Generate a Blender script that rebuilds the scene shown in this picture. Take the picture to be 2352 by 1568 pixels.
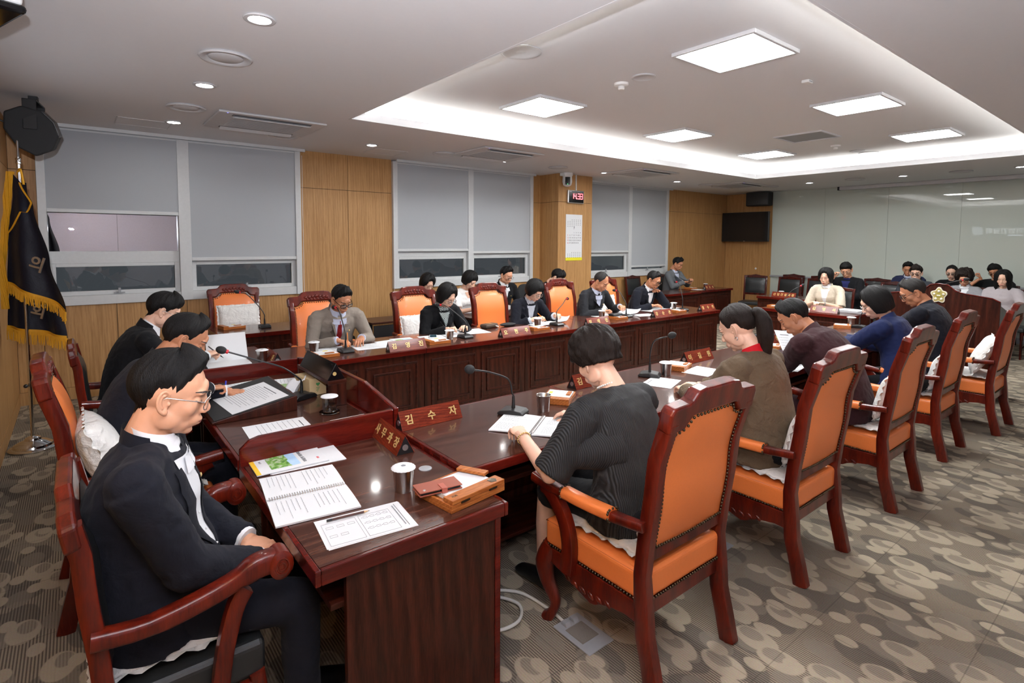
import bpy, bmesh, math, random
from mathutils import Vector, Matrix, noise
from mathutils.bvhtree import BVHTree

for _o in list(bpy.data.objects):
    bpy.data.objects.remove(_o)
SC = bpy.context.scene
COL = SC.collection
PI = math.pi
R = math.radians
V = Vector

# ------------------------------------------------------------------ camera, world, exposure, flash
CAM_H = 1.69
YAW, PITCH, ROLL = R(38.42), R(3.8), R(-0.30)
_f = V((math.sin(YAW) * math.cos(PITCH), math.cos(YAW) * math.cos(PITCH), -math.sin(PITCH)))
_r = V((math.cos(YAW), -math.sin(YAW), 0.0))
_d = _f.cross(_r)
_r2 = math.cos(ROLL) * _r + math.sin(ROLL) * _d
_d2 = -math.sin(ROLL) * _r + math.cos(ROLL) * _d
cam_data = bpy.data.cameras.new('camera')
cam = bpy.data.objects.new('camera', cam_data)
COL.objects.link(cam)
_m = Matrix((_r2, -_d2, -_f)).transposed().to_4x4()
_m.translation = V((0, 0, CAM_H))
cam.matrix_world = _m
cam_data.sensor_width = 36.0
cam_data.sensor_fit = 'HORIZONTAL'
cam_data.lens = 36.0 * 1262.0 / 2352.0
cam_data.shift_y = -(784.0 - 640.0) / 2352.0
cam_data.clip_start = 0.02
SC.camera = cam

world = bpy.data.worlds.new('night')
SC.world = world
world.use_nodes = True
world.node_tree.nodes['Background'].inputs[0].default_value = (0.5, 0.55, 0.62, 1)
world.node_tree.nodes['Background'].inputs[1].default_value = 0.10

SC.view_settings.view_transform = 'Standard'
SC.view_settings.look = 'None'
SC.view_settings.exposure = 0.36
SC.view_settings.gamma = 1.0
SC.view_settings.use_curve_mapping = False
SC.cycles.max_bounces = 8; SC.cycles.diffuse_bounces = 3; SC.cycles.glossy_bounces = 3; SC.cycles.transmission_bounces = 6
SC.cycles.caustics_reflective = False; SC.cycles.caustics_refractive = False

# the photographer's flash: small head above the camera, half turned to the ceiling
_l = bpy.data.lights.new('camera_flash', 'AREA')
_l.shape = 'RECTANGLE'; _l.size = 0.07; _l.size_y = 0.05
_l.energy = 150.0
_l.color = (0.87, 0.91, 1.0)
flash = bpy.data.objects.new('camera_flash', _l)
COL.objects.link(flash)
flash.location = (-0.06, -0.05, 1.92)
flash.rotation_euler = V((0.30, 0.46, 0.86)).to_track_quat('-Z', 'Y').to_euler()

PANEL_E, DOWN_E, COVE_E = 46.0, 120.0, 42.0

# ------------------------------------------------------------------ mesh helpers
class MB:
    def __init__(s):
        s.v = []; s.f = []
    def add(s, vs, fs):
        b = len(s.v)
        s.v += [tuple(p) for p in vs]
        s.f += [tuple(b + i for i in f) for f in fs]
        return s
    def box(s, x0, x1, y0, y1, z0, z1, M=None):
        vs = [V((x, y, z)) for z in (z0, z1) for y in (y0, y1) for x in (x0, x1)]
        if M is not None: vs = [M @ p for p in vs]
        return s.add(vs, [(0, 2, 3, 1), (4, 5, 7, 6), (0, 1, 5, 4), (2, 6, 7, 3), (0, 4, 6, 2), (1, 3, 7, 5)])
    def prism(s, poly, lo, hi, ax='y', M=None):
        # polygon in the plane across axis ax, pushed from lo to hi
        def P(a, b, t):
            q = {'x': (t, a, b), 'y': (a, t, b), 'z': (a, b, t)}[ax]
            return M @ V(q) if M is not None else V(q)
        n = len(poly)
        vs = [P(a, b, lo) for a, b in poly] + [P(a, b, hi) for a, b in poly]
        fs = [tuple(range(n)), tuple(range(2 * n - 1, n - 1, -1))]
        fs += [(i, i + n, (i + 1) % n + n, (i + 1) % n) for i in range(n)]
        return s.add(vs, fs)
    def tube(s, pts, rad, n=8, sq=None, up=None, cap=True, M=None):
        pts = [V(p) for p in pts]
        if not isinstance(rad, (list, tuple)): rad = [rad] * len(pts)
        rings = []
        prev = up
        for i, p in enumerate(pts):
            a = pts[max(i - 1, 0)]; b = pts[min(i + 1, len(pts) - 1)]
            t = (b - a).normalized()
            if prev is None:
                prev = V((0, 0, 1)) if abs(t.z) < 0.9 else V((1, 0, 0))
            u = (prev - t * prev.dot(t))
            if u.length < 1e-6: u = t.orthogonal()
            u.normalize(); w = t.cross(u)
            prev = u
            r = rad[i]
            ru, rw = (r if isinstance(r, (list, tuple)) else (r, r))
            ring = []
            for k in range(n):
                an = 2 * PI * k / n
                c, q = math.cos(an), math.sin(an)
                if sq:
                    c = math.copysign(abs(c) ** sq, c); q = math.copysign(abs(q) ** sq, q)
                ring.append(p + u * (c * ru) + w * (q * rw))
            rings.append(ring)
        if M is not None: rings = [[M @ q for q in g] for g in rings]
        vs = [q for g in rings for q in g]
        fs = []
        for i in range(len(rings) - 1):
            for k in range(n):
                fs.append((i * n + k, i * n + (k + 1) % n, (i + 1) * n + (k + 1) % n, (i + 1) * n + k))
        if cap:
            fs.append(tuple(reversed(range(n)))); fs.append(tuple(range((len(rings) - 1) * n, len(rings) * n)))
        return s.add(vs, fs)
    def lathe(s, prof, n=20, M=None):
        vs = []; fs = []
        for r, z in prof:
            for k in range(n):
                a = 2 * PI * k / n
                p = V((r * math.cos(a), r * math.sin(a), z))
                vs.append(M @ p if M is not None else p)
        m = len(prof)
        for i in range(m - 1):
            for k in range(n):
                fs.append((i * n + k, i * n + (k + 1) % n, (i + 1) * n + (k + 1) % n, (i + 1) * n + k))
        if prof[0][0] > 1e-5: fs.append(tuple(reversed(range(n))))
        if prof[-1][0] > 1e-5: fs.append(tuple(range((m - 1) * n, m * n)))
        return s.add(vs, fs)
    def ell(s, c, r, nu=12, nv=8, M=None):
        vs = []; fs = []
        T = Matrix.Translation(V(c))
        if M is not None: T = T @ M.to_4x4()
        for j in range(nv + 1):
            th = PI * j / nv
            for i in range(nu):
                a = 2 * PI * i / nu
                vs.append(T @ V((r[0] * math.sin(th) * math.cos(a), r[1] * math.sin(th) * math.sin(a), r[2] * math.cos(th))))
        for j in range(nv):
            for i in range(nu):
                fs.append((j * nu + i, (j + 1) * nu + i, (j + 1) * nu + (i + 1) % nu, j * nu + (i + 1) % nu))
        return s.add(vs, fs)
    def grid(s, fn, nu, nv, thick=None):
        vs = [V(fn(i / nu, j / nv)) for j in range(nv + 1) for i in range(nu + 1)]
        W = nu + 1
        fs = [(j * W + i, j * W + i + 1, (j + 1) * W + i + 1, (j + 1) * W + i) for j in range(nv) for i in range(nu)]
        if thick is not None:
            t = V(thick); n = len(vs)
            vs += [p + t for p in vs[:n]]
            fs += [tuple(n + k for k in reversed(f)) for f in list(fs)]
            rim = [i for i in range(W)] + [j * W + nu for j in range(1, nv + 1)] + [nv * W + i for i in range(nu - 1, -1, -1)] + [j * W for j in range(nv - 1, 0, -1)]
            for a, b in zip(rim, rim[1:] + rim[:1]): fs.append((b, a, a + n, b + n))
        return s.add(vs, fs)
    def mesh(s, name='m', weld=False):
        me = bpy.data.meshes.new(name)
        me.from_pydata([tuple(p) for p in s.v], [], s.f)
        bm = bmesh.new(); bm.from_mesh(me)
        if weld: bmesh.ops.remove_doubles(bm, verts=bm.verts, dist=1e-5)
        bmesh.ops.recalc_face_normals(bm, faces=bm.faces)
        bm.to_mesh(me); bm.free()
        return me
    def build(s, name, mat, parent=None, smooth=None, bevel=0, seg=2, weld=False, loc=None):
        return link(name, s.mesh(name, weld), mat, parent, smooth, bevel, seg, loc)

def link(name, me, mat, parent=None, smooth=None, bevel=0, seg=2, loc=None):
    o = bpy.data.objects.new(name, me)
    COL.objects.link(o)
    if mat is not None:
        me.materials.clear(); me.materials.append(mat)
    if smooth is not None:
        for p in me.polygons: p.use_smooth = True
        if smooth < 180: me.set_sharp_from_angle(angle=R(smooth))
    if bevel:
        b = o.modifiers.new('bevel', 'BEVEL'); b.width = bevel; b.segments = seg; b.limit_method = 'ANGLE'; b.angle_limit = R(38)
    if parent is not None: o.parent = parent
    if loc is not None: o.location = loc
    return o

def tag(o, label, cat, group=None):
    o['label'] = label; o['category'] = cat
    if group: o['group'] = group
    return o
def thing(name, label, cat, loc=(0, 0, 0), rz=0.0, group=None):
    o = bpy.data.objects.new(name, None)
    o.empty_display_size = 0.05
    COL.objects.link(o)
    o.location = loc; o.rotation_euler = (0, 0, R(rz))
    return tag(o, label, cat, group)
def struct(o):
    o['kind'] = 'structure'; return o
def copy_tree(src, parent=None):
    c = src.copy(); COL.objects.link(c); c.parent = parent
    for ch in list(src.children): copy_tree(ch, c)
    return c
def place(src, first, loc, rz, label, group=None):
    o = src if first else copy_tree(src)
    o.location = loc; o.rotation_euler = (0, 0, R(rz)); o['label'] = label
    if group: o['group'] = group
    return o

_tcache = {}
_TS = bpy.data.scenes.new('workbench')   # empty side scene for evaluating modifiers and lettering; removed at the end
def evaluated_mesh(o):
    _TS.collection.objects.link(o)
    vl = _TS.view_layers[0]; vl.update()
    me = bpy.data.meshes.new_from_object(o.evaluated_get(vl.depsgraph))
    bpy.data.objects.remove(o)
    return me
GLYPHS = sorted(set('의원간담회김수자사무과장미이길상순영진오현주임애민강관황연명석산업건설국정책지박준군운계획0123456789'))
def _glyph_atlas():
    # every character used in the room, set one per line and evaluated once
    cu = bpy.data.curves.new('lettering', 'FONT')
    cu.body = '\n'.join(GLYPHS); cu.size = 1.0; cu.extrude = 0.02; cu.align_x = 'CENTER'; cu.space_line = 2.0; cu.resolution_u = 3; cu.offset = 0.02
    me = evaluated_mesh(bpy.data.objects.new('tmp', cu)); bpy.data.curves.remove(cu)
    ys = [v.co.y for v in me.vertices]
    for i, ch in enumerate(GLYPHS):
        idx = {}; vs = []; fs = []
        for p in me.polygons:
            k = int(math.floor((0.35 - me.vertices[p.vertices[0]].co.y) / 2.0 + 0.5))
            if k == i:
                f = []
                for q in p.vertices:
                    if q not in idx:
                        idx[q] = len(vs); c = me.vertices[q].co; vs.append((c.x, c.y + 2.0 * i - 0.36, c.z))
                    f.append(idx[q])
                fs.append(f)
        _tcache[ch] = (vs, fs)
    bpy.data.meshes.remove(me)
_glyph_atlas()
def text(name, txt, size, mat, parent, M, extr=0.0008, bold=0.0, spacing=1.0):
    adv = [(0.30 if ch == ' ' else 0.58 if ch.isdigit() else 0.94) * size * spacing for ch in txt]
    x = -sum(adv) / 2; mb = MB()
    for ch, a in zip(txt, adv):
        if ch != ' ':
            vs, fs = _tcache[ch]
            mb.add([M @ V((x + a / 2 + vx * size, vy * size, extr * (vz / 0.02))) for vx, vy, vz in vs], fs)
        x += a
    return mb.build(name, mat, parent)
def frame_m(o, x, y):
    x = V(x).normalized(); y = V(y); y = (y - x * y.dot(x)).normalized(); z = x.cross(y)
    m = Matrix((x, y, z)).transposed().to_4x4(); m.translation = V(o)
    return m
def remesh(mb, voxel, it=4, fac=0.5):
    me = mb.mesh('tmp')
    o = bpy.data.objects.new('tmp', me)
    r = o.modifiers.new('r', 'REMESH'); r.mode = 'VOXEL'; r.voxel_size = voxel
    if it:
        sm = o.modifiers.new('s', 'SMOOTH'); sm.iterations = it; sm.factor = fac
    out = evaluated_mesh(o); bpy.data.meshes.remove(me)
    return out
def catmull(pts, n=6):
    pts = [V(p) for p in pts]; out = []
    for i in range(len(pts) - 1):
        p0 = pts[max(i - 1, 0)]; p1 = pts[i]; p2 = pts[i + 1]; p3 = pts[min(i + 2, len(pts) - 1)]
        for k in range(n):
            t = k / n
            out.append(0.5 * ((2 * p1) + (p2 - p0) * t + (2 * p0 - 5 * p1 + 4 * p2 - p3) * t * t + (3 * p1 - p0 - 3 * p2 + p3) * t ** 3))
    out.append(pts[-1]); return out
def lerpk(keys, t):
    if t <= keys[0][0]: return keys[0][1:]
    for a, b in zip(keys, keys[1:]):
        if t <= b[0]:
            k = (t - a[0]) / (b[0] - a[0]); k = k * k * (3 - 2 * k)
            return tuple(x + (y - x) * k for x, y in zip(a[1:], b[1:]))
    return keys[-1][1:]

# ------------------------------------------------------------------ materials
_mats = {}
class NT:
    def __init__(s, name):
        s.m = bpy.data.materials.new(name); s.m.use_nodes = True
        s.t = s.m.node_tree; s.b = s.t.nodes['Principled BSDF']
    def n(s, typ, ins=None, **props):
        nd = s.t.nodes.new('ShaderNode' + typ)
        for k, v in props.items(): setattr(nd, k, v)
        for k, v in (ins or {}).items(): s.set(nd.inputs[k], v)
        return nd
    def set(s, sock, v):
        if hasattr(v, 'is_output') or isinstance(v, bpy.types.NodeSocket): s.t.links.new(v, sock)
        else: sock.default_value = v
    def p(s, **kw):
        for k, v in kw.items(): s.set(s.b.inputs[k.replace('_', ' ')], v)
    def math(s, op, a, b=0.5, c=None):
        nd = s.n('Math', operation=op); s.set(nd.inputs[0], a); s.set(nd.inputs[1], b)
        if c is not None: s.set(nd.inputs[2], c)
        return nd.outputs[0]
    def mix(s, f, a, b, mode='MIX'):
        nd = s.n('Mix', data_type='RGBA', blend_type=mode)
        s.set(nd.inputs['Factor'], f); s.set(nd.inputs[6], a); s.set(nd.inputs[7], b)
        return nd.outputs[2]
    def coord(s, scale=(1, 1, 1), kind='Object', rot=(0, 0, 0), loc=(0, 0, 0)):
        tc = s.n('TexCoord')
        mp = s.n('Mapping', {'Vector': tc.outputs[kind], 'Scale': scale, 'Rotation': rot, 'Location': loc})
        return mp.outputs[0]
    def noise(s, vec, scale, detail=4, rough=0.5, dist=0.0):
        return s.n('TexNoise', {'Vector': vec, 'Scale': scale, 'Detail': detail, 'Roughness': rough, 'Distortion': dist})
    def ramp(s, fac, stops):
        nd = s.n('ValToRGB', {'Fac': fac}); el = nd.color_ramp.elements
        while len(el) < len(stops): el.new(0.5)
        for e, (p, c) in zip(el, stops): e.position = p; e.color = c if len(c) == 4 else (*c, 1)
        return nd.outputs[0]
    def bump(s, h, strength=0.3, dist=0.01):
        nd = s.n('Bump', {'Height': h, 'Strength': strength, 'Distance': dist}); s.set(s.b.inputs['Normal'], nd.outputs[0])
def c4(c): return (*c, 1.0)
def srgb(*c): return tuple(((x / 255) / 12.92 if x / 255 <= 0.04045 else ((x / 255 + 0.055) / 1.055) ** 2.4) for x in c)

def plain(name, col, rough=0.5, metal=0.0, coat=0.0, var=0.06, bump=0.0, bscale=200.0, spec=None, sheen=0.0):
    if name in _mats: return _mats[name]
    t = NT(name); co = t.coord()
    n = t.noise(co, bscale * 0.15 + 3, 3)
    t.p(Base_Color=t.mix(n.outputs[0], c4([max(0, x * (1 - var)) for x in col]), c4([min(1, x * (1 + var)) for x in col])), Roughness=rough, Metallic=metal)
    if coat: t.p(Coat_Weight=coat, Coat_Roughness=0.08)
    if sheen: t.p(Sheen_Weight=sheen, Sheen_Roughness=0.4)
    if spec is not None: t.p(Specular_IOR_Level=spec)
    if bump: t.bump(t.noise(co, bscale, 3).outputs[0], bump, 0.004)
    _mats[name] = t.m; return t.m
def emit(name, col, strength):
    t = NT(name); t.p(Base_Color=(0.8, 0.8, 0.8, 1), Emission_Color=c4(col), Emission_Strength=strength)
    return t.m
def wood(name, dark, light, grain=(1, 14, 14), rough=0.3, coat=0.0, scale=3.0, bump=0.05, ring=0.5):
    t = NT(name); co = t.coord(grain)
    n1 = t.noise(co, scale, 6, 0.6, 0.6)
    n2 = t.noise(co, scale * 9, 3, 0.6)
    w = t.n('TexWave', {'Vector': co, 'Scale': scale * 0.45, 'Distortion': 5.0, 'Detail': 3.0, 'Detail Scale': 1.2}, wave_type='BANDS', bands_direction='DIAGONAL')
    f = t.math('ADD', t.math('MULTIPLY', n1.outputs[0], 0.75), t.math('MULTIPLY', w.outputs['Fac'], 0.3 * ring))
    f = t.math('ADD', f, t.math('MULTIPLY', t.math('SUBTRACT', n2.outputs[0], 0.5), 0.5))
    t.p(Base_Color=t.ramp(f, [(0.3, dark), (0.72, light)]), Roughness=rough)
    t.p(Specular_IOR_Level=0.2 if coat else 0.35)
    if coat: t.p(Coat_Weight=coat, Coat_Roughness=0.07)
    if bump: t.bump(n2.outputs[0], bump, 0.002)
    return t.m
def cloth(name, col, rough=0.85, folds=0.5, weave=900.0, var=0.12, stripe=None, scol=None, fscale=7.0):
    if name in _mats: return _mats[name]
    t = NT(name); co = t.coord()
    n = t.noise(co, fscale, 4, 0.55, 0.4); wv = t.noise(co, weave, 1)
    c = t.mix(wv.outputs[0], c4([x * (1 - var) for x in col]), c4([x * (1 + var) for x in col]))
    if stripe:
        w = t.n('TexWave', {'Vector': t.coord((1, 1, 0.05) if stripe[1] == 'v' else (1, 1, 1)), 'Scale': stripe[0], 'Distortion': 0.0}, wave_type='BANDS', bands_direction='Y')
        c = t.mix(t.math('GREATER_THAN', w.outputs['Fac'], stripe[2]), c, c4(scol))
    t.p(Base_Color=c, Roughness=rough, Sheen_Weight=0.03, Sheen_Roughness=0.5, Specular_IOR_Level=0.25)
    h = t.math('ADD', t.math('MULTIPLY', n.outputs[0], folds), t.math('MULTIPLY', wv.outputs[0], 0.02))
    t.bump(h, 0.9, 0.03)
    _mats[name] = t.m; return t.m

M_ = {}
M_['oak'] = wood('oak_veneer', srgb(164, 120, 72), srgb(202, 158, 106), (26, 26, 0.9), 0.5, 0, 1.6, 0.03, 0.35)
M_['seam'] = plain('panel_gap', srgb(70, 50, 32), 0.8)
M_['desk'] = wood('desk_walnut', srgb(40, 17, 11), srgb(80, 36, 24), (12, 12, 1.0), 0.32, 0.15, 2.2, 0.03)
M_['desk_x'] = wood('desk_walnut_lying', srgb(40, 17, 11), srgb(80, 36, 24), (1.0, 12, 12), 0.32, 0.15, 2.2, 0.03)
M_['top'] = wood('desk_top_walnut', srgb(56, 30, 23), srgb(94, 58, 46), (1.0, 11, 11), 0.24, 0.5, 2.0, 0.02)
M_['edge'] = wood('desk_edge', srgb(70, 14, 9), srgb(106, 26, 16), (1, 10, 10), 0.22, 0.4, 1.5, 0.0)
M_['frame'] = wood('mahogany', srgb(70, 15, 8), srgb(116, 32, 13), (8, 8, 1.2), 0.34, 0.5, 1.6, 0.0)
M_['frame2'] = wood('mahogany_dark', srgb(48, 12, 8), srgb(88, 26, 16), (8, 8, 1.2), 0.25, 0.5, 1.6, 0.0)
M_['orange'] = plain('orange_leather', srgb(232, 126, 62), 0.42, 0, 0.1, 0.05, 0.12, 700)
M_['blackleather'] = plain('black_leather', srgb(30, 32, 33), 0.42, 0, 0.1, 0.15, 0.12, 600)
M_['nail'] = plain('antique_nail', srgb(86, 74, 58), 0.35, 0.9)
M_['cotton'] = cloth('white_cotton', srgb(236, 234, 230), 0.9, 0.9, 500, 0.03, fscale=16)
M_['chrome'] = plain('chrome', (0.72, 0.72, 0.72), 0.09, 1.0)
M_['steel'] = plain('brushed_steel', (0.62, 0.60, 0.58), 0.24, 1.0)
M_['black'] = plain('black_plastic', (0.012, 0.012, 0.013), 0.35)
M_['blackm'] = plain('black_matte', (0.014, 0.014, 0.015), 0.75, bump=0.2, bscale=900)
M_['gloss'] = plain('black_gloss', (0.004, 0.004, 0.005), 0.12)
M_['white'] = plain('white_plastic', (0.78, 0.78, 0.77), 0.4)
M_['frame_w'] = plain('window_frame_white', srgb(205, 207, 207), 0.4)
M_['blind'] = plain('blind_fabric', srgb(176, 180, 184), 0.9, bump=0.15, bscale=900, var=0.03)
M_['ceil'] = plain('ceiling_paint', srgb(226, 226, 228), 0.95, var=0.015)
M_['fit'] = plain('ceiling_fitting', srgb(205, 205, 207), 0.6)
M_['paper'] = plain('paper', (0.72, 0.73, 0.745), 0.8, var=0.01)
M_['ink'] = plain('print_ink', (0.06, 0.06, 0.07), 0.8)
M_['inkl'] = plain('print_ink_light', (0.22, 0.23, 0.25), 0.8)
M_['red'] = plain('red_plastic', (0.62, 0.02, 0.03), 0.35)
M_['gold'] = plain('gold_letter', srgb(214, 184, 120), 0.4, 0.3)
M_['plate'] = wood('nameplate_rosewood', srgb(86, 26, 14), srgb(140, 56, 32), (2, 14, 14), 0.34, 0.12, 5.0, 0.0)
M_['maple'] = wood('cherry_box', srgb(150, 82, 36), srgb(196, 122, 62), (2, 18, 18), 0.4, 0.1, 4.0, 0.02)
M_['silver'] = plain('silver_disc', (0.6, 0.6, 0.6), 0.3, 0.9)
M_['kraft'] = plain('kraft_card', srgb(196, 170, 128), 0.85)
M_['green'] = plain('green_print', srgb(70, 140, 80), 0.8)
M_['navyflag'] = cloth('flag_satin', (0.008, 0.009, 0.018), 0.45, 0.3, 700)
M_['goldfringe'] = plain('gold_fringe', srgb(224, 160, 24), 0.6, bump=0.5, bscale=400)
M_['grey'] = plain('grey_metal', srgb(150, 152, 155), 0.5)
M_['led'] = emit('led_panel', (0.97, 0.99, 1.0), PANEL_E)
M_['down'] = emit('downlight_lens', (1.0, 0.98, 0.95), DOWN_E)
M_['cove'] = emit('cove_led', (1.0, 0.985, 0.93), COVE_E)
M_['seg'] = emit('clock_led_red', (1.0, 0.02, 0.04), 3.0)
M_['segg'] = emit('led_green', (0.1, 1.0, 0.3), 2.0)
M_['segb'] = emit('led_blue', (0.15, 0.15, 1.0), 2.0)
def _carpet():
    t = NT('carpet'); tc = t.coord()
    st = t.n('TexWave', {'Vector': tc, 'Scale': 28.0, 'Distortion': 0.5, 'Detail': 1.0, 'Detail Scale': 8.0}, wave_type='BANDS', bands_direction='X').outputs['Fac']
    fib = t.noise(tc, 420, 2).outputs[0]
    base = t.mix(st, c4(srgb(84, 75, 68)), c4(srgb(150, 136, 121)))
    wob = t.noise(t.coord((2.2, 1.4, 1)), 3.0, 2)
    def blob(scale, loc, th, wid=0.015, rnd=0.9, wb=0.12):
        mp = t.coord(scale, loc=loc)
        mv = t.n('VectorMath', operation='ADD'); t.set(mv.inputs[0], mp)
        sc = t.n('VectorMath', operation='SCALE'); t.set(sc.inputs[0], wob.outputs['Color']); sc.inputs['Scale'].default_value = wb
        t.set(mv.inputs[1], sc.outputs[0])
        vo = t.n('TexVoronoi', {'Vector': mv.outputs[0], 'Scale': 1.0, 'Randomness': rnd}, voronoi_dimensions='2D', feature='F1')
        return t.n('MapRange', {'Value': vo.outputs['Distance'], 'From Min': th + wid, 'From Max': th - wid}).outputs[0]
    darkc = t.mix(st, c4(srgb(78, 71, 65)), c4(srgb(118, 108, 99)))
    ltc = t.mix(fib, c4(srgb(142, 129, 114)), c4(srgb(172, 158, 141)))
    mdc = t.mix(fib, c4(srgb(108, 99, 91)), c4(srgb(138, 127, 116)))
    c = t.mix(blob((4.9, 3.0, 1), (3.3, 1.2, 0), 0.36), base, darkc)
    c = t.mix(t.math('MULTIPLY', blob((6.2, 4.0, 1), (9.3, 5.2, 0), 0.30), 0.7), c, mdc)
    c = t.mix(blob((5.2, 3.4, 1), (0.4, 0.7, 0), 0.31), c, ltc)
    c = t.mix(t.math('MULTIPLY', blob((5.2, 3.4, 1), (0.33, 0.60, 0), 0.17), 0.75), c, t.mix(st, c4(srgb(104, 95, 88)), c4(srgb(136, 125, 114))))
    c = t.mix(blob((6.5, 4.6, 1), (1.9, 8.8, 0), 0.20), c, ltc)
    # carpet tile joints every half metre
    sx = t.n('SeparateXYZ', {0: tc})
    def joint(o):
        a = t.math('ABSOLUTE', t.math('SUBTRACT', t.math('FRACT', t.math('MULTIPLY', o, 2.0)), 0.5))
        return t.math('LESS_THAN', t.math('SUBTRACT', 0.5, a), 0.0045)
    j = t.math('MAXIMUM', joint(sx.outputs[0]), joint(sx.outputs[1]))
    c = t.mix(t.math('MULTIPLY', j, 0.35), c, c4(srgb(60, 54, 50)))
    c = t.mix(0.16, c, t.noise(tc, 160, 3).outputs['Color'], 'OVERLAY')
    t.p(Base_Color=t.mix(1.0, c, (1.12, 1.15, 1.10, 1), 'MULTIPLY'), Roughness=0.95, Specular_IOR_Level=0.15)
    t.bump(t.math('ADD', st, fib), 0.35, 0.004)
    return t.m
M_['carpet'] = _carpet()
def _paint_glass():
    t = NT('back_painted_glass')
    t.p(Base_Color=c4(srgb(196, 204, 194)), Roughness=0.35, Coat_Weight=1.0, Coat_Roughness=0.0, Coat_IOR=1.5, Specular_IOR_Level=0.2)
    return t.m
M_['glasswall'] = _paint_glass()
def _pane(name, tint, rough=0.0):
    t = NT(name); t.p(Base_Color=c4(tint), Roughness=rough, Transmission_Weight=1.0, IOR=1.45)
    return t.m
M_['pane'] = _pane('window_glass', (0.72, 0.76, 0.76))
M_['clear'] = _pane('clear_glass', (0.95, 0.96, 0.96))
M_['tea'] = _pane('tea', (0.62, 0.26, 0.04))
def _film():
    t = NT('mirror_film_glass'); t.p(Base_Color=(.46, .46, .48, 1), Metallic=1.0, Roughness=0.0)
    return t.m
M_['film'] = _film()
M_['pale'] = plain('pale_wall', srgb(206, 200, 208), .6)
M_['slot'] = plain('vent_slot', srgb(92, 92, 94), .7)
# ------------------------------------------------------------------ room shell
XL, XB, YW, YR, ZS, ZR = -0.5, 12.6, 7.40, -1.6, 2.87, 3.09
RX0, RX1, RY0, RY1 = 2.11, 9.83, 1.25, 5.21
struct(MB().box(XL - 0.1, XB + 0.1, YR - 0.1, YW + 0.1, -0.1, 0).build('floor', M_['carpet']))
cm = MB()
for a in ((XL - .1, RX0, YR - .1, YW + .1), (RX1, XB + .1, YR - .1, YW + .1), (RX0, RX1, YR - .1, RY0), (RX0, RX1, RY1, YW + .1)):
    cm.box(a[0], a[1], a[2], a[3], ZS, ZS + 0.03)
ceiling = struct(cm.build('ceiling', M_['ceil']))
cv = 0.34
rec = MB().box(RX0 - cv, RX1 + cv, RY0 - cv, RY1 + cv, ZR, ZR + 0.04)
for a in ((RX0 - cv - .02, RX0 - cv, RY0 - cv, RY1 + cv), (RX1 + cv, RX1 + cv + .02, RY0 - cv, RY1 + cv), (RX0 - cv, RX1 + cv, RY0 - cv - .02, RY0 - cv), (RX0 - cv, RX1 + cv, RY1 + cv, RY1 + cv + .02)):
    rec.box(a[0], a[1], a[2], a[3], ZS + 0.03, ZR)
rec.build('recessed_ceiling', M_['ceil'], ceiling)
lip = MB()
for a in ((RX0, RX0 + .02, RY0, RY1), (RX1 - .02, RX1, RY0, RY1), (RX0, RX1, RY0, RY0 + .02), (RX0, RX1, RY1 - .02, RY1)):
    lip.box(a[0], a[1], a[2], a[3], ZS - 0.001, ZS + 0.075)
lip.build('cove_lip', M_['ceil'], ceiling)
for a in ((RX0 - .17, RX0 - .14, RY0, RY1), (RX1 + .14, RX1 + .17, RY0, RY1), (RX0, RX1, RY0 - .17, RY0 - .14), (RX0, RX1, RY1 + .14, RY1 + .17)):
    MB().box(a[0], a[1], a[2], a[3], ZS + 0.032, ZS + 0.05).build('cove_led_strip', M_['cove'], ceiling)

def panel(parent, x0, x1, y0, y1, z0, z1):
    return MB().box(x0, x1, y0, y1, z0, z1).build('panel', M_['oak'], parent)
G = 0.003
# window wall: backing around the openings, oak panels on it
W1, W2, W3 = (-0.29, 2.32), (3.63, 6.30), (7.55, 10.21)
wb = MB()
for x0, x1 in ((XL - .1, W1[0]), (W1[1], W2[0]), (W2[1], W3[0]), (W3[1], XB + .1)): wb.box(x0, x1, YW + 0.012, YW + 0.1, 0, ZS)
for w in (W1, W2, W3): wb.box(w[0], w[1], YW + 0.012, YW + 0.1, 0, 1.03)
wall_w = struct(wb.build('wall_window', M_['seam']))
for x0, x1 in ((XL, W1[0]), (2.32, 2.97), (2.97, 3.63), (6.30, 6.52), (10.21, 10.81), (10.81, 11.7), (11.7, XB)):
    panel(wall_w, x0 + G, x1 - G, YW, YW + .012, 2.39 + G, ZS); panel(wall_w, x0 + G, x1 - G, YW, YW + .012, 0.13 + G, 2.39 - G)
for w, cuts in ((W1, (.33, 1.0, 1.65)), (W2, (4.3, 5.0, 5.65)), (W3, (8.2, 8.9, 9.55))):
    xs = (w[0],) + cuts + (w[1],)
    for a, b in zip(xs, xs[1:]): panel(wall_w, a + G, b - G, YW, YW + .012, 0.13 + G, 1.0)
struct(MB().box(XL, XB, YW - .004, YW + .012, 0, .13).build('baseboard_window', M_['oak']))
# column
CX0, CX1, CY = 6.50, 7.33, 6.93
colb = struct(MB().box(CX0 + .012, CX1 - .012, CY + .012, YW + .02, 0, ZS).build('wall_column', M_['seam']))
for z0, z1 in ((0, 2.39 - G), (2.39 + G, ZS)):
    panel(colb, CX0, CX1, CY, CY + .012, z0, z1); panel(colb, CX0, CX0 + .012, CY + .012, YW, z0, z1); panel(colb, CX1 - .012, CX1, CY + .012, YW, z0, z1)
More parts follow.
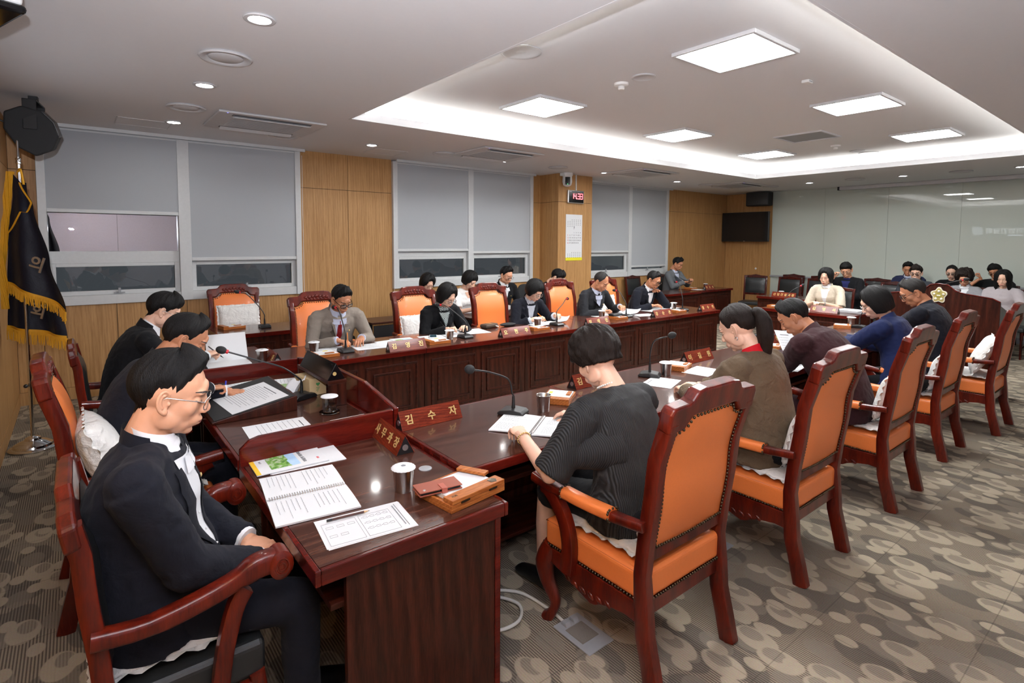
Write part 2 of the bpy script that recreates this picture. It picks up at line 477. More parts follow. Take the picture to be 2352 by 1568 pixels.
# left wall
wall_l = struct(MB().box(XL - .1, XL - .012, YR, YW + .1, 0, ZS).build('wall_left', M_['seam']))
ys = [YR, -0.4, 0.8, 2.0, 3.2, 4.4, 5.6, 6.8, YW]
for a, b in zip(ys, ys[1:]):
    panel(wall_l, XL - .012, XL, a + G, b - G, 2.39 + G, ZS); panel(wall_l, XL - .012, XL, a + G, b - G, 0.13 + G, 2.39 - G)
struct(MB().box(XL - .012, XL + .003, YR, YW, 0, .13).build('baseboard_left', M_['oak']))
# right wall and the glass wall at the far end
wall_r = struct(MB().box(XL - .1, XB + .1, YR - .1, YR - .012, 0, ZS).build('wall_right', M_['seam']))
xs = [XL + i * (XB - XL) / 10 for i in range(11)]
for a, b in zip(xs, xs[1:]): MB().box(a + G, b - G, YR - .012, YR, 0, ZS).build('panel', M_['pale'], wall_r)
wall_b = struct(MB().box(XB + .012, XB + .1, YR, YW + .1, 0, ZS).build('wall_back', M_['seam']))
GY = 6.24
for y0, y1 in ((GY, 6.94), (6.94, YW)):
    panel(wall_b, XB, XB + .012, y0 + G, y1 - G, 2.42 + G, ZS); panel(wall_b, XB, XB + .012, y0 + G, y1 - G, .13 + G, 2.42 - G)
panel(wall_b, XB, XB + .012, GY, YW, 0, .13 - G)
gs = [GY, 5.11, 3.94, 2.79, 1.64, 0.5, -0.6, YR]
for a, b in zip(gs, gs[1:]):
    MB().box(XB - .012, XB + .01, b + .0015, a - .0015, 0.97, ZS).build('glass_panel', M_['glasswall'], wall_b)
    MB().box(XB - .006, XB + .01, b + .0015, a - .0015, 0.10, 0.93).build('glass_panel', M_['glasswall'], wall_b)
struct(MB().box(XB - .045, XB + .01, YR, GY, 0.93, 0.97).build('trim_1', M_['grey']))
struct(MB().box(XB - .02, XB + .01, YR, GY, 0.0, 0.10).build('baseboard_back', M_['grey']))
struct(MB().box(XB - .016, XB + .01, GY, GY + .02, 0.0, ZS).build('trim_2', M_['oak']))

# ------------------------------------------------------------------ windows
def window(name, x0, x1, xm0, xm1, lows):
    fr = MB()
    d0 = YW - .05
    fr.box(x0, x0 + .07, d0, YW + .1, 1.0, ZS - .02); fr.box(x1 - .07, x1, d0, YW + .1, 1.0, ZS - .02)
    fr.box(x0 + .07, x1 - .07, d0 + .02, YW + .1, 1.0, 1.10)
    fr.box(x0 + .07, x1 - .07, YW, YW + .1, ZS - .06, ZS)
    w = struct(fr.build(name, M_['frame_w'], bevel=.004))
    MB().box(xm0, xm1, d0 + .005, YW + .1, 1.0, ZS - .03).build('mullion', M_['frame_w'], w, bevel=.004)
    for a, b, trans in ((x0 + .07, xm0, lows[0]), (xm1, x1 - .07, lows[1])):
        # fixed upper light over a bottom-hung sash
        MB().box(a, b, YW + .02, YW + .1, trans, trans + .13).build('transom', M_['frame_w'], w, bevel=.004)
        MB().box(a, b, YW + .055, YW + .063, trans + .13, ZS - .06).build('pane', M_['film'], w)
        s = MB(); z0, z1 = 1.10, trans
        s.box(a, a + .05, YW + .015, YW + .08, z0, z1); s.box(b - .05, b, YW + .015, YW + .08, z0, z1)
        s.box(a + .05, b - .05, YW + .015, YW + .08, z0, z0 + .045); s.box(a + .05, b - .05, YW + .015, YW + .08, z1 - .035, z1)
        sa = s.build('sash', M_['frame_w'], w, bevel=.003)
        MB().box(a + .05, b - .05, YW + .045, YW + .053, z0 + .045, z1 - .035).build('pane', M_['pane'], sa)
        xm = (a + b) / 2
        MB().box(xm - .05, xm + .05, YW + .0, YW + .02, z0 + .01, z0 + .022).box(xm - .012, xm + .012, YW - .012, YW + .0, z0 + .012, z0 + .07).build('latch', M_['grey'], sa, bevel=.002)
    return w
window('window_1', W1[0], W1[1], .94, 1.06, (1.44, 1.44))
window('window_2', W2[0], W2[1], 4.94, 5.04, (1.46, 1.46))
window('window_3', W3[0], W3[1], 8.88, 8.98, (1.46, 1.46))
def blind(x0, x1, zb, label, crease=False):
    t = thing('roller_blind', label, 'blind', ((x0 + x1) / 2, YW - .03, zb), 0, 'grey roller blinds on the windows')
    h = ZS - zb - .02; w = (x1 - x0) / 2
    def fn(u, v):
        y = 0.0
        if crease: y = -0.022 * math.exp(-((u - .88 - .18 * (v - .5)) / .05) ** 2) * math.sin(PI * v) + .012 * math.sin(9 * u + 5 * v) * math.sin(PI * v) * u
        return (-w + 2 * w * u, y, v * h)
    MB().grid(fn, 24 if crease else 4, 16 if crease else 2, (0, .003, 0)).build('fabric', M_['blind'], t, smooth=60)
    MB().box(-w, w, -.012, .012, -.035, .004).build('bottom_bar', M_['frame_w'], t, bevel=.004)
    MB().tube([(-w, .012, h - .02), (w, .012, h - .02)], .016, 12).build('roller', M_['frame_w'], t, smooth=40)
    return t
blind(-.22, .94, 2.01, 'grey roller blind nearest the flag, raised above a strip of bare window')
blind(1.06, 2.25, 1.49, 'grey roller blind behind the empty orange chair, drawn low')
blind(3.70, 4.94, 1.58, 'grey roller blind above the woman in white, smooth')
blind(5.04, 6.23, 1.54, 'creased grey roller blind beside the column')
blind(7.62, 8.88, 1.53, 'grey roller blind just past the column with the clock')
blind(8.98, 10.14, 1.22, 'lowest drawn grey roller blind, nearest the television')
for i, (a, b) in enumerate(((-.16, 2.36), (3.66, 6.30), (7.35, 10.25))):
    struct(MB().box(a, b, YW - .12, YW - .10, ZS - .035, ZS).build('trim_%d' % (i + 3), M_['frame_w']))
for x, z0 in ((2.345, .94), (3.645, .9)):
    nm = ('left', 'right')
    tag(MB().tube([(x, YW - .03, 2.8), (x, YW - .03, z0 + .05)], .003, 6).tube([(x, YW - .03, z0 + .06), (x, YW - .03, z0)], .008, 8).build('blind_cord', M_['white'], smooth=40),
        'white blind cord hanging right of the window by the empty chair' if x < 3 else 'white blind cord hanging left of the window above the staff desks', 'cord')

# ------------------------------------------------------------------ ceiling fittings
def downlight():
    t = thing('downlight', '', 'downlight', (0, 0, ZS), 0, 'round downlights in the lower ceiling')
    MB().lathe([(.045, -.001), (.078, -.001), (.082, -.006), (.078, -.011), (.058, -.012), (.05, -.004)], 24).build('ring', M_['fit'], t, smooth=40)
    MB().lathe([(.0, -.005), (.052, -.005), (.052, -.002), (0, -.002)], 24).build('lens', M_['down'], t)
    return t
DL = [(.81, 3.19), (.81, 4.78), (.81, 6.45), (2.88, 6.40), (4.93, 6.39), (7.03, 6.36), (9.05, 6.35), (11.0, 6.31), (11.15, 4.83), (11.2, 3.31), (11.2, 1.80)]
DLN = ['largest round downlight, near the top edge of the picture', 'second round downlight, right of the blue-white ceiling glow', 'round downlight above the left window, beside the ceiling air conditioner',
       'round downlight at the corner of the ceiling recess, above the oak panels', 'round downlight above the second pair of blinds', 'round downlight above the digital clock column', 'round downlight above the third pair of blinds',
       'round downlight in the far corner near the television', 'round downlight left of the ceiling screen slot, before the glass wall', 'round downlight above the middle of the glass wall', 'round downlight cut by the right edge of the picture']
d0 = downlight()
for i, (x, y) in enumerate(DL): place(d0, i == 0, (x, y, ZS), 0, DLN[i] if i < len(DLN) else 'round downlight behind the camera in the lower ceiling')
def vent():
    t = thing('ceiling_diffuser', '', 'vent', (0, 0, ZS), 0, 'round air diffusers in the lower ceiling')
    MB().lathe([(.105, -.001), (.150, -.001), (.158, -.010), (.150, -.018), (.118, -.014), (.108, -.004)], 28).build('ring', M_['fit'], t, smooth=40)
    MB().lathe([(0, -.002), (.10, -.004), (.102, -.010), (.09, -.016), (0, -.018)], 28).build('disc', M_['fit'], t, smooth=40)
    return t
VT = [((.80, 3.98), 'round air diffuser between the two nearest downlights'), ((.81, 5.67), 'round air diffuser left of the nearest ceiling air conditioner'), ((1.87, 6.49), 'round air diffuser tucked beside the nearest ceiling air conditioner'),
      ((3.90, 6.39), 'round air diffuser left of the second ceiling air conditioner'), ((5.99, 6.40), 'round air diffuser before the column'), ((7.88, 6.35), 'round air diffuser by the third ceiling air conditioner'),
      ((10.02, 6.34), 'round air diffuser left of the farthest ceiling air conditioner'), ((11.31, 5.67), 'round air diffuser above the far loudspeaker'), ((11.15, 4.04), 'round air diffuser between two downlights before the glass wall'), ((11.22, 2.52), 'round air diffuser nearest the right edge, before the glass wall')]
v0 = vent()
for i, (p, l) in enumerate(VT): place(v0, i == 0, (p[0], p[1], ZS), 0, l)
def cassette():
    t = thing('ceiling_air_conditioner', '', 'air conditioner', (0, 0, ZS), 0, 'ceiling cassette air conditioners')
    MB().prism([(-.49, -.41), (.49, -.41), (.49, .41), (-.49, .41)], -.022, -.001, 'z').build('cover', M_['fit'], t, bevel=.012, seg=3)
    for s in (-1, 1):
        MB().box(-.36, .36, s * .31 - .035, s * .31 + .035, -.0235, -.021).build('air_slot', M_['slot'], t)
        MB().box(-.35, .35, -.003, .003, -.03, .03, M=Matrix.Translation((0, s * .31, -.03)) @ Matrix.Rotation(s * R(60), 4, 'X')).build('louver', M_['fit'], t)
    MB().box(-.34, .34, -.22, .22, -.026, -.0215).build('grille', M_['fit'], t, bevel=.003)
    for k in range(15):
        y = -.20 + k * .4 / 14
        MB().box(-.32, .32, y - .004, y + .004, -.0275, -.0255).build('grille_slat', M_['grey'], t)
    MB().box(-.42, -.41, -.40, -.39, -.024, -.022).build('status_light', M_['segb'], t)
    return t
a0 = cassette()
for i, (x, l) in enumerate(((1.54, 'nearest ceiling cassette air conditioner, above the left window'), (4.47, 'second ceiling cassette air conditioner, before the second window'), (7.50, 'third ceiling cassette air conditioner, past the column'), (10.5, 'farthest ceiling cassette air conditioner, by the far corner'))):
    place(a0, i == 0, (x, 5.97, ZS), 0, l)
for (x, y, l) in ((.58, 6.73, 'flush ceiling access hatch above the nearest roller blind'), (3.25, 6.80, 'flush ceiling access hatch above the oak panels')):
    t = thing('access_hatch', l, 'hatch', (x, y, ZS), 0, 'flush ceiling hatches')
    h = MB()
    for a in ((-.23, -.22, -.2, .2), (.22, .23, -.2, .2), (-.23, .23, -.2, -.19), (-.23, .23, .19, .2)): h.box(*a, -.004, 0)
    h.build('frame', M_['fit'], t); MB().box(-.22, .22, -.19, .19, -.002, 0).build('door', M_['ceil'], t)
def ledpanel():
    t = thing('led_panel', '', 'ceiling light', (0, 0, ZR), 0, 'square LED panels in the ceiling recess')
    f = MB()
    for a in ((-.32, -.295, -.32, .32), (.295, .32, -.32, .32), (-.295, .295, -.32, -.295), (-.295, .295, .295, .32)): f.box(*a, -.028, 0)
    f.build('frame', M_['fit'], t, bevel=.003)
    MB().box(-.296, .296, -.296, .296, -.02, -.01).build('diffuser', M_['led'], t)
    return t
l0 = ledpanel()
LP = [((3.83, 2.22), 'largest square LED panel, nearest right in the recess'), ((3.81, 4.31), 'nearest left square LED panel in the recess'), ((6.18, 2.25), 'middle right square LED panel in the recess'),
      ((6.15, 4.31), 'middle left square LED panel in the recess'), ((8.53, 2.29), 'farthest right square LED panel in the recess'), ((8.50, 4.35), 'farthest left square LED panel in the recess')]
for i, (p, l) in enumerate(LP): place(l0, i == 0, (p[0], p[1], ZR), 0, l)
def ring_fit(x, y, r, l, cat, name, z=ZR):
    t = thing(name, l, cat, (x, y, z)); k = r
    MB().lathe([(k * .75, -.001), (k, -.001), (k * 1.02, -.008), (k * .9, -.012), (k * .78, -.006)], 28).build('ring', M_['fit'], t, smooth=40)
    MB().lathe([(0, -.007), (k * .76, -.004), (k * .76, -.001), (0, -.001)], 28).build('grille', M_['fit'], t, smooth=40)
    return t
ring_fit(2.62, 3.21, .15, 'large round ceiling speaker grille at the near edge of the recess', 'speaker', 'ceiling_speaker')
ring_fit(3.81, 3.03, .10, 'small round grille beside the nearest smoke detector', 'grille', 'round_grille')
ring_fit(9.26, 3.34, .10, 'small bright round grille near the far end of the recess', 'grille', 'round_grille')
ring_fit(9.59, 3.30, .13, 'dark rimmed round grille at the far lip of the recess', 'grille', 'round_grille')
for x, y, l in ((3.82, 3.28, 'nearest white smoke detector in the ceiling recess'), (8.54, 3.36, 'far white smoke detector in the ceiling recess')):
    t = thing('smoke_detector', l, 'smoke detector', (x, y, ZR), 0, 'smoke detectors')
    MB().lathe([(0, 0), (.065, 0), (.062, -.02), (.045, -.026), (0, -.028)], 24).build('base', M_['white'], t, smooth=40)
    MB().lathe([(.028, -.025), (.03, -.045), (.022, -.055), (0, -.057)], 18).build('chamber', M_['white'], t, smooth=40)
t = thing('ceiling_sensor', 'small flat white sensor box in the middle of the recess', 'sensor', (4.98, 2.21, ZR))
MB().box(-.045, .045, -.03, .03, -.025, 0).build('case', M_['white'], t, bevel=.006)
MB().box(-.03, .03, -.031, -.03, -.018, -.008).build('lens', M_['grey'], t)
t = thing('square_diffuser', 'unlit square grey grille between the far LED panels', 'vent', (7.54, 3.32, ZR))
f = MB()
for a in ((-.3, -.28, -.3, .3), (.28, .3, -.3, .3), (-.28, .28, -.3, -.28), (-.28, .28, .28, .3)): f.box(*a, -.018, 0)
f.build('frame', M_['fit'], t); MB().box(-.28, .28, -.28, .28, -.006, 0).build('grille', M_['grey'], t)
t = thing('screen_case', 'slim white projection screen case on the ceiling before the glass wall', 'projection screen', (XB - .13, 1.9, ZS - .001))
MB().box(-.05, .05, -2.9, 2.9, -.07, 0).build('case', M_['fit'], t, bevel=.01)
for s in (-1, 1): MB().box(-.052, .052, s * 2.9 - .02, s * 2.9 + .02, -.072, 0).build('end_cap', M_['black'], t, bevel=.004)

# ------------------------------------------------------------------ things on walls
t = thing('television', 'black wall-mounted television in the far corner', 'television', (12.42, 6.80, 2.08))
MB().box(-.03, .03, -.575, .575, -.345, .345).build('case', M_['black'], t, bevel=.006)
MB().box(-.032, -.0295, -.562, .562, -.322, .334).build('screen', M_['gloss'], t)
MB().box(.03, .178, -.25, .25, -.2, .2).build('bracket', M_['black'], t)
MB().box(-.033, -.03, -.02, .02, -.339, -.331).build('maker_mark', M_['silver'], t)
t = thing('wall_speaker', 'black loudspeaker above the television in the far corner', 'speaker', (12.33, 6.42, 2.70), 8)
MB().prism([(-.16, -.25), (-.16, .25), (.0, .29), (.16, .18), (.16, -.18), (.0, -.29)], -.15, .15, 'z').build('cabinet', M_['blackm'], t, bevel=.012)
MB().box(-.168, -.158, -.235, .235, -.135, .135).build('grille', M_['black'], t, bevel=.004)
MB().box(.05, .28, -.03, .03, -.02, .02).build('bracket', M_['black'], t)
t = thing('ceiling_speaker_box', 'black wedge loudspeaker hung from the ceiling above the flag', 'speaker', (-.23, 6.1, 2.6), -8)
Mx = Matrix.Rotation(R(-28), 4, 'Y') @ Matrix.Rotation(R(10), 4, 'X')
MB().prism([(-.09, -.19), (.03, -.19), (.125, -.11), (.15, 0), (.125, .11), (.03, .19), (-.09, .19), (-.16, .08), (-.16, -.08)], -.15, .15, 'y', M=Mx).build('cabinet', M_['blackm'], t, bevel=.012)
MB().prism([(.035, -.18), (.132, -.105), (.157, 0), (.132, .105), (.035, .18), (.045, 0)], -.135, .135, 'y', M=Mx).build('grille', M_['black'], t, bevel=.004)
MB().box(-.045, .045, -.165, -.155, -.02, .22).box(-.045, .045, .155, .165, -.02, .22).box(-.045, .045, -.165, .165, .21, .222).box(-.03, .03, -.03, .03, .22, .275).build('bracket', M_['black'], t, bevel=.004)
MB().tube(catmull([(-.15, -.1, .02), (-.26, -.14, .06), (-.3, -.2, .0), (-.22, -.26, -.02)]), .007, 8).build('cable', M_['black'], t, smooth=60)
t = thing('ceiling_camera', 'white camera with black face hung at the column top', 'camera', (6.60, 6.82, 2.87))
MB().lathe([(0, 0), (.095, 0), (.098, -.03), (.09, -.055), (0, -.06)], 28).build('mount', M_['white'], t, smooth=40)
MB().lathe([(0, -.05), (.08, -.055), (.085, -.15), (.07, -.205), (.03, -.23), (0, -.235)], 28).build('head', M_['white'], t, smooth=50)
MB().grid(lambda u, v: (.089 * math.sin((u - .5) * 1.0 + -2.45), -.0 + .089 * math.cos((u - .5) * 1.0 - 2.45), -.075 - .13 * v), 8, 4, (.004, .004, 0)).build('face', M_['gloss'], t, smooth=60)
MB().ell((-.058, -.07, -.195), (.006, .006, .006), 8, 6).build('status_light', M_['segg'], t)
MB().box(-.15, -.07, -.03, .03, -.06, -.01).build('arm', M_['white'], t, bevel=.01)
t = thing('digital_clock', 'square digital clock with red figures on the oak column', 'clock', (6.89, CY, 2.485))
MB().box(-.195, .195, -.04, 0, -.115, .115).build('case', M_['silver'], t, bevel=.012, seg=3)
MB().box(-.18, .18, -.043, -.039, -.10, .10).build('face', M_['gloss'], t, bevel=.004)
SEG = {'1': 'bc', '4': 'fgbc', '3': 'abgcd'}
def digit(ch, cx):
    m = MB(); w, h, q = .026, .044, .007
    P = {'a': (-w, w, h - q, h + q), 'g': (-w, w, -q, q), 'd': (-w, w, -h - q, -h + q), 'b': (w - q, w + q, 0, h), 'c': (w - q, w + q, -h, 0), 'f': (-w - q, -w + q, 0, h), 'e': (-w - q, -w + q, -h, 0)}
    for k in SEG[ch]:
        x0, x1, z0, z1 = P[k]; m.box(cx + x0, cx + x1, -.046, -.043, .012 + z0, .012 + z1)
    m.build('figure', M_['seg'], t)
for ch, cx in (('1', -.095), ('4', -.035), ('3', .06), ('3', .125)): digit(ch, cx)
MB().box(.003, .02, -.046, -.043, -.04, -.02).build('figure_dot', M_['seg'], t)
MB().box(-.17, -.12, -.0445, -.043, .083, .089).build('maker_mark', M_['silver'], t)
tag(MB().box(6.90, 6.922, CY - .018, CY, 2.60, ZS).build('cable_duct', M_['white'], bevel=.004), 'thin white cable duct running from ceiling to the clock', 'cable duct')
t = thing('wall_calendar', 'tall white paper calendar on the oak column with yellow foot', 'calendar', (6.88, CY, 1.78))
MB().box(-.20, .20, -.006, -.001, -.40, .40).build('sheet', M_['paper'], t)
MB().box(-.202, .202, -.009, -.004, -.405, -.352).build('foot_band', plain('calendar_yellow', srgb(224, 214, 40), .6), t)
text('month_figure', '7', .055, M_['ink'], t, frame_m((0, -.0068, .165), (1, 0, 0), (0, 0, 1)), .0003)
rows = ['            1   2   3   4', '5   6   7   8   9  10  11', '12 13 14 15 16 17 18', '19 20 21 22 23 24 25', '26 27 28 29 30 31']
d = 0
for r in range(5):
    for c in range(7):
        n = r * 7 + c - 2
        if 1 <= n <= 31: text('day_figure', str(n), .030, M_['red'] if c == 0 else M_['ink'], t, frame_m((-.15 + c * .05, -.0068, .085 - r * .045), (1, 0, 0), (0, 0, 1)), .0003)
for zz in (.30, -.27):
    m = MB()
    for r in range(5):
        for c in range(7):
            if not (r == 0 and c < 2) and not (r == 4 and c > 3): m.box(-.15 + c * .05 - .009, -.15 + c * .05 + .009, -.0072, -.006, zz - r * .028, zz - r * .028 + .010)
    m.build('small_month', M_['inkl'], t)
tag(MB().lathe([(0, -.012), (.02, -.012), (.024, 0), (0, 0)], 16, M=Matrix.Translation((XB, 6.6, 1.1)) @ Matrix.Rotation(R(90), 4, 'Y')).build('wall_bumper', M_['white'], smooth=40), 'small round white bumper on the oak panel below the television', 'wall bumper')
# lit caption board on the left wall; the far glass shows it mirrored
t = thing('caption_board', 'pale lit caption board high on the left wood wall', 'sign', (XL + .004, 4.55, 2.19), 90)
MB().box(-1.3, .85, -.05, 0, -.26, .26).build('case', plain('board_face', srgb(120, 126, 140), .6), t, bevel=.006)
text('caption', '의원간담회', .215, emit('caption_white', (.9, .95, 1), 3.2), t, frame_m((-.10, -.052, -.01), (1, 0, 0), (0, 0, 1)), .0006, .002)
MB().lathe([(0, -.004), (.16, -.004), (.16, 0), (0, 0)], 28, M=Matrix.Translation((.63, -.05, .0)) @ Matrix.Rotation(R(-90), 4, 'X')).build('logo_disc', emit('caption_blue', (.75, .85, 1), 1.8), t)
MB().box(-.6, -.2, -.053, -.05, -.19, -.14).build('underline', emit('caption_bar', (.8, .85, 1), 3.0), t)
t = thing('ceiling_projector', 'white and black device cut by the top left corner', 'projector', (-.315, 3.40, 2.765), 20)
MB().box(-.13, .13, -.16, .16, -.05, .06).build('case', M_['white'], t, bevel=.02, seg=3)
MB().box(-.14, .14, -.17, .17, -.085, -.045).build('base', M_['gloss'], t, bevel=.02, seg=3)
MB().tube([(0, 0, .05), (0, 0, .104)], .025, 12).build('pole', M_['white'], t, smooth=40)
# ------------------------------------------------------------------ desks
def rect_frame(m, x0, x1, z0, z1, w, y0, y1):
    m.box(x0, x1, y0, y1, z0, z0 + w); m.box(x0, x1, y0, y1, z1 - w, z1)
    m.box(x0, x0 + w, y0, y1, z0 + w, z1 - w); m.box(x1 - w, x1, y0, y1, z0 + w, z1 - w)
    return m
def desk(label, w, D, loc, rz, group, n=2, shelf=True, top=.74, name='council_desk', over=0.0, sides=True):
    """desk unit: visitors' panel on local -y, sitter on +y"""
    t = thing(name, label, 'desk', loc, rz, group)
    h = w / 2; y0, y1 = -D / 2, D / 2; e = .018
    MB().box(-h + e, h - e, y0 + e, y1 - e, top - .036, top).build('top', M_['top'], t)
    eb = MB()
    eb.box(-h, h, y0, y0 + e, top - .042, top); eb.box(-h, h, y1 - e, y1, top - .042, top)
    eb.box(-h, -h + e, y0 + e, y1 - e, top - .042, top); eb.box(h - e, h, y0 + e, y1 - e, top - .042, top)
    eb.build('edge_band', M_['edge'], t, bevel=.003)
    MB().box(-h + .002, h - .002, y0 + .045, y0 + .067, .09, top - .042).build('front_panel', M_['desk'], t)
    MB().box(-h + .002, h - .002, y0 + .06, y0 + .085, 0, .09).build('plinth', M_['desk_x'], t)
    cw = w / n
    for i in range(n):
        a = -h + cw * i + .07 if i == 0 else -h + cw * i + .035
        b = -h + cw * (i + 1) - .07 if i == n - 1 else -h + cw * (i + 1) - .035
        m = MB(); rect_frame(m, a, b, .17, top - .11, .012, y0 + .036, y0 + .046); rect_frame(m, a + .012, b - .012, .182, top - .122, .008, y0 + .040, y0 + .046)
        m.build('outer_molding', M_['edge' if False else 'desk_x'], t, bevel=.003)
        m = MB(); rect_frame(m, a + .065, b - .065, .235, top - .175, .012, y0 + .036, y0 + .046); rect_frame(m, a + .077, b - .077, .247, top - .187, .008, y0 + .040, y0 + .046)
        m.build('inner_molding', M_['desk_x'], t, bevel=.003)
    if sides:
        for s in (-1, 1):
            MB().box(s * (h - .012) - .010, s * (h - .012) + .010, y0 + .067, y1 - .03, 0, top - .042).build('side_panel', M_['desk'], t, bevel=.002)
    if shelf:
        MB().box(-h + .025, h - .025, y0 + .16, y1 - .10, top - .165, top - .145).build('shelf', M_['desk_x'], t, bevel=.002)
        MB().box(-h + .025, h - .025, y0 + .09, y0 + .42, .10, .12).build('foot_shelf', M_['desk_x'], t, bevel=.002)
    return t
LX = [1.24, 2.42, 3.60, 4.80, 6.00, 7.20]
ordl = ['first', 'second', 'third', 'fourth', 'fifth']
for i in range(5):
    w = LX[i + 1] - LX[i] - .004
    desk(['council desk by the windows in front of the man in grey', 'council desk by the windows in front of the bobbed woman in black', 'council desk by the windows in front of the woman with striped cuffs', 'council desk by the windows in front of the balding man', 'last council desk by the windows, before the man resting his chin'][i],
         w, .78, ((LX[i] + LX[i + 1]) / 2, 4.27 + .39, 0), 0, 'panelled council desks, window row')
for i in range(5):
    w = LX[i + 1] - LX[i] - .004
    desk(['council desk on the right holding the open spiral book, beside the woman in pleats', 'council desk on the right before the ponytailed woman', 'council desk on the right before the man in maroon', 'council desk on the right before the woman in royal blue', 'last council desk on the right, beside the lectern with the crest'][i],
         w, .80, ((LX[i] + LX[i + 1]) / 2, 1.86 + .40, 0), 180, 'panelled council desks, right row')
# head table: sitters look along +x
NZ = .72
def head_desk(label, y0, y1, top, name, right_end):
    t = thing(name, label, 'desk', (0, 0, 0))
    x0, x1, e = .515, 1.235, .018
    MB().box(x0 + e, x1 - e, y0 + e, y1 - e, top - .04, top).build('top', M_['top'], t)
    eb = MB()
    eb.box(x0, x0 + e, y0, y1, top - .05, top); eb.box(x1 - e, x1, y0, y1, top - .05, top)
    eb.box(x0 + e, x1 - e, y0, y0 + e, top - .05, top); eb.box(x0 + e, x1 - e, y1 - e, y1, top - .05, top)
    eb.build('edge_band', M_['edge'], t, bevel=.004)
    for y in (y0 + .03, y1 - .03):
        MB().box(x0 + .10, x1 - .05, y - .012, y + .012, 0, top - .05).build('side_panel', M_['desk'], t, bevel=.002)
        MB().box(x1 - .05, x1 - .025, y - .016, y + .016, 0, top - .05).build('corner_post', M_['edge'], t, bevel=.003)
    MB().box(x1 - .10, x1 - .08, y0 + .04, y1 - .04, .08, top - .05).build('front_panel', M_['desk'], t)
    MB().box(x0 + .06, x1 - .1, y0 + .045, y1 - .045, top - .17, top - .15).build('drawer_shelf', M_['desk_x'], t, bevel=.002)
    return t
head_desk('nearest head desk, its wood end panel facing the camera', 1.57, 2.53, NZ, 'head_desk', True)
head_desk('middle head desk behind low screens, holding the sloped reading stand', 2.56, 4.08, .74, 'head_desk', False)
head_desk('farthest head desk, before the man nearest the windows', 4.11, 5.30, .74, 'head_desk', False)
def board(name, label, poly, lo, hi, ax):
    return tag(MB().prism(poly, lo, hi, ax).build(name, M_['edge'], bevel=.006, seg=3), label, 'screen board')
board('desk_screen', 'low wooden divider between the two nearest head desks', [(.52, .70), (1.24, .70), (1.24, .835), (.60, .835), (.56, .825), (.52, .79)], 2.532, 2.558, 'y')
board('desk_screen', 'low wooden divider at the far end of the middle head desk', [(.52, .70), (1.24, .70), (1.24, .835), (.60, .835), (.56, .825), (.52, .79)], 4.082, 4.108, 'y')
board('desk_screen', 'wooden front screen of the middle head desk with sloping shoulders', [(2.53, .60), (4.11, .60), (4.11, .84), (3.72, .90), (2.92, .90), (2.53, .84)], 1.243, 1.270, 'x')
# far end
desk('panelled witness desk facing the council, before the woman in beige', 1.25, .66, (8.28, 3.46, 0), -90, 'panelled desks at the far end', name='witness_desk')
desk('panelled desk at far right holding loose sheets, before an empty black chair', 1.2, .6, (9.85, 2.5, 0), -90, 'panelled desks at the far end', name='witness_desk')
desk('panelled desk behind the witness desk, with the six-letter nameplate', 1.2, .6, (10.0, 4.45, 0), -90, 'panelled desks at the far end', name='witness_desk')
desk('side desk by the far window, before the man with a phone', 1.2, .54, (10.37, 6.50, 0), 0, 'side desks along the window wall', name='side_desk')
desk('side desk half hidden behind the man resting his chin', 1.1, .56, (9.1, 6.42, 0), 0, 'side desks along the window wall', name='side_desk')
desk('side desk before the empty orange chair under the left window', 1.15, .66, (1.66, 6.38, 0), 0, 'side desks along the window wall', name='side_desk')
def staff_desk(x, y, label):
    t = thing('staff_desk', label, 'desk', (x, y, 0), 0, 'dark folding staff desks')
    MB().box(-.58, .58, -.22, .22, .70, .725).build('top', wood_dark, t, bevel=.004)
    MB().box(-.54, .54, -.20, -.185, .36, .68).build('modesty_panel', M_['blackm'], t, bevel=.003)
    for s in (-1, 1):
        MB().box(s * .5 - .02, s * .5 + .02, -.03, .03, .03, .70).build('leg', M_['blackm'], t, bevel=.006)
        MB().box(s * .5 - .025, s * .5 + .025, -.22, .22, 0, .035).build('foot', M_['blackm'], t, bevel=.008)
    return t
wood_dark = wood('staff_desk_top', srgb(48, 26, 20), srgb(84, 50, 38), (1, 10, 10), .35, .1, 2.0, 0)
staff_desk(3.30, 6.33, 'dark folding desk behind the man in grey, with a memo box')
staff_desk(4.48, 5.98, 'dark folding desk before the woman in white')
staff_desk(5.72, 6.05, 'dark folding desk before the man at the column')

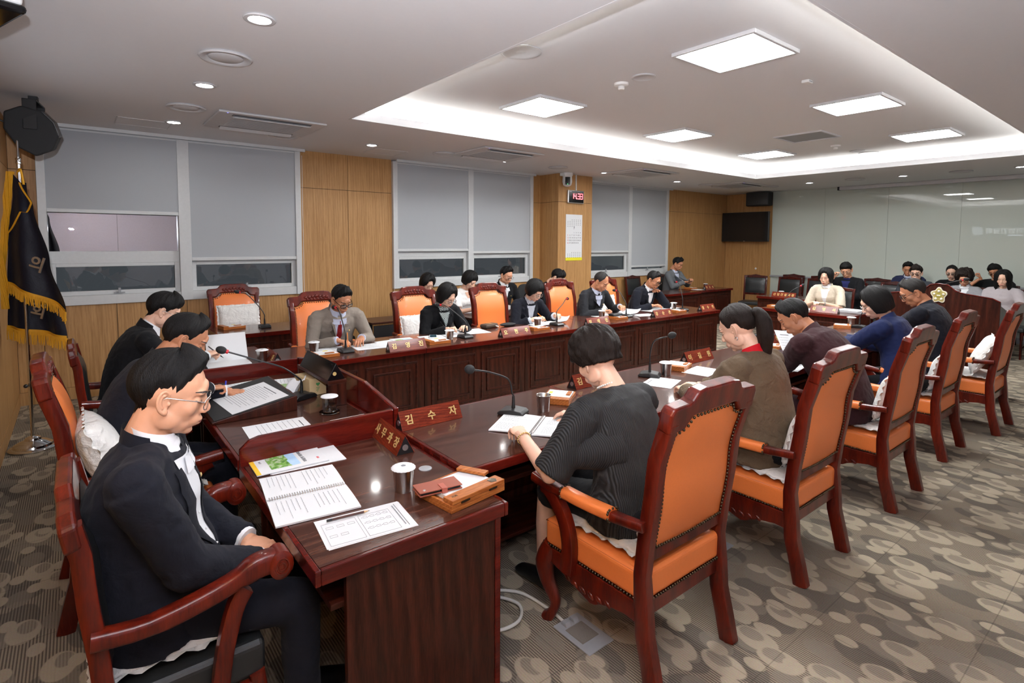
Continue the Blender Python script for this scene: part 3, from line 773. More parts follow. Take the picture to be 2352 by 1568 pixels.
# ------------------------------------------------------------------ chairs (front is +x)
def rake(z):  # x of the back at height z
    return lerpk([(0, -.315), (.22, -.262), (.45, -.245), (.8, -.285), (1.2, -.372)], z)[0]
def nail_row(m, pts, d=.0145, r=.0058):
    pts = [V(p) for p in pts]
    for a, b in zip(pts, pts[1:]):
        n = max(1, int((b - a).length / d))
        for k in range(n):
            m.ell(a.lerp(b, k / n), (r, r, r), 6, 4)
def armchair():
    t = thing('armchair', '', 'chair', (0, 0, 0), 0, 'orange leather council armchairs')
    F = M_['frame']
    zs = [0, .1, .22, .34, .45, .6, .75, .9, 1.02, 1.06]
    for s in (-1, 1):
        MB().tube([(rake(z), s * (.252 + .012 * (z > .5) * 0), z) for z in zs], [(.030, .024) if z > .4 else (.034, .026) for z in zs], 12, sq=.35, up=V((1, 0, 0))).build('rear_post', F, t, smooth=40)
    # crest rail
    poly = [(-.283, 0), (-.286, .075), (-.272, .098), (-.185, .102), (-.165, .110), (-.140, .142), (-.09, .150), (.09, .150), (.140, .142), (.165, .110), (.185, .102), (.272, .098), (.286, .075), (.283, 0), (.205, 0), (.185, .006), (.150, .046), (.13, .050), (-.13, .050), (-.150, .046), (-.185, .006), (-.205, 0)]
    Mc = Matrix.Translation((rake(1.03) - .002, 0, 1.025)) @ Matrix.Rotation(R(-12), 4, 'Y')
    cr = MB().prism(poly, -.027, .027, 'x', M=Mc).build('crest_rail', F, t, bevel=.010, seg=3)
    cv = MB()
    for k in range(7):
        a = (k - 3) * .036
        cv.ell((0.026, a, .098 - abs(k - 3) * .004), (.010, .020, .014 + .004 * (k % 2)), 8, 5, M=None)
        cv.ell((0.026, a + .012, .070), (.008, .012, .009), 8, 5)
    cme = cv.mesh('carving', False); cme.transform(Mc); link('carving', cme, F, cr, smooth=60)
    # back cushion: closed pillow between the posts
    def ztop(y): return lerpk([(0, 1.068), (.125, 1.068), (.165, 1.03), (.19, 1.018), (.23, 1.016)], abs(y))[0]
    b = MB()
    def side(sg):
        def fn(u, v):
            y = (-1 + 2 * u) * .226; z = .545 + (ztop(y) - .545) * v
            bul = .030 * (1 - abs(2 * u - 1) ** 4) * (1 - abs(2 * v - 1) ** 6)
            return (rake(z) + sg * (.012 + bul * (1.0 if sg > 0 else .45)) + (0 if sg > 0 else 0), y, z)
        return fn
    b.grid(side(1), 18, 16); b.grid(side(-1), 18, 16)
    b.build('back_cushion', M_['orange'], t, smooth=70)
    MB().prism([(-.24, 0), (.24, 0), (.24, .055), (.15, .045), (0, .04), (-.15, .045), (-.24, .055)], -.018, .018, 'x', M=Matrix.Translation((rake(.5), 0, .497))).build('lower_rail', F, t, bevel=.004)
    nm = MB()
    for sg in (-1, 1):
        row = [(rake(z) + sg * .020, y, z) for y, z in [(-.222, .555)] + [(-.222, .555 + k * .045) for k in range(1, 11)]]
        row += [(rake(ztop(y)) + sg * .020, y, ztop(y) - .006) for y in [-.222 + k * .0222 for k in range(21)]]
        row += [(rake(z) + sg * .020, .222, z) for z in [1.005 - k * .045 for k in range(11)]]
        row += [(rake(.552) + sg * .020, y, .556 - .008 * math.cos(y / .222 * PI / 2)) for y in [.222 - k * .0444 for k in range(11)]]
        nail_row(nm, row)
    # seat
    st = MB().box(-.262, .285, -.268, .268, .345, .462)
    MB_seat = st.build('seat_cushion', M_['orange'], t, bevel=.022, seg=4)
    pp = []
    for x, y in ((-.25, -.262), (.279, -.262), (.279, .262), (-.25, .262), (-.25, -.262)): pp.append((x, y, .4505))
    MB().tube(pp, .0035, 6).build('piping', plain('orange_piping', srgb(170, 80, 34), .5), MB_seat, smooth=60)
    nail_row(nm, [(-.262, -.270, .352), (.287, -.270, .352), (.287, .270, .352), (-.262, .270, .352), (-.265, .268, .352), (-.265, -.268, .352)])
    for s in (-1, 1):
        pol = [(-.255, .345), (.28, .345), (.28, .29), (.22, .275), (.16, .262), (.10, .240), (.06, .232), (.03, .222), (0, .214), (-.03, .222), (-.06, .240), (-.12, .258), (-.18, .268), (-.255, .262)]
        ap = MB().prism(pol, s * .262 - .013, s * .262 + .013, 'y').build('seat_rail', F, t, bevel=.004)
        c = MB()
        for k in range(6): c.ell((.13 - k * .045, s * .276, .262 - .012 * math.sin(k / 5 * PI)), (.020, .006, .010), 8, 5, M=Matrix.Rotation(R(-35), 4, 'Y'))
        c.build('carving', F, ap, smooth=60)
        MB().tube(catmull([(.255, s * .245, .345), (.285, s * .262, .27), (.275, s * .258, .18), (.235, s * .245, .09), (.25, s * .255, .03), (.275, s * .262, .0)], 4), [.040, .042, .043, .043, .042, .040, .037, .034, .031, .029, .027, .025, .023, .022, .021, .021, .022, .023, .025, .026, .026], 12, sq=.6).build('front_leg', F, t, smooth=50)
        MB().tube(catmull([(.115, s * .288, .30), (.105, s * .290, .42), (.13, s * .296, .53), (.20, s * .302, .615), (.25, s * .304, .64)], 4), [(.034, .022)] * 17, 12, sq=.35, up=V((1, 0, 0))).build('arm_support', F, t, smooth=50)
        MB().tube(catmull([(-.275, s * .285, .655), (-.15, s * .292, .645), (.05, s * .302, .640), (.20, s * .310, .650), (.30, s * .312, .662)], 4), [(.018, .021)] * 4 + [(.019, .024)] * 8 + [(.022, .029)] * 5, 12, sq=.45, up=V((0, 0, 1))).build('armrest', F, t, smooth=50)
        pad = catmull([(-.13, s * .293, .648), (.0, s * .300, .646), (.12, s * .306, .650)], 4)
        MB().tube(pad, [(.024, .030)] * 9, 14, sq=.6, up=V((0, 0, 1))).build('arm_pad', M_['orange'], t, smooth=60)
        for px, py, pz in ((-.13, s * .293, .648), (.12, s * .306, .650)):
            for k in range(14):
                a = 2 * PI * k / 14
                c, q = math.cos(a), math.sin(a)
                nm.ell((px, py + math.copysign(abs(q) ** .6, q) * .031, pz + math.copysign(abs(c) ** .6, c) * .025), (.0055,) * 3, 6, 4)
    MB().box(.255, .283, -.24, .24, .29, .345).build('front_rail', F, t, bevel=.004)
    MB().box(-.262, -.236, -.24, .24, .285, .345).build('rear_rail', F, t, bevel=.004)
    nm.build('nailhead_trim', M_['nail'], t, smooth=60)['kind'] = 'stuff'
    return t
AC = armchair()
AL = [((1.872, 1.49), 90, 'nearest orange leather armchair with its back to the camera, woman in pleats seated'), ((3.01, 1.47), 90, 'orange leather armchair of the ponytailed woman, seen from behind'),
      ((4.235, 1.46), 90, 'orange leather armchair of the man in maroon, seen from behind'), ((5.50, 1.50), 90, 'orange leather armchair of the woman in royal blue, seen from behind'),
      ((6.60, 1.38), 90, 'end orange armchair before the lectern, its sitter perched ahead of two white cushions'),
      ((1.93, 5.36), -90, 'orange leather armchair of the man in a grey jacket'), ((3.06, 5.36), -90, 'orange leather armchair of the bobbed woman in black'), ((4.13, 5.36), -90, 'orange leather armchair of the woman with striped cuffs, mostly uncovered back'),
      ((5.38, 5.36), -90, 'orange leather armchair of the balding man, against the column'), ((6.36, 5.40), -90, 'orange leather armchair with white cushion of the man resting his chin'),
      ((1.46, 6.86), -90, 'empty orange armchair with white cushion under the left window'), ((.22, 3.22), 0, 'tall orange armchair of the second man at the head table')]
for i, (p, rz, l) in enumerate(AL): place(AC, i == 0, (p[0], p[1], 0), rz, l)

def wood_armchair():
    t = thing('wooden_armchair', '', 'chair', (0, 0, 0), 0, 'wooden armchairs with black leather')
    F = M_['frame']
    zs = [0, .15, .3, .45, .6, .75, .88, .96]
    for s in (-1, 1):
        MB().tube([(rake(z) + .02, s * .265, z) for z in zs], [(.030, .024)] * 8, 12, sq=.35, up=V((1, 0, 0))).build('rear_post', F, t, smooth=40)
        MB().tube(catmull([(.24, s * .25, .36), (.26, s * .255, .2), (.25, s * .25, 0)], 3), [(.028, .028)] * 7, 12, sq=.4, up=V((1, 0, 0))).build('front_leg', F, t, smooth=50)
        MB().tube(catmull([(.10, s * .285, .30), (.12, s * .288, .46), (.16, s * .29, .60), (.20, s * .29, .66)], 4), [(.030, .020)] * 13, 12, sq=.35, up=V((1, 0, 0))).build('arm_support', F, t, smooth=50)
        ar = MB().tube(catmull([(-.26, s * .285, .655), (-.10, s * .29, .645), (.10, s * .295, .675), (.24, s * .298, .715), (.31, s * .30, .715)], 4), [(.024, .026)] * 5 + [(.026, .028)] * 6 + [(.034, .030)] * 6, 14, sq=.5, up=V((0, 0, 1))).build('armrest', F, t, smooth=50)
        MB().lathe([(0, -.036), (.034, -.036), (.044, -.030), (.044, .030), (.034, .036), (0, .036)], 24, M=Matrix.Translation((.318, s * .30, .708)) @ Matrix.Rotation(R(90), 4, 'X')).build('scroll', F, ar, smooth=50)
        sc = MB()
        for q in (-1, 1):
            for rr in (.012, .024): sc.tube([(.318 + rr * math.cos(a * PI / 8), s * .30 + q * .036, .708 + rr * math.sin(a * PI / 8)) for a in range(17)], .003, 6)
        sc.build('scroll_ring', F, ar, smooth=60)
        MB().box(-.25, .25, s * .262 - .012, s * .262 + .012, .27, .34).build('seat_rail', F, t, bevel=.004)
    poly = [(-.292, -.02), (-.295, .05), (-.25, .075), (-.16, .08), (-.12, .105), (.12, .105), (.16, .08), (.25, .075), (.295, .05), (.292, -.02), (.2, -.015), (.1, .01), (-.1, .01), (-.2, -.015)]
    MB().prism(poly, -.026, .026, 'x', M=Matrix.Translation((rake(.95) + .018, 0, .92)) @ Matrix.Rotation(R(-12), 4, 'Y')).build('crest_rail', F, t, bevel=.012, seg=3)
    b = MB()
    def side(sg):
        def fn(u, v):
            y = (-1 + 2 * u) * .238; z = .49 + .43 * v
            bul = .04 * (1 - abs(2 * u - 1) ** 5) * (1 - abs(2 * v - 1) ** 6)
            return (rake(z) + .02 + sg * (.012 + bul * (1 if sg > 0 else .3)), y, z)
        return fn
    b.grid(side(1), 12, 10); b.grid(side(-1), 12, 10)
    b.build('back_cushion', M_['blackleather'], t, smooth=70)
    MB().box(-.25, .275, -.265, .265, .34, .455).build('seat_cushion', M_['blackleather'], t, bevel=.022, seg=4)
    MB().box(.235, .262, -.24, .24, .27, .34).build('front_rail', F, t, bevel=.004)
    MB().box(-.25, -.225, -.24, .24, .27, .34).build('rear_rail', F, t, bevel=.004)
    return t
WA = wood_armchair()
place(WA, True, (.20, 2.02, 0), 0, 'wooden armchair with black leather of the nearest seated man').scale = (.8, 1, 1)
place(WA, False, (.20, 4.62, 0), 0, 'wooden armchair with black leather of the man nearest the windows').scale = (.8, 1, 1)

def side_chair():
    t = thing('side_chair', '', 'chair', (0, 0, 0), 0, 'armless wooden chairs with black pads')
    F = M_['frame2']
    zs = [0, .2, .42, .6, .8, .98]
    for s in (-1, 1):
        MB().tube([(rake(z) * .85 + .02, s * .215, z) for z in zs], [(.022, .018)] * 6, 10, sq=.4, up=V((1, 0, 0))).build('rear_post', F, t, smooth=40)
        MB().tube([(.20, s * .205, .40), (.20, s * .205, .30), (.20, s * .205, .28), (.20, s * .205, 0)], [(.022, .022), (.02, .02), (.016, .016), (.015, .015)], 12).build('front_leg', F, t, smooth=40)
        MB().box(-.2, .2, s * .205 - .008, s * .205 + .008, .16, .185).build('stretcher', F, t, bevel=.003)
        MB().box(-.22, .21, s * .21 - .01, s * .21 + .01, .35, .405).build('seat_rail', F, t, bevel=.003)
    poly = [(-.235, 0), (-.237, .045), (-.10, .055), (0, .075), (.10, .055), (.237, .045), (.235, 0)]
    MB().prism(poly, -.02, .02, 'x', M=Matrix.Translation((rake(.96) * .85 + .02, 0, .955)) @ Matrix.Rotation(R(-10), 4, 'Y')).build('crest_rail', F, t, bevel=.008)
    MB().box(-.012, .012, -.2, .2, -.02, .02, M=Matrix.Translation((rake(.62) * .85 + .02, 0, .61))).build('lower_rail', F, t, bevel=.003)
    b = MB()
    def side(sg):
        def fn(u, v):
            y = (-1 + 2 * u) * .197; z = .63 + .325 * v
            bul = .022 * (1 - abs(2 * u - 1) ** 5) * (1 - abs(2 * v - 1) ** 5)
            return (rake(z) * .85 + .02 + sg * (.01 + bul), y, z)
        return fn
    b.grid(side(1), 8, 8); b.grid(side(-1), 8, 8)
    b.build('back_pad', M_['blackleather'], t, smooth=70)
    MB().box(-.235, .225, -.23, .23, .40, .47).build('seat_pad', M_['blackleather'], t, bevel=.02, seg=3)
    return t
SCH = side_chair()
SL = [((11.25, 5.95), 'leftmost black side chair before the glass wall, beside the oak panels'), ((11.25, 5.28), 'second black side chair before the glass wall, its back behind the six-letter nameplate'), ((11.25, 4.70), 'third black side chair before the glass wall, left of the woman in beige'),
      ((10.75, 3.93), 'black side chair of the man pressing his forehead'), ((9.12, 3.55), 'black side chair with red-brown frame of the woman in beige'), ((11.25, 3.42), 'black side chair right of the man pressing his forehead'),
      ((11.05, 2.95), 'black side chair of the round-faced man with glasses in the audience'), ((10.47, 2.56), 'empty black side chair behind the far right desk'), ((11.05, 2.30), 'black side chair of the curly-haired woman'), ((11.05, 1.82), 'black side chair of the long-haired young woman'),
      ((12.15, 5.62), 'back row black side chair, top just visible left of the woman in beige'), ((12.15, 5.02), 'back row black side chair, top hidden by the woman in beige'), ((12.15, 4.0), 'back row black side chair behind the man pressing his forehead'), ((12.15, 3.36), 'back row black side chair of the man in a navy jacket'),
      ((12.15, 2.72), 'back row black side chair of the woman in black with glasses'), ((12.15, 2.14), 'back row black side chair of the man in a black cap of hair'), ((11.05, 1.35), 'black side chair at the right picture edge, nobody seated')]
for i, (p, l) in enumerate(SL): place(SCH, i == 0, (p[0], p[1], 0), 180 + (0 if i else 14), l)
place(SCH, False, (9.95, 7.10, 0), -90, 'side chair of the man with a phone by the far window')
place(SCH, False, (8.95, 7.05, 0), -90, 'empty side chair behind the man resting his chin')

def office_chair():
    t = thing('office_chair', '', 'chair', (0, 0, 0), 0, 'black mesh office chairs')
    b = MB()
    def side(sg):
        def fn(u, v):
            a = 2 * u - 1
            y = a * (.235 - .03 * abs(2 * v - 1) ** 4); z = .58 + .42 * v - .04 * abs(a) ** 4 * v
            return (-.235 - .05 * v + .05 * a * a + sg * .012, y, z)
        return fn
    b.grid(side(1), 14, 12); b.grid(side(-1), 14, 12)
    b.build('backrest', plain('black_mesh', (.02, .02, .021), .8, bump=.4, bscale=1200), t, smooth=70)
    MB().box(-.22, .24, -.235, .235, .44, .50).build('seat', M_['blackm'], t, bevel=.025, seg=3)
    MB().tube([(-.20, 0, .46), (-.27, 0, .50), (-.265, 0, .70)], .022, 10).build('back_stem', M_['black'], t, smooth=40)
    MB().tube([(0, 0, .44), (0, 0, .10)], .028, 12).build('column', M_['black'], t, smooth=40)
    for k in range(5):
        a = 2 * PI * k / 5 + .3
        c, q = math.cos(a), math.sin(a)
        MB().tube([(0, 0, .11), (.28 * c, .28 * q, .07)], [.022, .015], 8).build('base_arm', M_['black'], t, smooth=40)
        MB().ell((.28 * c, .28 * q, .03), (.03, .03, .03), 10, 6).build('caster', M_['black'], t, smooth=60)
    for s in (-1, 1):
        MB().tube([(0, s * .24, .46), (0, s * .27, .55), (-.02, s * .27, .64)], .014, 8).build('arm_post', M_['black'], t, smooth=40)
        MB().box(-.13, .10, s * .27 - .03, s * .27 + .03, .64, .665).build('arm_pad', M_['black'], t, bevel=.01)
    return t
OC = office_chair()
for i, (p, l) in enumerate((((2.50, 6.86), 'empty black mesh office chair right of the man in grey'), ((3.62, 6.62), 'black mesh office chair of the dark-haired person behind the orange chairs'), ((4.30, 6.66), 'black mesh office chair of the woman in white'), ((5.0, 6.72), 'black mesh office chair of the bespectacled man under the window'), ((5.86, 6.72), 'black mesh office chair of the man before the column'))):
    place(OC, i == 0, (p[0], p[1], 0), -90, l)

# ------------------------------------------------------------------ lectern with crest
t = thing('lectern', 'dark wooden lectern with arched top and gold crest', 'lectern', (7.6, 1.84, 0))
pod = [(-.53, 0), (.53, 0), (.53, 1.08), (.46, 1.115), (.22, 1.15), (.15, 1.17), (.08, 1.235), (0, 1.245), (-.08, 1.235), (-.15, 1.17), (-.22, 1.15), (-.46, 1.115), (-.53, 1.08)]
MB().prism(pod, 0, .03, 'x').build('front_board', M_['desk'], t, bevel=.006)
for s in (-1, 1): MB().prism([(.03, 0), (.48, 0), (.48, .95), (.03, 1.06)], s * .5 - .012, s * .5 + .012, 'y').build('side_board', M_['desk'], t, bevel=.003)
MB().prism([(.03, 1.03), (.48, .93), (.48, .96), (.03, 1.06)], -.49, .49, 'y').build('reading_top', M_['top'], t)
tr = MB(); tr.tube([(-.002, y, z + .004) for y, z in pod[2:]], .007, 8); tr.build('top_trim', M_['edge'], t, smooth=60)
em = []
for k in range(40):
    a = 2 * PI * k / 40 + PI / 2
    r = .082 + .013 * math.cos(5 * (a - PI / 2))
    em.append((r * math.cos(a) * .85, r * math.sin(a) + 1.12))
cr = MB().prism(em, -.012, 0, 'x').build('crest', plain('crest_rim', srgb(226, 222, 200), .4, .2), t, bevel=.002)
em2 = [(y * .84, (z - 1.12) * .84 + 1.12) for y, z in em]
MB().prism(em2, -.016, -.011, 'x').build('crest_field', plain('crest_gold', srgb(176, 160, 92), .45, .4), cr, bevel=.002)
MB().lathe([(0, -.004), (.026, -.004), (.026, 0), (0, 0)], 20, M=Matrix.Translation((-.016, 0, 1.12)) @ Matrix.Rotation(R(-90), 4, 'Y') @ Matrix.Scale(-1, 4, (0, 0, 1))).build('crest_disc', plain('crest_olive', srgb(150, 140, 52), .5, .3), cr)
for q in range(5):
    a = PI / 2 + q * 2 * PI / 5
    MB().ell((-.018, .045 * math.cos(a), 1.12 + .048 * math.sin(a)), (.004, .014, .014), 10, 6).build('crest_petal', plain('crest_rim', (.7, .7, .6)), cr, smooth=60)
MB().box(-.0215, -.019, -.017, .017, 1.112, 1.128).build('crest_lettering', plain('crest_rim', (.7, .7, .6)), cr)

# ------------------------------------------------------------------ flag
FX, FY = -.33, 5.83
t = thing('flag', 'dark navy flag with gold fringe on a chrome floor stand', 'flag', (FX, FY, 0))
MB().lathe([(0, 0), (.155, 0), (.16, .012), (.152, .02), (.13, .024), (.125, .04), (.09, .062), (.055, .075), (.05, .09), (.03, .10), (.016, .105), (0, .105)], 36).build('base', M_['chrome'], t, smooth=35)
MB().tube([(0, 0, .1), (0, 0, 2.30)], .0125, 14).build('pole', M_['chrome'], t, smooth=40)
MB().ell((-.025, -.02, .52), (.016, .016, .016), 10, 8).build('clamp_knob', M_['black'], t, smooth=60)
MB().lathe([(.0125, 2.28), (.018, 2.285), (.018, 2.30), (.013, 2.305), (.018, 2.31), (.018, 2.325), (.010, 2.335)], 16).build('finial_collar', M_['chrome'], t, smooth=40)
MB().prism([(-.042, 2.335), (0, 2.325), (.042, 2.335), (.012, 2.40), (0, 2.47), (-.012, 2.40)], -.008, .008, 'x').build('spear_head', M_['chrome'], t, bevel=.006)
# frame across the view: q runs to the right in the picture and a little away
q = V((.80, -.60, 0)); w = V((.60, .80, 0))
def drape(u, v, top, widths, zl, zr, off, nf, amp):
    # u along the cloth edge, v down
    wd = lerpk(widths, v)
    zb = zl + (zr - zl) * (u ** 1.25)
    z = top - (top - zb) * v
    x = wd[0] + (wd[1] - wd[0]) * u
    f = amp * v * math.sin(u * nf + 1.2) + off
    return q * x + w * f + V((0, 0, z))
fA = lambda u, v: drape(u, v, 2.20 - .10 * u, [(0, -.015, .07), (.15, -.03, .13), (.6, -.10, .245), (1, -.13, .36)], 1.34, 1.12, -.035, 9, .035)
fB = lambda u, v: drape(u, v, 2.14, [(0, -.02, .03), (.5, -.13, .12), (1, -.20, .30)], .98, .90, .03, 11, .03)
MB().grid(fA, 36, 40).build('upper_fold', M_['navyflag'], t, smooth=180)
MB().grid(fB, 30, 40).build('lower_fold', M_['navyflag'], t, smooth=180)
rnd = random.Random(4)
def fringe(fn, n, ln, name, v=1.0, axis='u'):
    band = MB(); st = MB()
    for k in range(n):
        u = k / (n - 1)
        p = fn(u, 1.0) if axis == 'u' else fn(1.0, u)
        p = p + w * -.006
        j = V((rnd.uniform(-.006, .006), rnd.uniform(-.006, .006), 0))
        st.tube([p, p + j + V((0, 0, -ln * .5)), p + j * 1.6 + V((rnd.uniform(-.004, .004), 0, -ln * rnd.uniform(.85, 1.05)))], [.0042, .004, .003], 5)
    band.grid(lambda a, b: (fn(a, 1.0) if axis == 'u' else fn(1.0, a)) + w * -.008 + V((0, 0, .02 - .045 * b)), 40, 1)
    o = band.build('gold_band', M_['goldfringe'], t, smooth=60)
    s = st.build('fringe', M_['goldfringe'], o, smooth=60); s['kind'] = 'stuff'
fringe(fA, 90, .085, 'u'); fringe(fB, 70, .10, 'u')
MB().grid(lambda a, b: fA(.45 + .55 * max(0, 1 - abs(2 * a - .45) * 1.4) * 1.0 if a < .5 else .45 * (1 - a) * 2, a * .55) + w * (-.012) + q * (.016 * (b - .5)), 30, 1).build('gold_ribbon', M_['goldfringe'], t, smooth=60)
cord = MB()
for k in range(26):
    a = rnd.uniform(0, 2 * PI); r0 = rnd.uniform(.004, .024)
    pts = []
    for j in range(12):
        z = 2.22 - j * .098
        c = q * (-.035 - .10 * min(1, j / 7) ** .8 + r0 * math.cos(a + j * .7)) + w * (-.03 + r0 * math.sin(a + j * .7))
        pts.append(c + V((rnd.uniform(-.003, .003), 0, z)))
    cord.tube(pts, .0055, 5)
o = cord.build('tassel_cord', M_['goldfringe'], t, smooth=60); o['kind'] = 'stuff'
MB().tube(catmull([q * -.015 + V((0, 0, 2.2)), q * .03 + w * -.02 + V((0, 0, 2.24)), q * .05 + w * -.02 + V((0, 0, 2.12))]), .008, 6).build('tie', M_['goldfringe'], t, smooth=60)
text('flag_letter', '의', .13, M_['silver'], t, frame_m(q * .175 + w * -.085 + V((0, 0, 1.50)), q + V((0, 0, -.35)), V((0, 0, 1)) + q * .35), .004, .002)
text('flag_letter', '회', .13, M_['silver'], t, frame_m(q * .115 + w * -.02 + V((0, 0, 1.13)), q + V((0, 0, -.3)), V((0, 0, 1)) + q * .3), .004, .002)
# floor outlets and cables
for (x, y, l) in ((1.66, 1.585, 'grey metal floor outlet box with cable, beside the nearest orange chair'), (2.75, 1.66, 'grey floor outlet box peeking out behind the nearest orange chair')):
    t = thing('floor_box', l, 'floor outlet', (x, y, 0), 0, 'floor outlet boxes')
    MB().box(-.075, .075, -.11, .11, 0, .006).build('plate', M_['grey'], t, bevel=.003)
    MB().box(-.052, .045, -.05, .055, .006, .0085).build('lid', plain('lid_inlay', srgb(120, 114, 106), .8, bump=.6, bscale=180), t)
    for s in (-1, 1): MB().prism([(.06, .006), (.10, .006), (.095, .022), (.07, .022)], s * .025 - .014, s * .025 + .014, 'x').build('cable_port', M_['grey'], t, bevel=.003)
tag(MB().tube(catmull([(1.635, 1.68, .012), (1.64, 1.80, .010), (1.60, 1.98, .009), (1.42, 2.10, .009), (1.30, 2.00, .009), (1.34, 1.84, .009), (1.47, 1.80, .016), (1.55, 1.90, .014), (1.45, 2.05, .012), (1.28, 2.04, .012), (1.26, 1.90, .01)], 8), .0075, 8).build('floor_cable', plain('cable_white', srgb(226, 224, 216), .5), smooth=60), 'looped white cable on the carpet by the floor outlet', 'cable')
tag(MB().tube(catmull([(1.30, 2.20, .02), (1.38, 2.30, .008), (1.55, 2.28, .008), (1.62, 2.36, .02), (1.50, 2.42, .03), (1.36, 2.36, .02), (1.42, 2.24, .01), (1.7, 2.3, .01)], 8), .006, 8).build('under_desk_cable', M_['black'], smooth=60), 'coiled black cable on the floor under the right desk', 'cable')
tag(MB().tube([(12.5, 7.05, .16), (12.45, 7.0, .02)], .012, 8).build('wall_stub', M_['black'], smooth=60), 'short black rod leaning against the far oak panels', 'rod')
t = thing('carton', 'small kraft carton with green hearts on the foot shelf under the right desk', 'box', (1.58, 2.36, .12), 20)
MB().box(-.075, .075, -.06, .06, 0, .125).build('body', M_['kraft'], t, bevel=.002)
MB().grid(lambda u, v: (-.03 + .06 * u, -.01 + .03 * v + .01 * math.sin(7 * u), .12 + .05 * v), 4, 3, (.002, .004, 0)).build('tissue', M_['paper'], t, smooth=60)
for s in (-.03, .03): MB().prism([(s, .06), (s + .016, .078), (s + .008, .086), (s, .08), (s - .008, .086), (s - .016, .078)], -.0608, -.0598, 'y').build('heart_print', M_['green'], t)
# ------------------------------------------------------------------ desk items
K = (CAM_H - NZ) / (CAM_H - .74)
TZ = .7405
def memo_box():
    t = thing('memo_box', '', 'memo box', (0, 0, 0), 0, 'wooden memo boxes on the desks')
    b = MB().box(-.115, .115, -.085, .085, 0, .012)
    b.box(-.115, .115, -.085, -.077, .012, .026); b.box(-.115, .115, .077, .085, .012, .026); b.box(-.115, -.107, -.077, .077, .012, .026); b.box(.107, .115, -.077, .077, .012, .026)
    b.build('tray', M_['maple'], t, bevel=.0015)
    MB().box(-.055, .105, -.075, .075, .013, .029).build('note_pad', M_['paper'], t)
    MB().box(-.115, -.062, -.085, .085, .026, .036).build('lid_strip', M_['maple'], t, bevel=.002)
    MB().box(-.0, .075, -.070, -.045, .030, .037).build('pen_rest', M_['maple'], t, bevel=.002)
    MB().box(.01, .065, -.066, -.05, .0285, .031).build('clip', M_['black'], t)
    MB().box(.02, .06, .045, .065, .029, .0305).build('sticky_notes', plain('sticky_yellow', srgb(236, 214, 70), .7), t)
    return t
MBX = memo_box()
MM = [((1.57, 4.50), 0, 'memo box before the man in grey'), ((2.63, 4.47), 0, 'memo box between two nameplates, before the bobbed woman'), ((3.92, 4.50), 0, 'memo box before the woman with striped cuffs'), ((5.28, 4.54), 0, 'memo box with black glasses case before the balding man'), ((6.47, 4.50), 0, 'memo box before the man resting his chin'),
      ((2.26, 2.39), 35, 'memo box with yellow notes before the woman in pleats'), ((3.56, 2.46), 20, 'memo box with raised lid before the ponytailed woman'), ((4.93, 2.42), 20, 'memo box before the man in maroon'), ((1.30, 6.55), 10, 'memo box on the side desk before the empty orange chair'),
      ((8.15, 3.92), -90, 'memo box with upright lid on the witness desk corner'), ((10.0, 6.62), 0, 'memo box before the man with a phone'), ((6.82, 2.53), 20, 'memo box farthest down the right desks, before the royal blue sleeve'), ((3.28, 6.33), 0, 'memo box on the dark folding desk behind the man in grey')]
for i, (p, rz, l) in enumerate(MM): place(MBX, i == 0, (p[0], p[1], TZ if i < 12 else .7255), rz, l)
t = thing('memo_box_large', 'cherry wood memo box under a phone wallet on the nearest desk', 'memo box', (1.11 * K, 1.71 * K, NZ + .0005), 8)
b = MB().box(-.135, .135, -.11, .11, 0, .016)
b.box(-.135, .135, -.11, -.10, .016, .03); b.box(-.135, .135, .10, .11, .016, .03); b.box(-.135, -.125, -.1, .1, .016, .03)
b.build('tray', M_['maple'], t, bevel=.002)
MB().box(-.10, .12, -.05, .095, .017, .032).build('note_pad', M_['paper'], t)
MB().box(-.132, .132, -.112, -.058, .031, .047).build('lid_strip', M_['maple'], t, bevel=.002)
MB().box(-.065, .065, -.018, .018, 0, .012, M=Matrix.Translation((.105, .045, .036)) @ Matrix.Rotation(R(-70), 4, 'Z')).build('pen_rest', M_['maple'], t, bevel=.002)
for s in (-.07, .07): MB().box(s - .02, s + .02, -.1135, -.109, .026, .034).build('hinge', M_['nail'], t)
MB().lathe([(.018, 0), (.021, .0006), (.018, .0012), (.012, .0006)], 5, M=Matrix.Translation((.09, -.085, .047))).build('crest_mark', M_['nail'], t)
text('engraved_line', '의회', .014, M_['nail'], t, frame_m((-.10, -.085, .0472), (1, 0, 0), (0, 1, 0)), .0004)
t = thing('phone_wallet', 'reddish brown leather phone wallet with strap', 'phone', (1.022 * K, 1.728 * K, NZ + .034), -9)
MB().box(-.085, .085, -.042, .042, 0, .004).build('back_cover', plain('tan_wallet', srgb(150, 78, 58), .5), t, bevel=.002)
MB().box(-.08, .08, -.038, .038, .004, .012).build('phone_body', M_['gloss'], t, bevel=.003)
MB().box(-.085, .085, -.042, .042, .013, .017).build('front_cover', plain('tan_wallet', srgb(150, 78, 58), .5), t, bevel=.002)
MB().box(.0, .022, -.048, .0, .0165, .0195).box(.0, .022, -.0475, -.0435, 0, .0195).build('strap', plain('tan_strap', srgb(176, 92, 74), .5), t, bevel=.001)
MB().lathe([(0, 0), (.006, 0), (.005, .002), (0, .0025)], 10, M=Matrix.Translation((-.062, -.025, .017))).build('stud', M_['silver'], t, smooth=40)

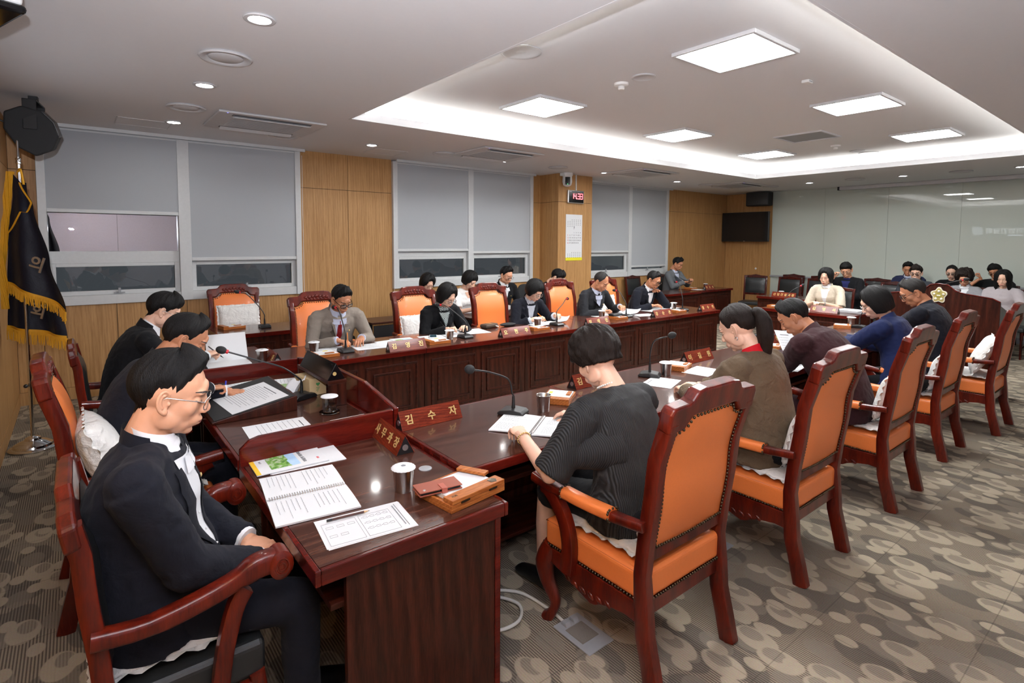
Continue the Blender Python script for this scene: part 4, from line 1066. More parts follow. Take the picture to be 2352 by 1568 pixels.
def cup(lid=True):
    t = thing('steel_cup', '', 'cup', (0, 0, 0), 0, 'steel water cups')
    MB().lathe([(0, .002), (.030, .002), (.0325, 0), (.0335, .004), (.0415, .090), (.0428, .0915), (.0415, .093), (.0385, .090), (.032, .008), (0, .006)], 28).build('body', M_['steel'], t, smooth=50)
    if lid:
        m = MB(); n = 40
        vs = []; 
        for r, z in ((0, .0985), (.036, .0985), (.045, .094), (.0475, .090)):
            for k in range(n): 
                rr = r * (1 + (.025 * math.cos(k * PI) if r > .044 else 0)); a = 2 * PI * k / n; vs.append((rr * math.cos(a), rr * math.sin(a), z))
        fs = [(i * n + k, i * n + (k + 1) % n, (i + 1) * n + (k + 1) % n, (i + 1) * n + k) for i in range(3) for k in range(n)]
        m.add(vs, fs); m.build('paper_lid', M_['paper'], t, smooth=50, weld=True)
        MB().lathe([(.009, .0988), (.011, .0993), (.009, .0996)], 5).build('lid_mark', M_['inkl'], t)
    return t
C0 = cup(); C1 = cup(False)
CL = [((.95 * K, 1.86 * K, NZ), 'largest steel cup with white paper lid, on the nearest desk'), ((1.56, 4.68, .74), 'lidded steel cup before the man in grey'), ((2.82, 4.53, .74), 'lidded steel cup before the bobbed woman'), ((4.07, 4.66, .74), 'lidded steel cup before the woman with striped cuffs'), ((5.18, 4.70, .74), 'lidded steel cup before the balding man'), ((6.72, 4.72, .74), 'lidded steel cup before the man resting his chin'),
      ((3.30, 2.37, .74), 'lidded steel cup beside the ponytailed woman'), ((4.72, 2.40, .74), 'lidded steel cup behind the dark ponytail'), ((1.12, 4.58, .74), 'lidded steel cup on the farthest head desk'), ((7.10, 2.54, .74), 'lidded steel cup by the woman in royal blue'), ((10.45, 6.56, .74), 'lidded steel cup on the side desk of the man with a phone'), ((9.95, 4.72, .74), 'lidded steel cup above the six-letter nameplate')]
for i, (p, l) in enumerate(CL): place(C0, i == 0, p, 25 * i, l)
for i, (p, l) in enumerate((((2.04, 2.28, .74), 'open steel cup beside the nearest desk microphone'), ((5.45, 2.52, .74), 'open steel cup before the man in maroon'))): place(C1, i == 0, p, 0, l)
t = thing('tea_glass', 'cut glass of amber tea with paper lid on a glass coaster', 'glass', (1.07, 2.97, .7405))
MB().lathe([(0, 0), (.045, 0), (.054, .006), (.055, .010), (.046, .008), (0, .006)], 32).build('coaster', M_['clear'], t, smooth=40)
gl = MB(); n = 32
pr = [(.030, .009), (.035, .012), (.0365, .05), (.038, .094), (.0355, .094), (.034, .05), (.032, .020), (0, .018)]
gl.lathe([(0, .009)] + pr, n); gl.build('tumbler', M_['clear'], t, smooth=30)
MB().lathe([(0, .0185), (.0315, .0185), (.0328, .045), (.033, .050), (0, .050)], 28).build('tea', M_['tea'], t, smooth=40)
cut = MB()
for k in range(12):
    a = 2 * PI * k / 12
    for sgn in (-1, 1): cut.tube([(.0362 * math.cos(a), .0362 * math.sin(a), .02), (.037 * math.cos(a + sgn * .26), .037 * math.sin(a + sgn * .26), .05)], .0012, 5)
cut.build('cut_pattern', M_['clear'], t, smooth=60)
MB().lathe([(0, .1), (.036, .1), (.046, .097), (.047, .093)], 36).build('paper_lid', M_['paper'], t, smooth=60)

def mic(label, base, rz, pts, head=.021, foam=True, ring=True):
    t = thing('desk_microphone', label, 'microphone', base, 0, 'gooseneck desk microphones')
    Mr = Matrix.Rotation(R(rz), 4, 'Z')
    prof = [(-.075, 0), (.075, 0), (.078, .012), (.06, .026), (.0, .034), (-.06, .028), (-.078, .012)]
    MB().prism(prof, -.052, .052, 'y', M=Mr).build('base', M_['black'], t, bevel=.014, seg=3)
    MB().box(-.058, -.034, -.016, .016, .0275, .0315, M=Mr @ Matrix.Rotation(R(-6), 4, 'Y')).build('talk_button', M_['red'], t, bevel=.001)
    P = [V(p) - V(base) for p in pts]
    path = catmull([V((0, 0, .03)), V((0, 0, .10))] + P, 8)
    MB().tube(path[:9], [.0105, .0105, .0100, .0095, .009, .0085, .008, .0075, .007], 12).build('stem', M_['black'], t, smooth=50)
    MB().tube(path[8:], .0048, 10).build('gooseneck', M_['black'], t, smooth=60)
    d = (path[-1] - path[-2]).normalized(); e = path[-1]
    if ring: MB().tube([e - d * .004, e + d * .012], .0115, 16).build('light_ring', M_['red'], t, smooth=40)
    hm = frame_m(e + d * .034, d, (0, 0, 1) if abs(d.z) < .9 else (1, 0, 0))
    m = MB().ell((0, 0, 0), (.030, head, head), 18, 12, M=None); me = m.mesh(); me.transform(hm)
    link('windscreen', me, M_['blackm'], t, smooth=180)
    return t
mic('long gooseneck microphone with red ring over the sloped reading stand', (1.04, 3.36, TZ), 20, [(1.02, 3.35, .87), (.93, 3.36, .945), (.80, 3.39, 1.00), (.655, 3.425, 1.06)], .022)
mic('nearest desk microphone on the right row, before the woman in pleats', (1.87, 2.34, TZ), 120, [(1.86, 2.34, .86), (1.83, 2.335, .94), (1.70, 2.32, 1.0), (1.58, 2.30, 1.035)], .024, ring=False)
mic('upright desk microphone before the ponytailed woman', (3.18, 2.42, TZ), 120, [(3.18, 2.42, .90), (3.17, 2.38, 1.0), (3.21, 2.30, 1.04)], .024, ring=False)
mic('desk microphone with its neck bent flat behind the dark ponytail', (5.22, 2.34, TZ), 90, [(5.20, 2.34, .86), (5.0, 2.30, .90), (4.6, 2.24, .92), (4.28, 2.2, .945)])
mic('desk microphone with drooping head by the woman in royal blue', (6.95, 2.40, TZ), 90, [(6.95, 2.40, .86), (6.97, 2.36, .93), (7.05, 2.25, .88), (7.08, 2.2, .80)])
MC = [((1.79, 4.56), (1.77, 4.72, 1.11), 'desk microphone before the man in grey'), ((3.01, 4.54), (2.84, 4.72, 1.06), 'desk microphone bending to the bobbed woman'), ((4.31, 4.60), (4.56, 4.70, 1.02), 'desk microphone leaning right, before the woman with striped cuffs'), ((5.53, 4.60), (5.50, 4.74, 1.07), 'desk microphone before the balding man'), ((6.70, 4.56), (6.78, 4.72, 1.13), 'desk microphone before the man resting his chin')]
for b, h, l in MC:
    x, y = b; hx, hy, hz = h
    mic(l, (x, y, TZ), -90, [(x, y, .90), (x + (hx - x) * .55, y + (hy - y) * .5, hz - .05), (x + (hx - x) * .85, y + (hy - y) * .8, hz - .004), (hx, hy, hz)], .018)
mic('desk microphone on the side desk before the empty orange chair', (1.60, 6.40, TZ), -90, [(1.60, 6.40, .88), (1.56, 6.42, .96), (1.45, 6.46, 1.10), (1.38, 6.48, 1.13)], .018)
mic('microphone at the mouth of the woman in beige', (8.45, 3.95, TZ), 180, [(8.45, 3.95, .86), (8.52, 3.88, .98), (8.62, 3.80, 1.05)], .018)
t = thing('lectern_microphone', 'long thin gooseneck microphone rising right from the lectern', 'microphone', (7.75, 1.95, 1.03))
MB().lathe([(0, 0), (.03, 0), (.03, .015), (.012, .03), (0, .03)], 16).build('base', M_['black'], t, smooth=40)
MB().tube(catmull([(0, 0, .02), (0, -.02, .12), (0, -.12, .21), (0, -.28, .265)], 6), .005, 8).build('gooseneck', M_['black'], t, smooth=60)
MB().tube([(0, -.275, .263), (0, -.285, .267)], .010, 12).build('light_ring', M_['red'], t, smooth=40)
MB().ell((0, -.315, .276), (.018, .03, .018), 14, 10).build('windscreen', M_['blackm'], t, smooth=180)

def nameplate(label, txt, loc, rz, L=.35, spacing=1.0, size=.052, z=TZ, wide=True):
    t = thing('nameplate', label, 'nameplate', (loc[0], loc[1], z), rz, 'triangular wooden nameplates')
    H, D = .088, .042
    for s in (-1, 1):
        Mf = frame_m((0, s * D * .5, H / 2), (-s, 0, 0), (0, -s * D * .5 * 2, H)) if False else None
        MB().prism([(s * (D + .004), 0), (s * D, 0), (0, H - .004), (0, H)], -L / 2, L / 2, 'x').build('plate', M_['plate'], t, bevel=.001)
    for s in (-1, 1):
        MB().prism([(-D, .001), (D, .001), (0, H - .004)], s * (L / 2 - .006) - .004, s * (L / 2 - .006) + .004, 'x').build('end_cap', M_['black'], t)
        MB().lathe([(0, 0), (.014, 0), (.014, .002), (0, .002)], 18, M=Matrix.Translation((s * (L / 2 - .002), 0, .03)) @ Matrix.Rotation(R(90) * s, 4, 'Y')).build('end_disc', M_['silver'], t)
    n = V((0, -H, D)).normalized(); up = V((0, D, H)).normalized()
    step = (L - .10) / max(1, len(txt) - 1)
    for i, ch in enumerate(txt):
        if ch == ' ': continue
        text('letter', ch, size, M_['gold'], t, frame_m(V((-(L - .10) / 2 + i * step, -(D + .004) / 2, H / 2)) + n * .0015, (1, 0, 0), up), .0008, .0012)
    return t
nameplate('nameplate on the middle right desk edge, nearest of the red-brown ones', '김수자', (1.43, 2.50), 0, .36)
nameplate('dark wooden nameplate with four letters on the nearest head desk', '사무과장', (1.145 * K - .01, 2.34 * K), -94, .33, z=NZ + .0005)
nameplate('nameplate partly hidden by the hair of the woman in pleats', '김미자', (2.68, 2.52), 0, .36)
nameplate('nameplate between the two women of the right row', '이길원', (3.92, 2.52), 0, .36)
nameplate('nameplate behind the dark ponytail', '이상순', (5.25, 2.54), 0, .36)
nameplate('nameplate before the man in grey', '김영진', (2.26, 4.345), 0, .36)
nameplate('nameplate right of the bobbed woman', '오현주', (3.49, 4.35), 0, .37)
nameplate('nameplate right of the woman with striped cuffs', '임애민', (4.72, 4.355), 0, .37)
nameplate('nameplate right of the balding man', '강순관', (5.95, 4.36), 0, .37)
nameplate('last nameplate at the far end of the window row', '황수연', (7.0, 4.37), 0, .34)
nameplate('nameplate edge-on on the farthest head desk', '의원', (1.19, 4.55), -90, .28)
nameplate('nameplate on the witness desk behind the maroon shoulder', '김명석', (8.13, 3.25), -90, .36)
nameplate('six-letter nameplate on the desk behind the witness desk', '산업건설국장', (9.85, 4.62), -90, .42)
nameplate('nameplate before the woman in white on the dark folding desk', '정책지원관', (4.25, 5.83), 0, .34, z=.7255, size=.045)
nameplate('dim nameplate on the side desk of the man with a phone', '박준영', (10.25, 6.36), 0, .32)
t = thing('chair_nameplate', 'black triangular nameplate standing on the raised shelf', 'nameplate', (1.155, 3.34, .891), 90)
MB().prism([(-.052, 0), (.052, 0), (.0, .095)], -.25, .25, 'x').build('body', M_['gloss'], t, bevel=.002)
MB().lathe([(0, 0), (.011, 0), (.011, .002), (0, .002)], 16, M=Matrix.Translation((-.25, .01, .035)) @ Matrix.Rotation(R(-90), 4, 'Y')).build('end_disc', M_['gold'], t)
t = thing('raised_shelf', 'small wooden riser shelf at the screen of the middle head desk', 'shelf', (1.155, 3.35, .7405))
MB().box(-.055, .055, -.28, .28, .13, .15).build('top', M_['desk_x'], t, bevel=.002)
for s in (-1, 1): MB().box(-.053, .053, s * .27 - .009, s * .27 + .009, 0, .13).build('end', M_['desk'], t, bevel=.002)
t = thing('tissue_box', 'kraft tissue box with green print beside the long microphone', 'tissue box', (1.13, 3.47, .7405), 8)
MB().box(-.055, .055, -.10, .10, 0, .105).build('carton', M_['kraft'], t, bevel=.002)
MB().grid(lambda u, v: (-.06 - .07 * v + .02 * math.sin(5 * u), -.05 + .09 * u, .095 - .07 * v + .02 * math.sin(6 * u + 3 * v)), 8, 6, (.003, .003, .002)).build('tissue', M_['paper'], t, smooth=80)
MB().prism([(0, .055), (.014, .07), (.007, .078), (0, .073), (-.007, .078), (-.014, .07)], -.1008, -.0995, 'y').build('heart_print', M_['green'], t)
for k in range(4): MB().box(-.012 + .006 * (k % 2), .012 - .004 * k, -.1006, -.0996, .045 - k * .008, .048 - k * .008).build('text_print', M_['green'], t)
t = thing('reading_stand', 'wedge-shaped wooden reading stand with black top', 'reading stand', (.73, 3.42, .7405))
MB().prism([(-.215, 0), (.215, 0), (.215, .083), (-.215, .012)], -.29, .29, 'y').build('wedge', M_['desk'], t, bevel=.003)
Mw = Matrix.Translation((0, 0, .0485)) @ Matrix.Rotation(-math.atan2(.071, .43), 4, 'Y')
MB().box(-.205, .205, -.28, .28, -.0005, .002, M=Mw).build('top_pad', M_['blackm'], t)

def lines(m, x0, x1, ys, M, rnd, h=.0022, seg=.02):
    for y in ys:
        x = x0
        e = x0 + (x1 - x0) * rnd.uniform(.55, 1)
        while x < e:
            l = rnd.uniform(.4, 1.0) * seg
            m.box(x, min(x + l, e), y - h / 2, y + h / 2, 0, .0003, M=M); x += l + .004
rp = random.Random(7)
def sheet(name, label, loc, rz, w=.297, h=.21, z=TZ, n=1, rows=14, cat='paper', group=None, M0=None, text_rot=0, ink='inkl', curl=0.0, stack=.0006, title=True):
    """a sheet or small pile; print rows run along local x (text_rot=0) or y"""
    t = thing(name, label, cat, (loc[0], loc[1], z), rz, group)
    for k in range(n):
        a = rp.uniform(-3, 3) if n > 1 else 0
        dx, dy = (rp.uniform(-.006, .006), rp.uniform(-.006, .006)) if k < n - 1 else (0, 0)
        Mk = Matrix.Translation((dx, dy, k * stack * 1.6)) @ Matrix.Rotation(R(a if k < n - 1 else 0), 4, 'Z')
        MB().grid(lambda u, v: Mk @ V(((u - .5) * w, (v - .5) * h, curl * max(0, (u - .6) / .4) ** 2 + curl * .4 * max(0, (.3 - v) / .3) ** 2)), 8, 6, (0, 0, stack)).build('sheet', M_['paper'], t, smooth=60)
    if rows:
        m = MB(); zt = (n - 1) * stack * 1.6 + stack + .0003
        if text_rot == 0:
            Mt = Matrix.Translation((0, 0, zt)); lines(m, -w * .4, w * .4, [h * .36 - i * h * .72 / rows for i in range(1 if title else 0, rows)], Mt, rp)
        else:
            Mt = Matrix.Translation((0, 0, zt)) @ Matrix.Rotation(R(text_rot), 4, 'Z'); lines(m, -h * .4, h * .4, [w * .38 - i * w * .76 / rows for i in range(1 if title else 0, rows)], Mt, rp)
        o = m.build('print', M_[ink], t); o['kind'] = 'stuff'
        if title:
            if text_rot == 0: MB().box(-w * .3, w * .12, h * .36, h * .36 + .005, zt - .0003, zt).build('title_print', M_['ink'], t)
            else: MB().box(-h * .25, h * .25, w * .38, w * .38 + .005, zt - .0003, zt, M=Matrix.Rotation(R(text_rot), 4, 'Z')).build('title_print', M_['ink'], t)
    return t
def spiral_book(label, loc, rz, z, pw=.29, ph=.215, rows=12, lift=False):
    """open book; coil along local x, pages above and below it"""
    t = thing('spiral_book', label, 'book', (loc[0], loc[1], z), rz, 'open spiral bound books')
    for s in (-1, 1):
        def fn(u, v):
            zz = .006 + .004 * math.sin(v * PI * .9)
            if lift and s < 0: zz += .05 * max(0, u * 0 + v - .45) ** 1.5 * (1 - u * .7)
            return ((u - .5) * pw, s * (.004 + v * ph), zz)
        MB().grid(fn, 10, 8, (0, 0, -.006)).build('page', M_['paper'], t, smooth=60)
        m = MB()
        Mt = Matrix.Translation((0, 0, .0115)) @ Matrix.Rotation(R(-90), 4, 'Z')
        for col in (-1, 1): lines(m, -s * ph * .56 - ph * .36, -s * ph * .56 + ph * .36, [col * pw * .23 + (i - rows / 4) * pw * .36 / (rows / 2) for i in range(rows // 2)], Mt, rp, .0016, .012)
        o = m.build('print', M_['inkl'], t); o['kind'] = 'stuff'
    m = MB(); n = int(pw / .0092)
    for k in range(n):
        x = -pw / 2 + .01 + k * (pw - .02) / (n - 1)
        m.tube([(x, .011 * math.cos(a), .007 + .007 * math.sin(a)) for a in [i * PI / 5 - .2 for i in range(7)]], .0013, 5)
    o = m.build('coil', M_['steel'], t, smooth=60); o['kind'] = 'stuff'
    return t
ZN = NZ + .0005
spiral_book('open spiral book on the nearest head desk', (.65 * K, 2.055 * K), -7, ZN)
sheet('seating_plan', 'printed seating plan sheets under a pencil on the nearest desk', (.73 * K, 1.71 * K), -7, .30, .20, ZN, 2, 0, text_rot=0)
sp = MB(); Mp = Matrix.Translation((.73 * K, 1.71 * K, ZN + .0026)) @ Matrix.Rotation(R(-7), 4, 'Z')
for bx in ((-.135, -.02, -.09, .06), (-.01, .10, -.09, .06)):
    x0, x1, y0, y1 = bx
    for a in ((x0, x1, y0, y0 + .0008), (x0, x1, y1 - .0008, y1), (x0, x0 + .0008, y0, y1), (x1 - .0008, x1, y0, y1)): sp.box(a[0], a[1], a[2], a[3], 0, .0003, M=Mp)
for i in range(12):
    x = .005 + (i % 4) * .024; y = .035 - (i // 4) * .04
    for a in ((x, x + .014, y, y + .0006), (x, x + .014, y + .012, y + .0126), (x, x + .0006, y, y + .0126), (x + .0134, x + .014, y, y + .0126)): sp.box(a[0], a[1], a[2], a[3], 0, .0003, M=Mp)
    sp.box(x - .006, x - .003, y + .004, y + .007, 0, .0003, M=Mp)
for i in range(5):
    x = -.125 + (i % 3) * .036; y = .02 - (i // 3) * .06
    for a in ((x, x + .024, y, y + .0006), (x, x + .024, y + .014, y + .0146), (x, x + .0006, y, y + .0146), (x + .0234, x + .024, y, y + .0146)): sp.box(a[0], a[1], a[2], a[3], 0, .0003, M=Mp)
sp.box(.118, .1215, -.075, .075, 0, .0003, M=Mp); sp.box(.128, .130, -.085, .085, 0, .0003, M=Mp)
o = sp.build('plan_print', M_['inkl'], bpy.data.objects['seating_plan']); o['kind'] = 'stuff'
o.matrix_parent_inverse = (Matrix.Translation((.73 * K, 1.71 * K, ZN)) @ Matrix.Rotation(R(-7), 4, 'Z')).inverted()
def pencil(label, p0, p1, z, col, tip=True, name='pencil'):
    a, b = V((*p0, z)), V((*p1, z)); d = (b - a)
    t = thing(name, label, 'pen' if name == 'pen' else 'pencil', a)
    MB().tube([V((0, 0, 0)), d * .86], .0042, 6).build('shaft', col, t, smooth=20)
    MB().tube([d * .86, d * .965], [.0042, .0016], 8).build('sharpened_wood', plain('pencil_wood', srgb(214, 176, 130), .7) if tip else M_['black'], t, smooth=40)
    MB().tube([d * .965, d], [.0015, .0004], 6).build('lead', M_['black'], t)
    MB().tube([d * -.001, d * .12], .0045, 6).build('end', M_['black'], t)
    return t
pencil('dark brown pencil lying on the seating plan', (.63 * K, 1.795 * K), (.775 * K, 1.775 * K), ZN + .0075, plain('pencil_brown', srgb(78, 46, 40), .4))
sheet('loose_pages', 'loose white pages under the illustrated booklet', (.75 * K, 2.40 * K), -4, .31, .215, ZN, 2, 0)
t = thing('booklet', 'booklet with a painted park and river on its cover', 'booklet', (.685 * K, 2.415 * K, ZN + .003), -2)
MB().box(-.148, .148, -.104, .104, 0, .005).build('pages', M_['paper'], t, bevel=.001)
MB().box(-.148, -.130, -.104, .104, .005, .0054).build('spine_band', plain('spine_yellow', srgb(240, 190, 50), .6), t)
def _pic():
    t2 = NT('park_picture'); co = t2.coord()
    sx = t2.n('SeparateXYZ', {0: co})
    n = t2.noise(co, 55, 5, .6); n2 = t2.noise(co, 18, 3)
    gr = t2.ramp(n.outputs[0], [(.3, srgb(40, 92, 40)), (.5, srgb(120, 170, 70)), (.62, srgb(200, 205, 190)), (.75, srgb(70, 120, 90))])
    wt = t2.mix(n2.outputs[0], c4(srgb(120, 175, 225)), c4(srgb(210, 232, 246)))
    e = t2.math('ADD', sx.outputs[0], t2.math('MULTIPLY', t2.math('SUBTRACT', n2.outputs[0], .5), .05))
    t2.p(Base_Color=t2.mix(t2.math('GREATER_THAN', e, -.005), gr, wt), Roughness=.6)
    return t2.m
MB().box(-.085, .035, -.075, .075, .005, .0054).build('cover_picture', _pic(), t)
text('cover_title', '의회운영 의정계획', .017, M_['ink'], t, frame_m((.058, 0, .0053), (0, 1, 0), (-1, 0, 0)), .0003)
text('cover_logo', '의회', .012, M_['red'], t, frame_m((.115, -.05, .0053), (0, 1, 0), (-1, 0, 0)), .0003)
text('cover_foot', '군의회', .010, M_['inkl'], t, frame_m((-.11, .03, .0053), (0, 1, 0), (-1, 0, 0)), .0003)
tag(MB().lathe([(0, 0), (.028, 0), (.028, .003), (.024, .004), (0, .004)], 24, M=Matrix.Translation((1.115 * K, 1.985 * K, NZ))).build('cable_grommet', M_['grey'], smooth=40), 'round grey cable grommet in the nearest desk top', 'grommet')
# middle head desk
sheet('agenda_sheet', 'two-column agenda sheet on the sloped reading stand', (0, 0), 0, .30, .42, 0, 1, 16, text_rot=-90)
o = bpy.data.objects['agenda_sheet']; o.matrix_world = Matrix.Translation((.73, 3.42, .7405)) @ Mw @ Matrix.Translation((.02, -.05, .0025)) @ Matrix.Rotation(R(4), 4, 'Z')
sheet('note_sheet', 'single printed sheet lying behind the near divider', (.775, 2.90), -3, .30, .20, TZ, 1, 9, text_rot=-90)
sheet('note_sheet', 'printed sheets under the hand of the second man', (.80, 3.86), 10, .30, .21, TZ, 2, 10, text_rot=-90)
sheet('note_sheet', 'printed pages fanned by the tissue box', (1.02, 3.80), -12, .297, .21, TZ + .004, 2, 10, text_rot=-90)
t = thing('photo_leaflet', 'leaflet with a blue and green picture by the tissue box', 'leaflet', (1.07, 3.66, TZ + .009), -10)
MB().box(-.11, .11, -.08, .08, 0, .002).build('leaf', M_['paper'], t); MB().box(-.09, .0, -.06, .06, .002, .0024).build('picture', bpy.data.materials['park_picture'], t)
t = thing('memo_tray', 'long memo tray with white pad behind the near divider', 'memo tray', (1.08, 2.70, TZ), 0)
MB().box(-.13, .13, -.07, .07, 0, .02).build('tray', M_['maple'], t, bevel=.002)
MB().box(-.085, .10, -.062, .062, .02, .026).build('note_pad', M_['paper'], t); MB().box(-.105, -.087, -.062, .062, .02, .025).build('clip_strip', M_['silver'], t)
# farthest head desk: an open book with a raised page
t = thing('open_book', 'open book with a raised curling page before the man by the windows', 'book', (.88, 4.72, TZ), 0)
MB().grid(lambda u, v: (-.15 + .30 * u, -.21 + .21 * v, .012 + .006 * math.sin(v * PI)), 6, 6, (0, 0, -.012)).build('page_block', M_['paper'], t, smooth=60)
MB().grid(lambda u, v: (-.12 + .29 * u, .0 + .05 * math.sin(v * 2.0) + .04 * v, .012 + .20 * math.sin(v * 1.55)), 6, 8, (0, .003, .001)).build('raised_page', M_['paper'], t, smooth=60)
m = MB(); lines(m, -.11, .12, [.04 + i * .013 for i in range(9)], Matrix.Translation((0, .052, 0)) @ Matrix.Rotation(R(78), 4, 'X'), rp); o = m.build('print', M_['inkl'], t); o['kind'] = 'stuff'
# window row papers
sheet('report_pages', 'pages before the man in grey, left of his pencil', (1.72, 4.72), 4, .297, .21, TZ, 2, 8)
sheet('report_pages', 'open report under the pencil of the man in grey', (2.06, 4.66), -4, .30, .25, TZ, 3, 9)
sheet('report_pages', 'report page right of the hands of the man in grey', (2.30, 4.72), 6, .21, .27, TZ, 2, 0)
t = thing('booklet', 'picture booklet left of the bobbed woman', 'booklet', (2.44, 4.72, TZ), -6)
MB().box(-.105, .105, -.148, .148, 0, .006).build('pages', M_['paper'], t, bevel=.001); MB().box(-.08, .08, -.02, .08, .006, .0064).build('cover_picture', bpy.data.materials['park_picture'], t)
sheet('report_pages', 'report page under the white phone', (2.74, 4.70), -12, .25, .30, TZ, 1, 0)
sheet('report_pages', 'open report under the hand of the bobbed woman', (3.02, 4.76), -8, .25, .30, TZ, 2, 9)
sheet('report_pages', 'report page right of the bobbed woman', (3.30, 4.80), -8, .25, .30, TZ, 2, 9)
t = thing('smartphone', 'white smartphone lying before the bobbed woman', 'phone', (2.76, 4.74, TZ + .004), -30)
MB().box(-.038, .038, -.08, .08, 0, .009).build('case', M_['white'], t, bevel=.005); MB().box(-.033, .033, -.07, .07, .009, .0094).build('screen', plain('phone_screen', srgb(46, 78, 92), .1), t)
t = thing('pouch', 'brown leather pouch between the bobbed woman and the next chair', 'pouch', (3.58, 4.92, TZ), 12)
MB().box(-.10, .10, -.055, .055, 0, .045).build('body', plain('pouch_brown', srgb(74, 58, 46), .6), t, bevel=.018, seg=3); MB().box(-.03, .04, -.03, .03, .045, .047).build('patch', plain('pouch_patch', srgb(160, 120, 80), .6), t)
MB().tube(catmull([(.05, -.055, .02), (.07, -.075, .01), (.09, -.06, .005), (.08, -.05, .02)]), .004, 6).build('chain', M_['silver'], t, smooth=60)
tag(MB().ell((3.80, 4.86, TZ + .022), (.10, .045, .022), 20, 10, M=Matrix.Rotation(R(-12), 4, 'Z')).build('glasses_case', M_['blackm'], smooth=180), 'black rounded case beside the brown pouch', 'case')
sheet('report_pages', 'open report before the woman with striped cuffs', (4.22, 4.80), 4, .30, .24, TZ, 3, 9)
sheet('report_pages', 'page lifted at the right hand of the woman with striped cuffs', (4.48, 4.78), 10, .20, .24, TZ, 1, 0, curl=.06)
sheet('report_pages', 'report under the pen of the balding man', (5.35, 4.82), 0, .30, .26, TZ, 2, 8)
sheet('report_pages', 'thick curling pages held up by the balding man', (5.70, 4.76), 12, .34, .28, TZ + .004, 2, 8, curl=.05)
sheet('report_pages', 'loose pages left of the nameplate at the balding man', (5.85, 4.56), -15, .28, .20, TZ, 2, 0)
t = thing('glasses_case_hard', 'black hard case lying on a memo box before the balding man', 'case', (5.28, 4.56, TZ + .037), 4)
MB().box(-.10, .10, -.04, .04, 0, .03).build('shell', M_['black'], t, bevel=.012, seg=3); MB().box(-.101, .101, -.0405, .0405, .014, .016).build('seam', M_['blackm'], t)
sheet('report_pages', 'report under the left hand of the man resting his chin', (6.35, 4.80), 6, .30, .24, TZ, 2, 8)
sheet('report_pages', 'open report right of the man resting his chin', (6.75, 4.86), 4, .34, .24, TZ, 2, 8)
# right row papers
spiral_book('open spiral book under the hand of the woman in pleats', (1.84, 2.10), 35, TZ, lift=True)
sheet('report_pages', 'spiral report edge before the ponytailed woman', (3.10, 2.26), 20, .26, .20, TZ, 2, 5)
sheet('report_pages', 'white sheet under the chin of the ponytailed woman', (3.62, 2.28), 10, .28, .2, TZ, 1, 0)
sheet('report_pages', 'white folder beneath the elbow of the man in maroon', (4.30, 1.97), 10, .30, .21, TZ, 3, 0)
sheet('report_pages', 'white pages at the corner of the maroon sleeve', (3.95, 1.98), 0, .26, .2, TZ, 2, 0)
sheet('report_pages', 'white sheet between the maroon and royal blue jackets', (5.45, 2.12), -20, .30, .21, TZ, 2, 0)
sheet('report_pages', 'open book before the woman in royal blue', (5.65, 2.20), 0, .38, .26, TZ, 3, 0)
sheet('report_pages', 'pages before the man nearest the lectern', (6.65, 2.15), 0, .38, .26, TZ, 2, 0)
sheet('held_sheet', 'sheet held up by the man in maroon', (0, 0), 0, .21, .29, 0, 1, 9)
o = bpy.data.objects['held_sheet']; o.matrix_world = frame_m((4.40, 1.995, .875), (.93, -.32, -.12), (.10, .55, .75))
# far end papers
sheet('report_pages', 'white pages on the witness desk before the woman in beige', (8.28, 3.66), 90, .30, .24, TZ, 3, 0)
sheet('report_pages', 'thick report at the right end of the witness desk', (8.42, 3.02), 85, .30, .26, TZ, 8, 0, stack=.003)
sheet('report_pages', 'white card before the letters on the witness desk', (8.12, 3.60), 90, .28, .12, TZ, 1, 0)
sheet('report_pages', 'loose sheets on the far right desk', (9.85, 2.80), 90, .30, .24, TZ, 2, 0)
sheet('report_pages', 'sheets before the man with a phone', (9.95, 6.42), 0, .26, .16, TZ, 2, 0)
sheet('report_pages', 'pages on the dark desk before the woman in white', (4.35, 6.02), 10, .30, .22, .7255, 2, 0)
sheet('report_pages', 'upright leaning pages beside the woman in white', (4.62, 6.05), -8, .26, .22, .7255, 2, 0, curl=.08)
sheet('report_pages', 'pages on the dark desk before the man at the column', (5.85, 6.05), 5, .30, .22, .7255, 2, 0)

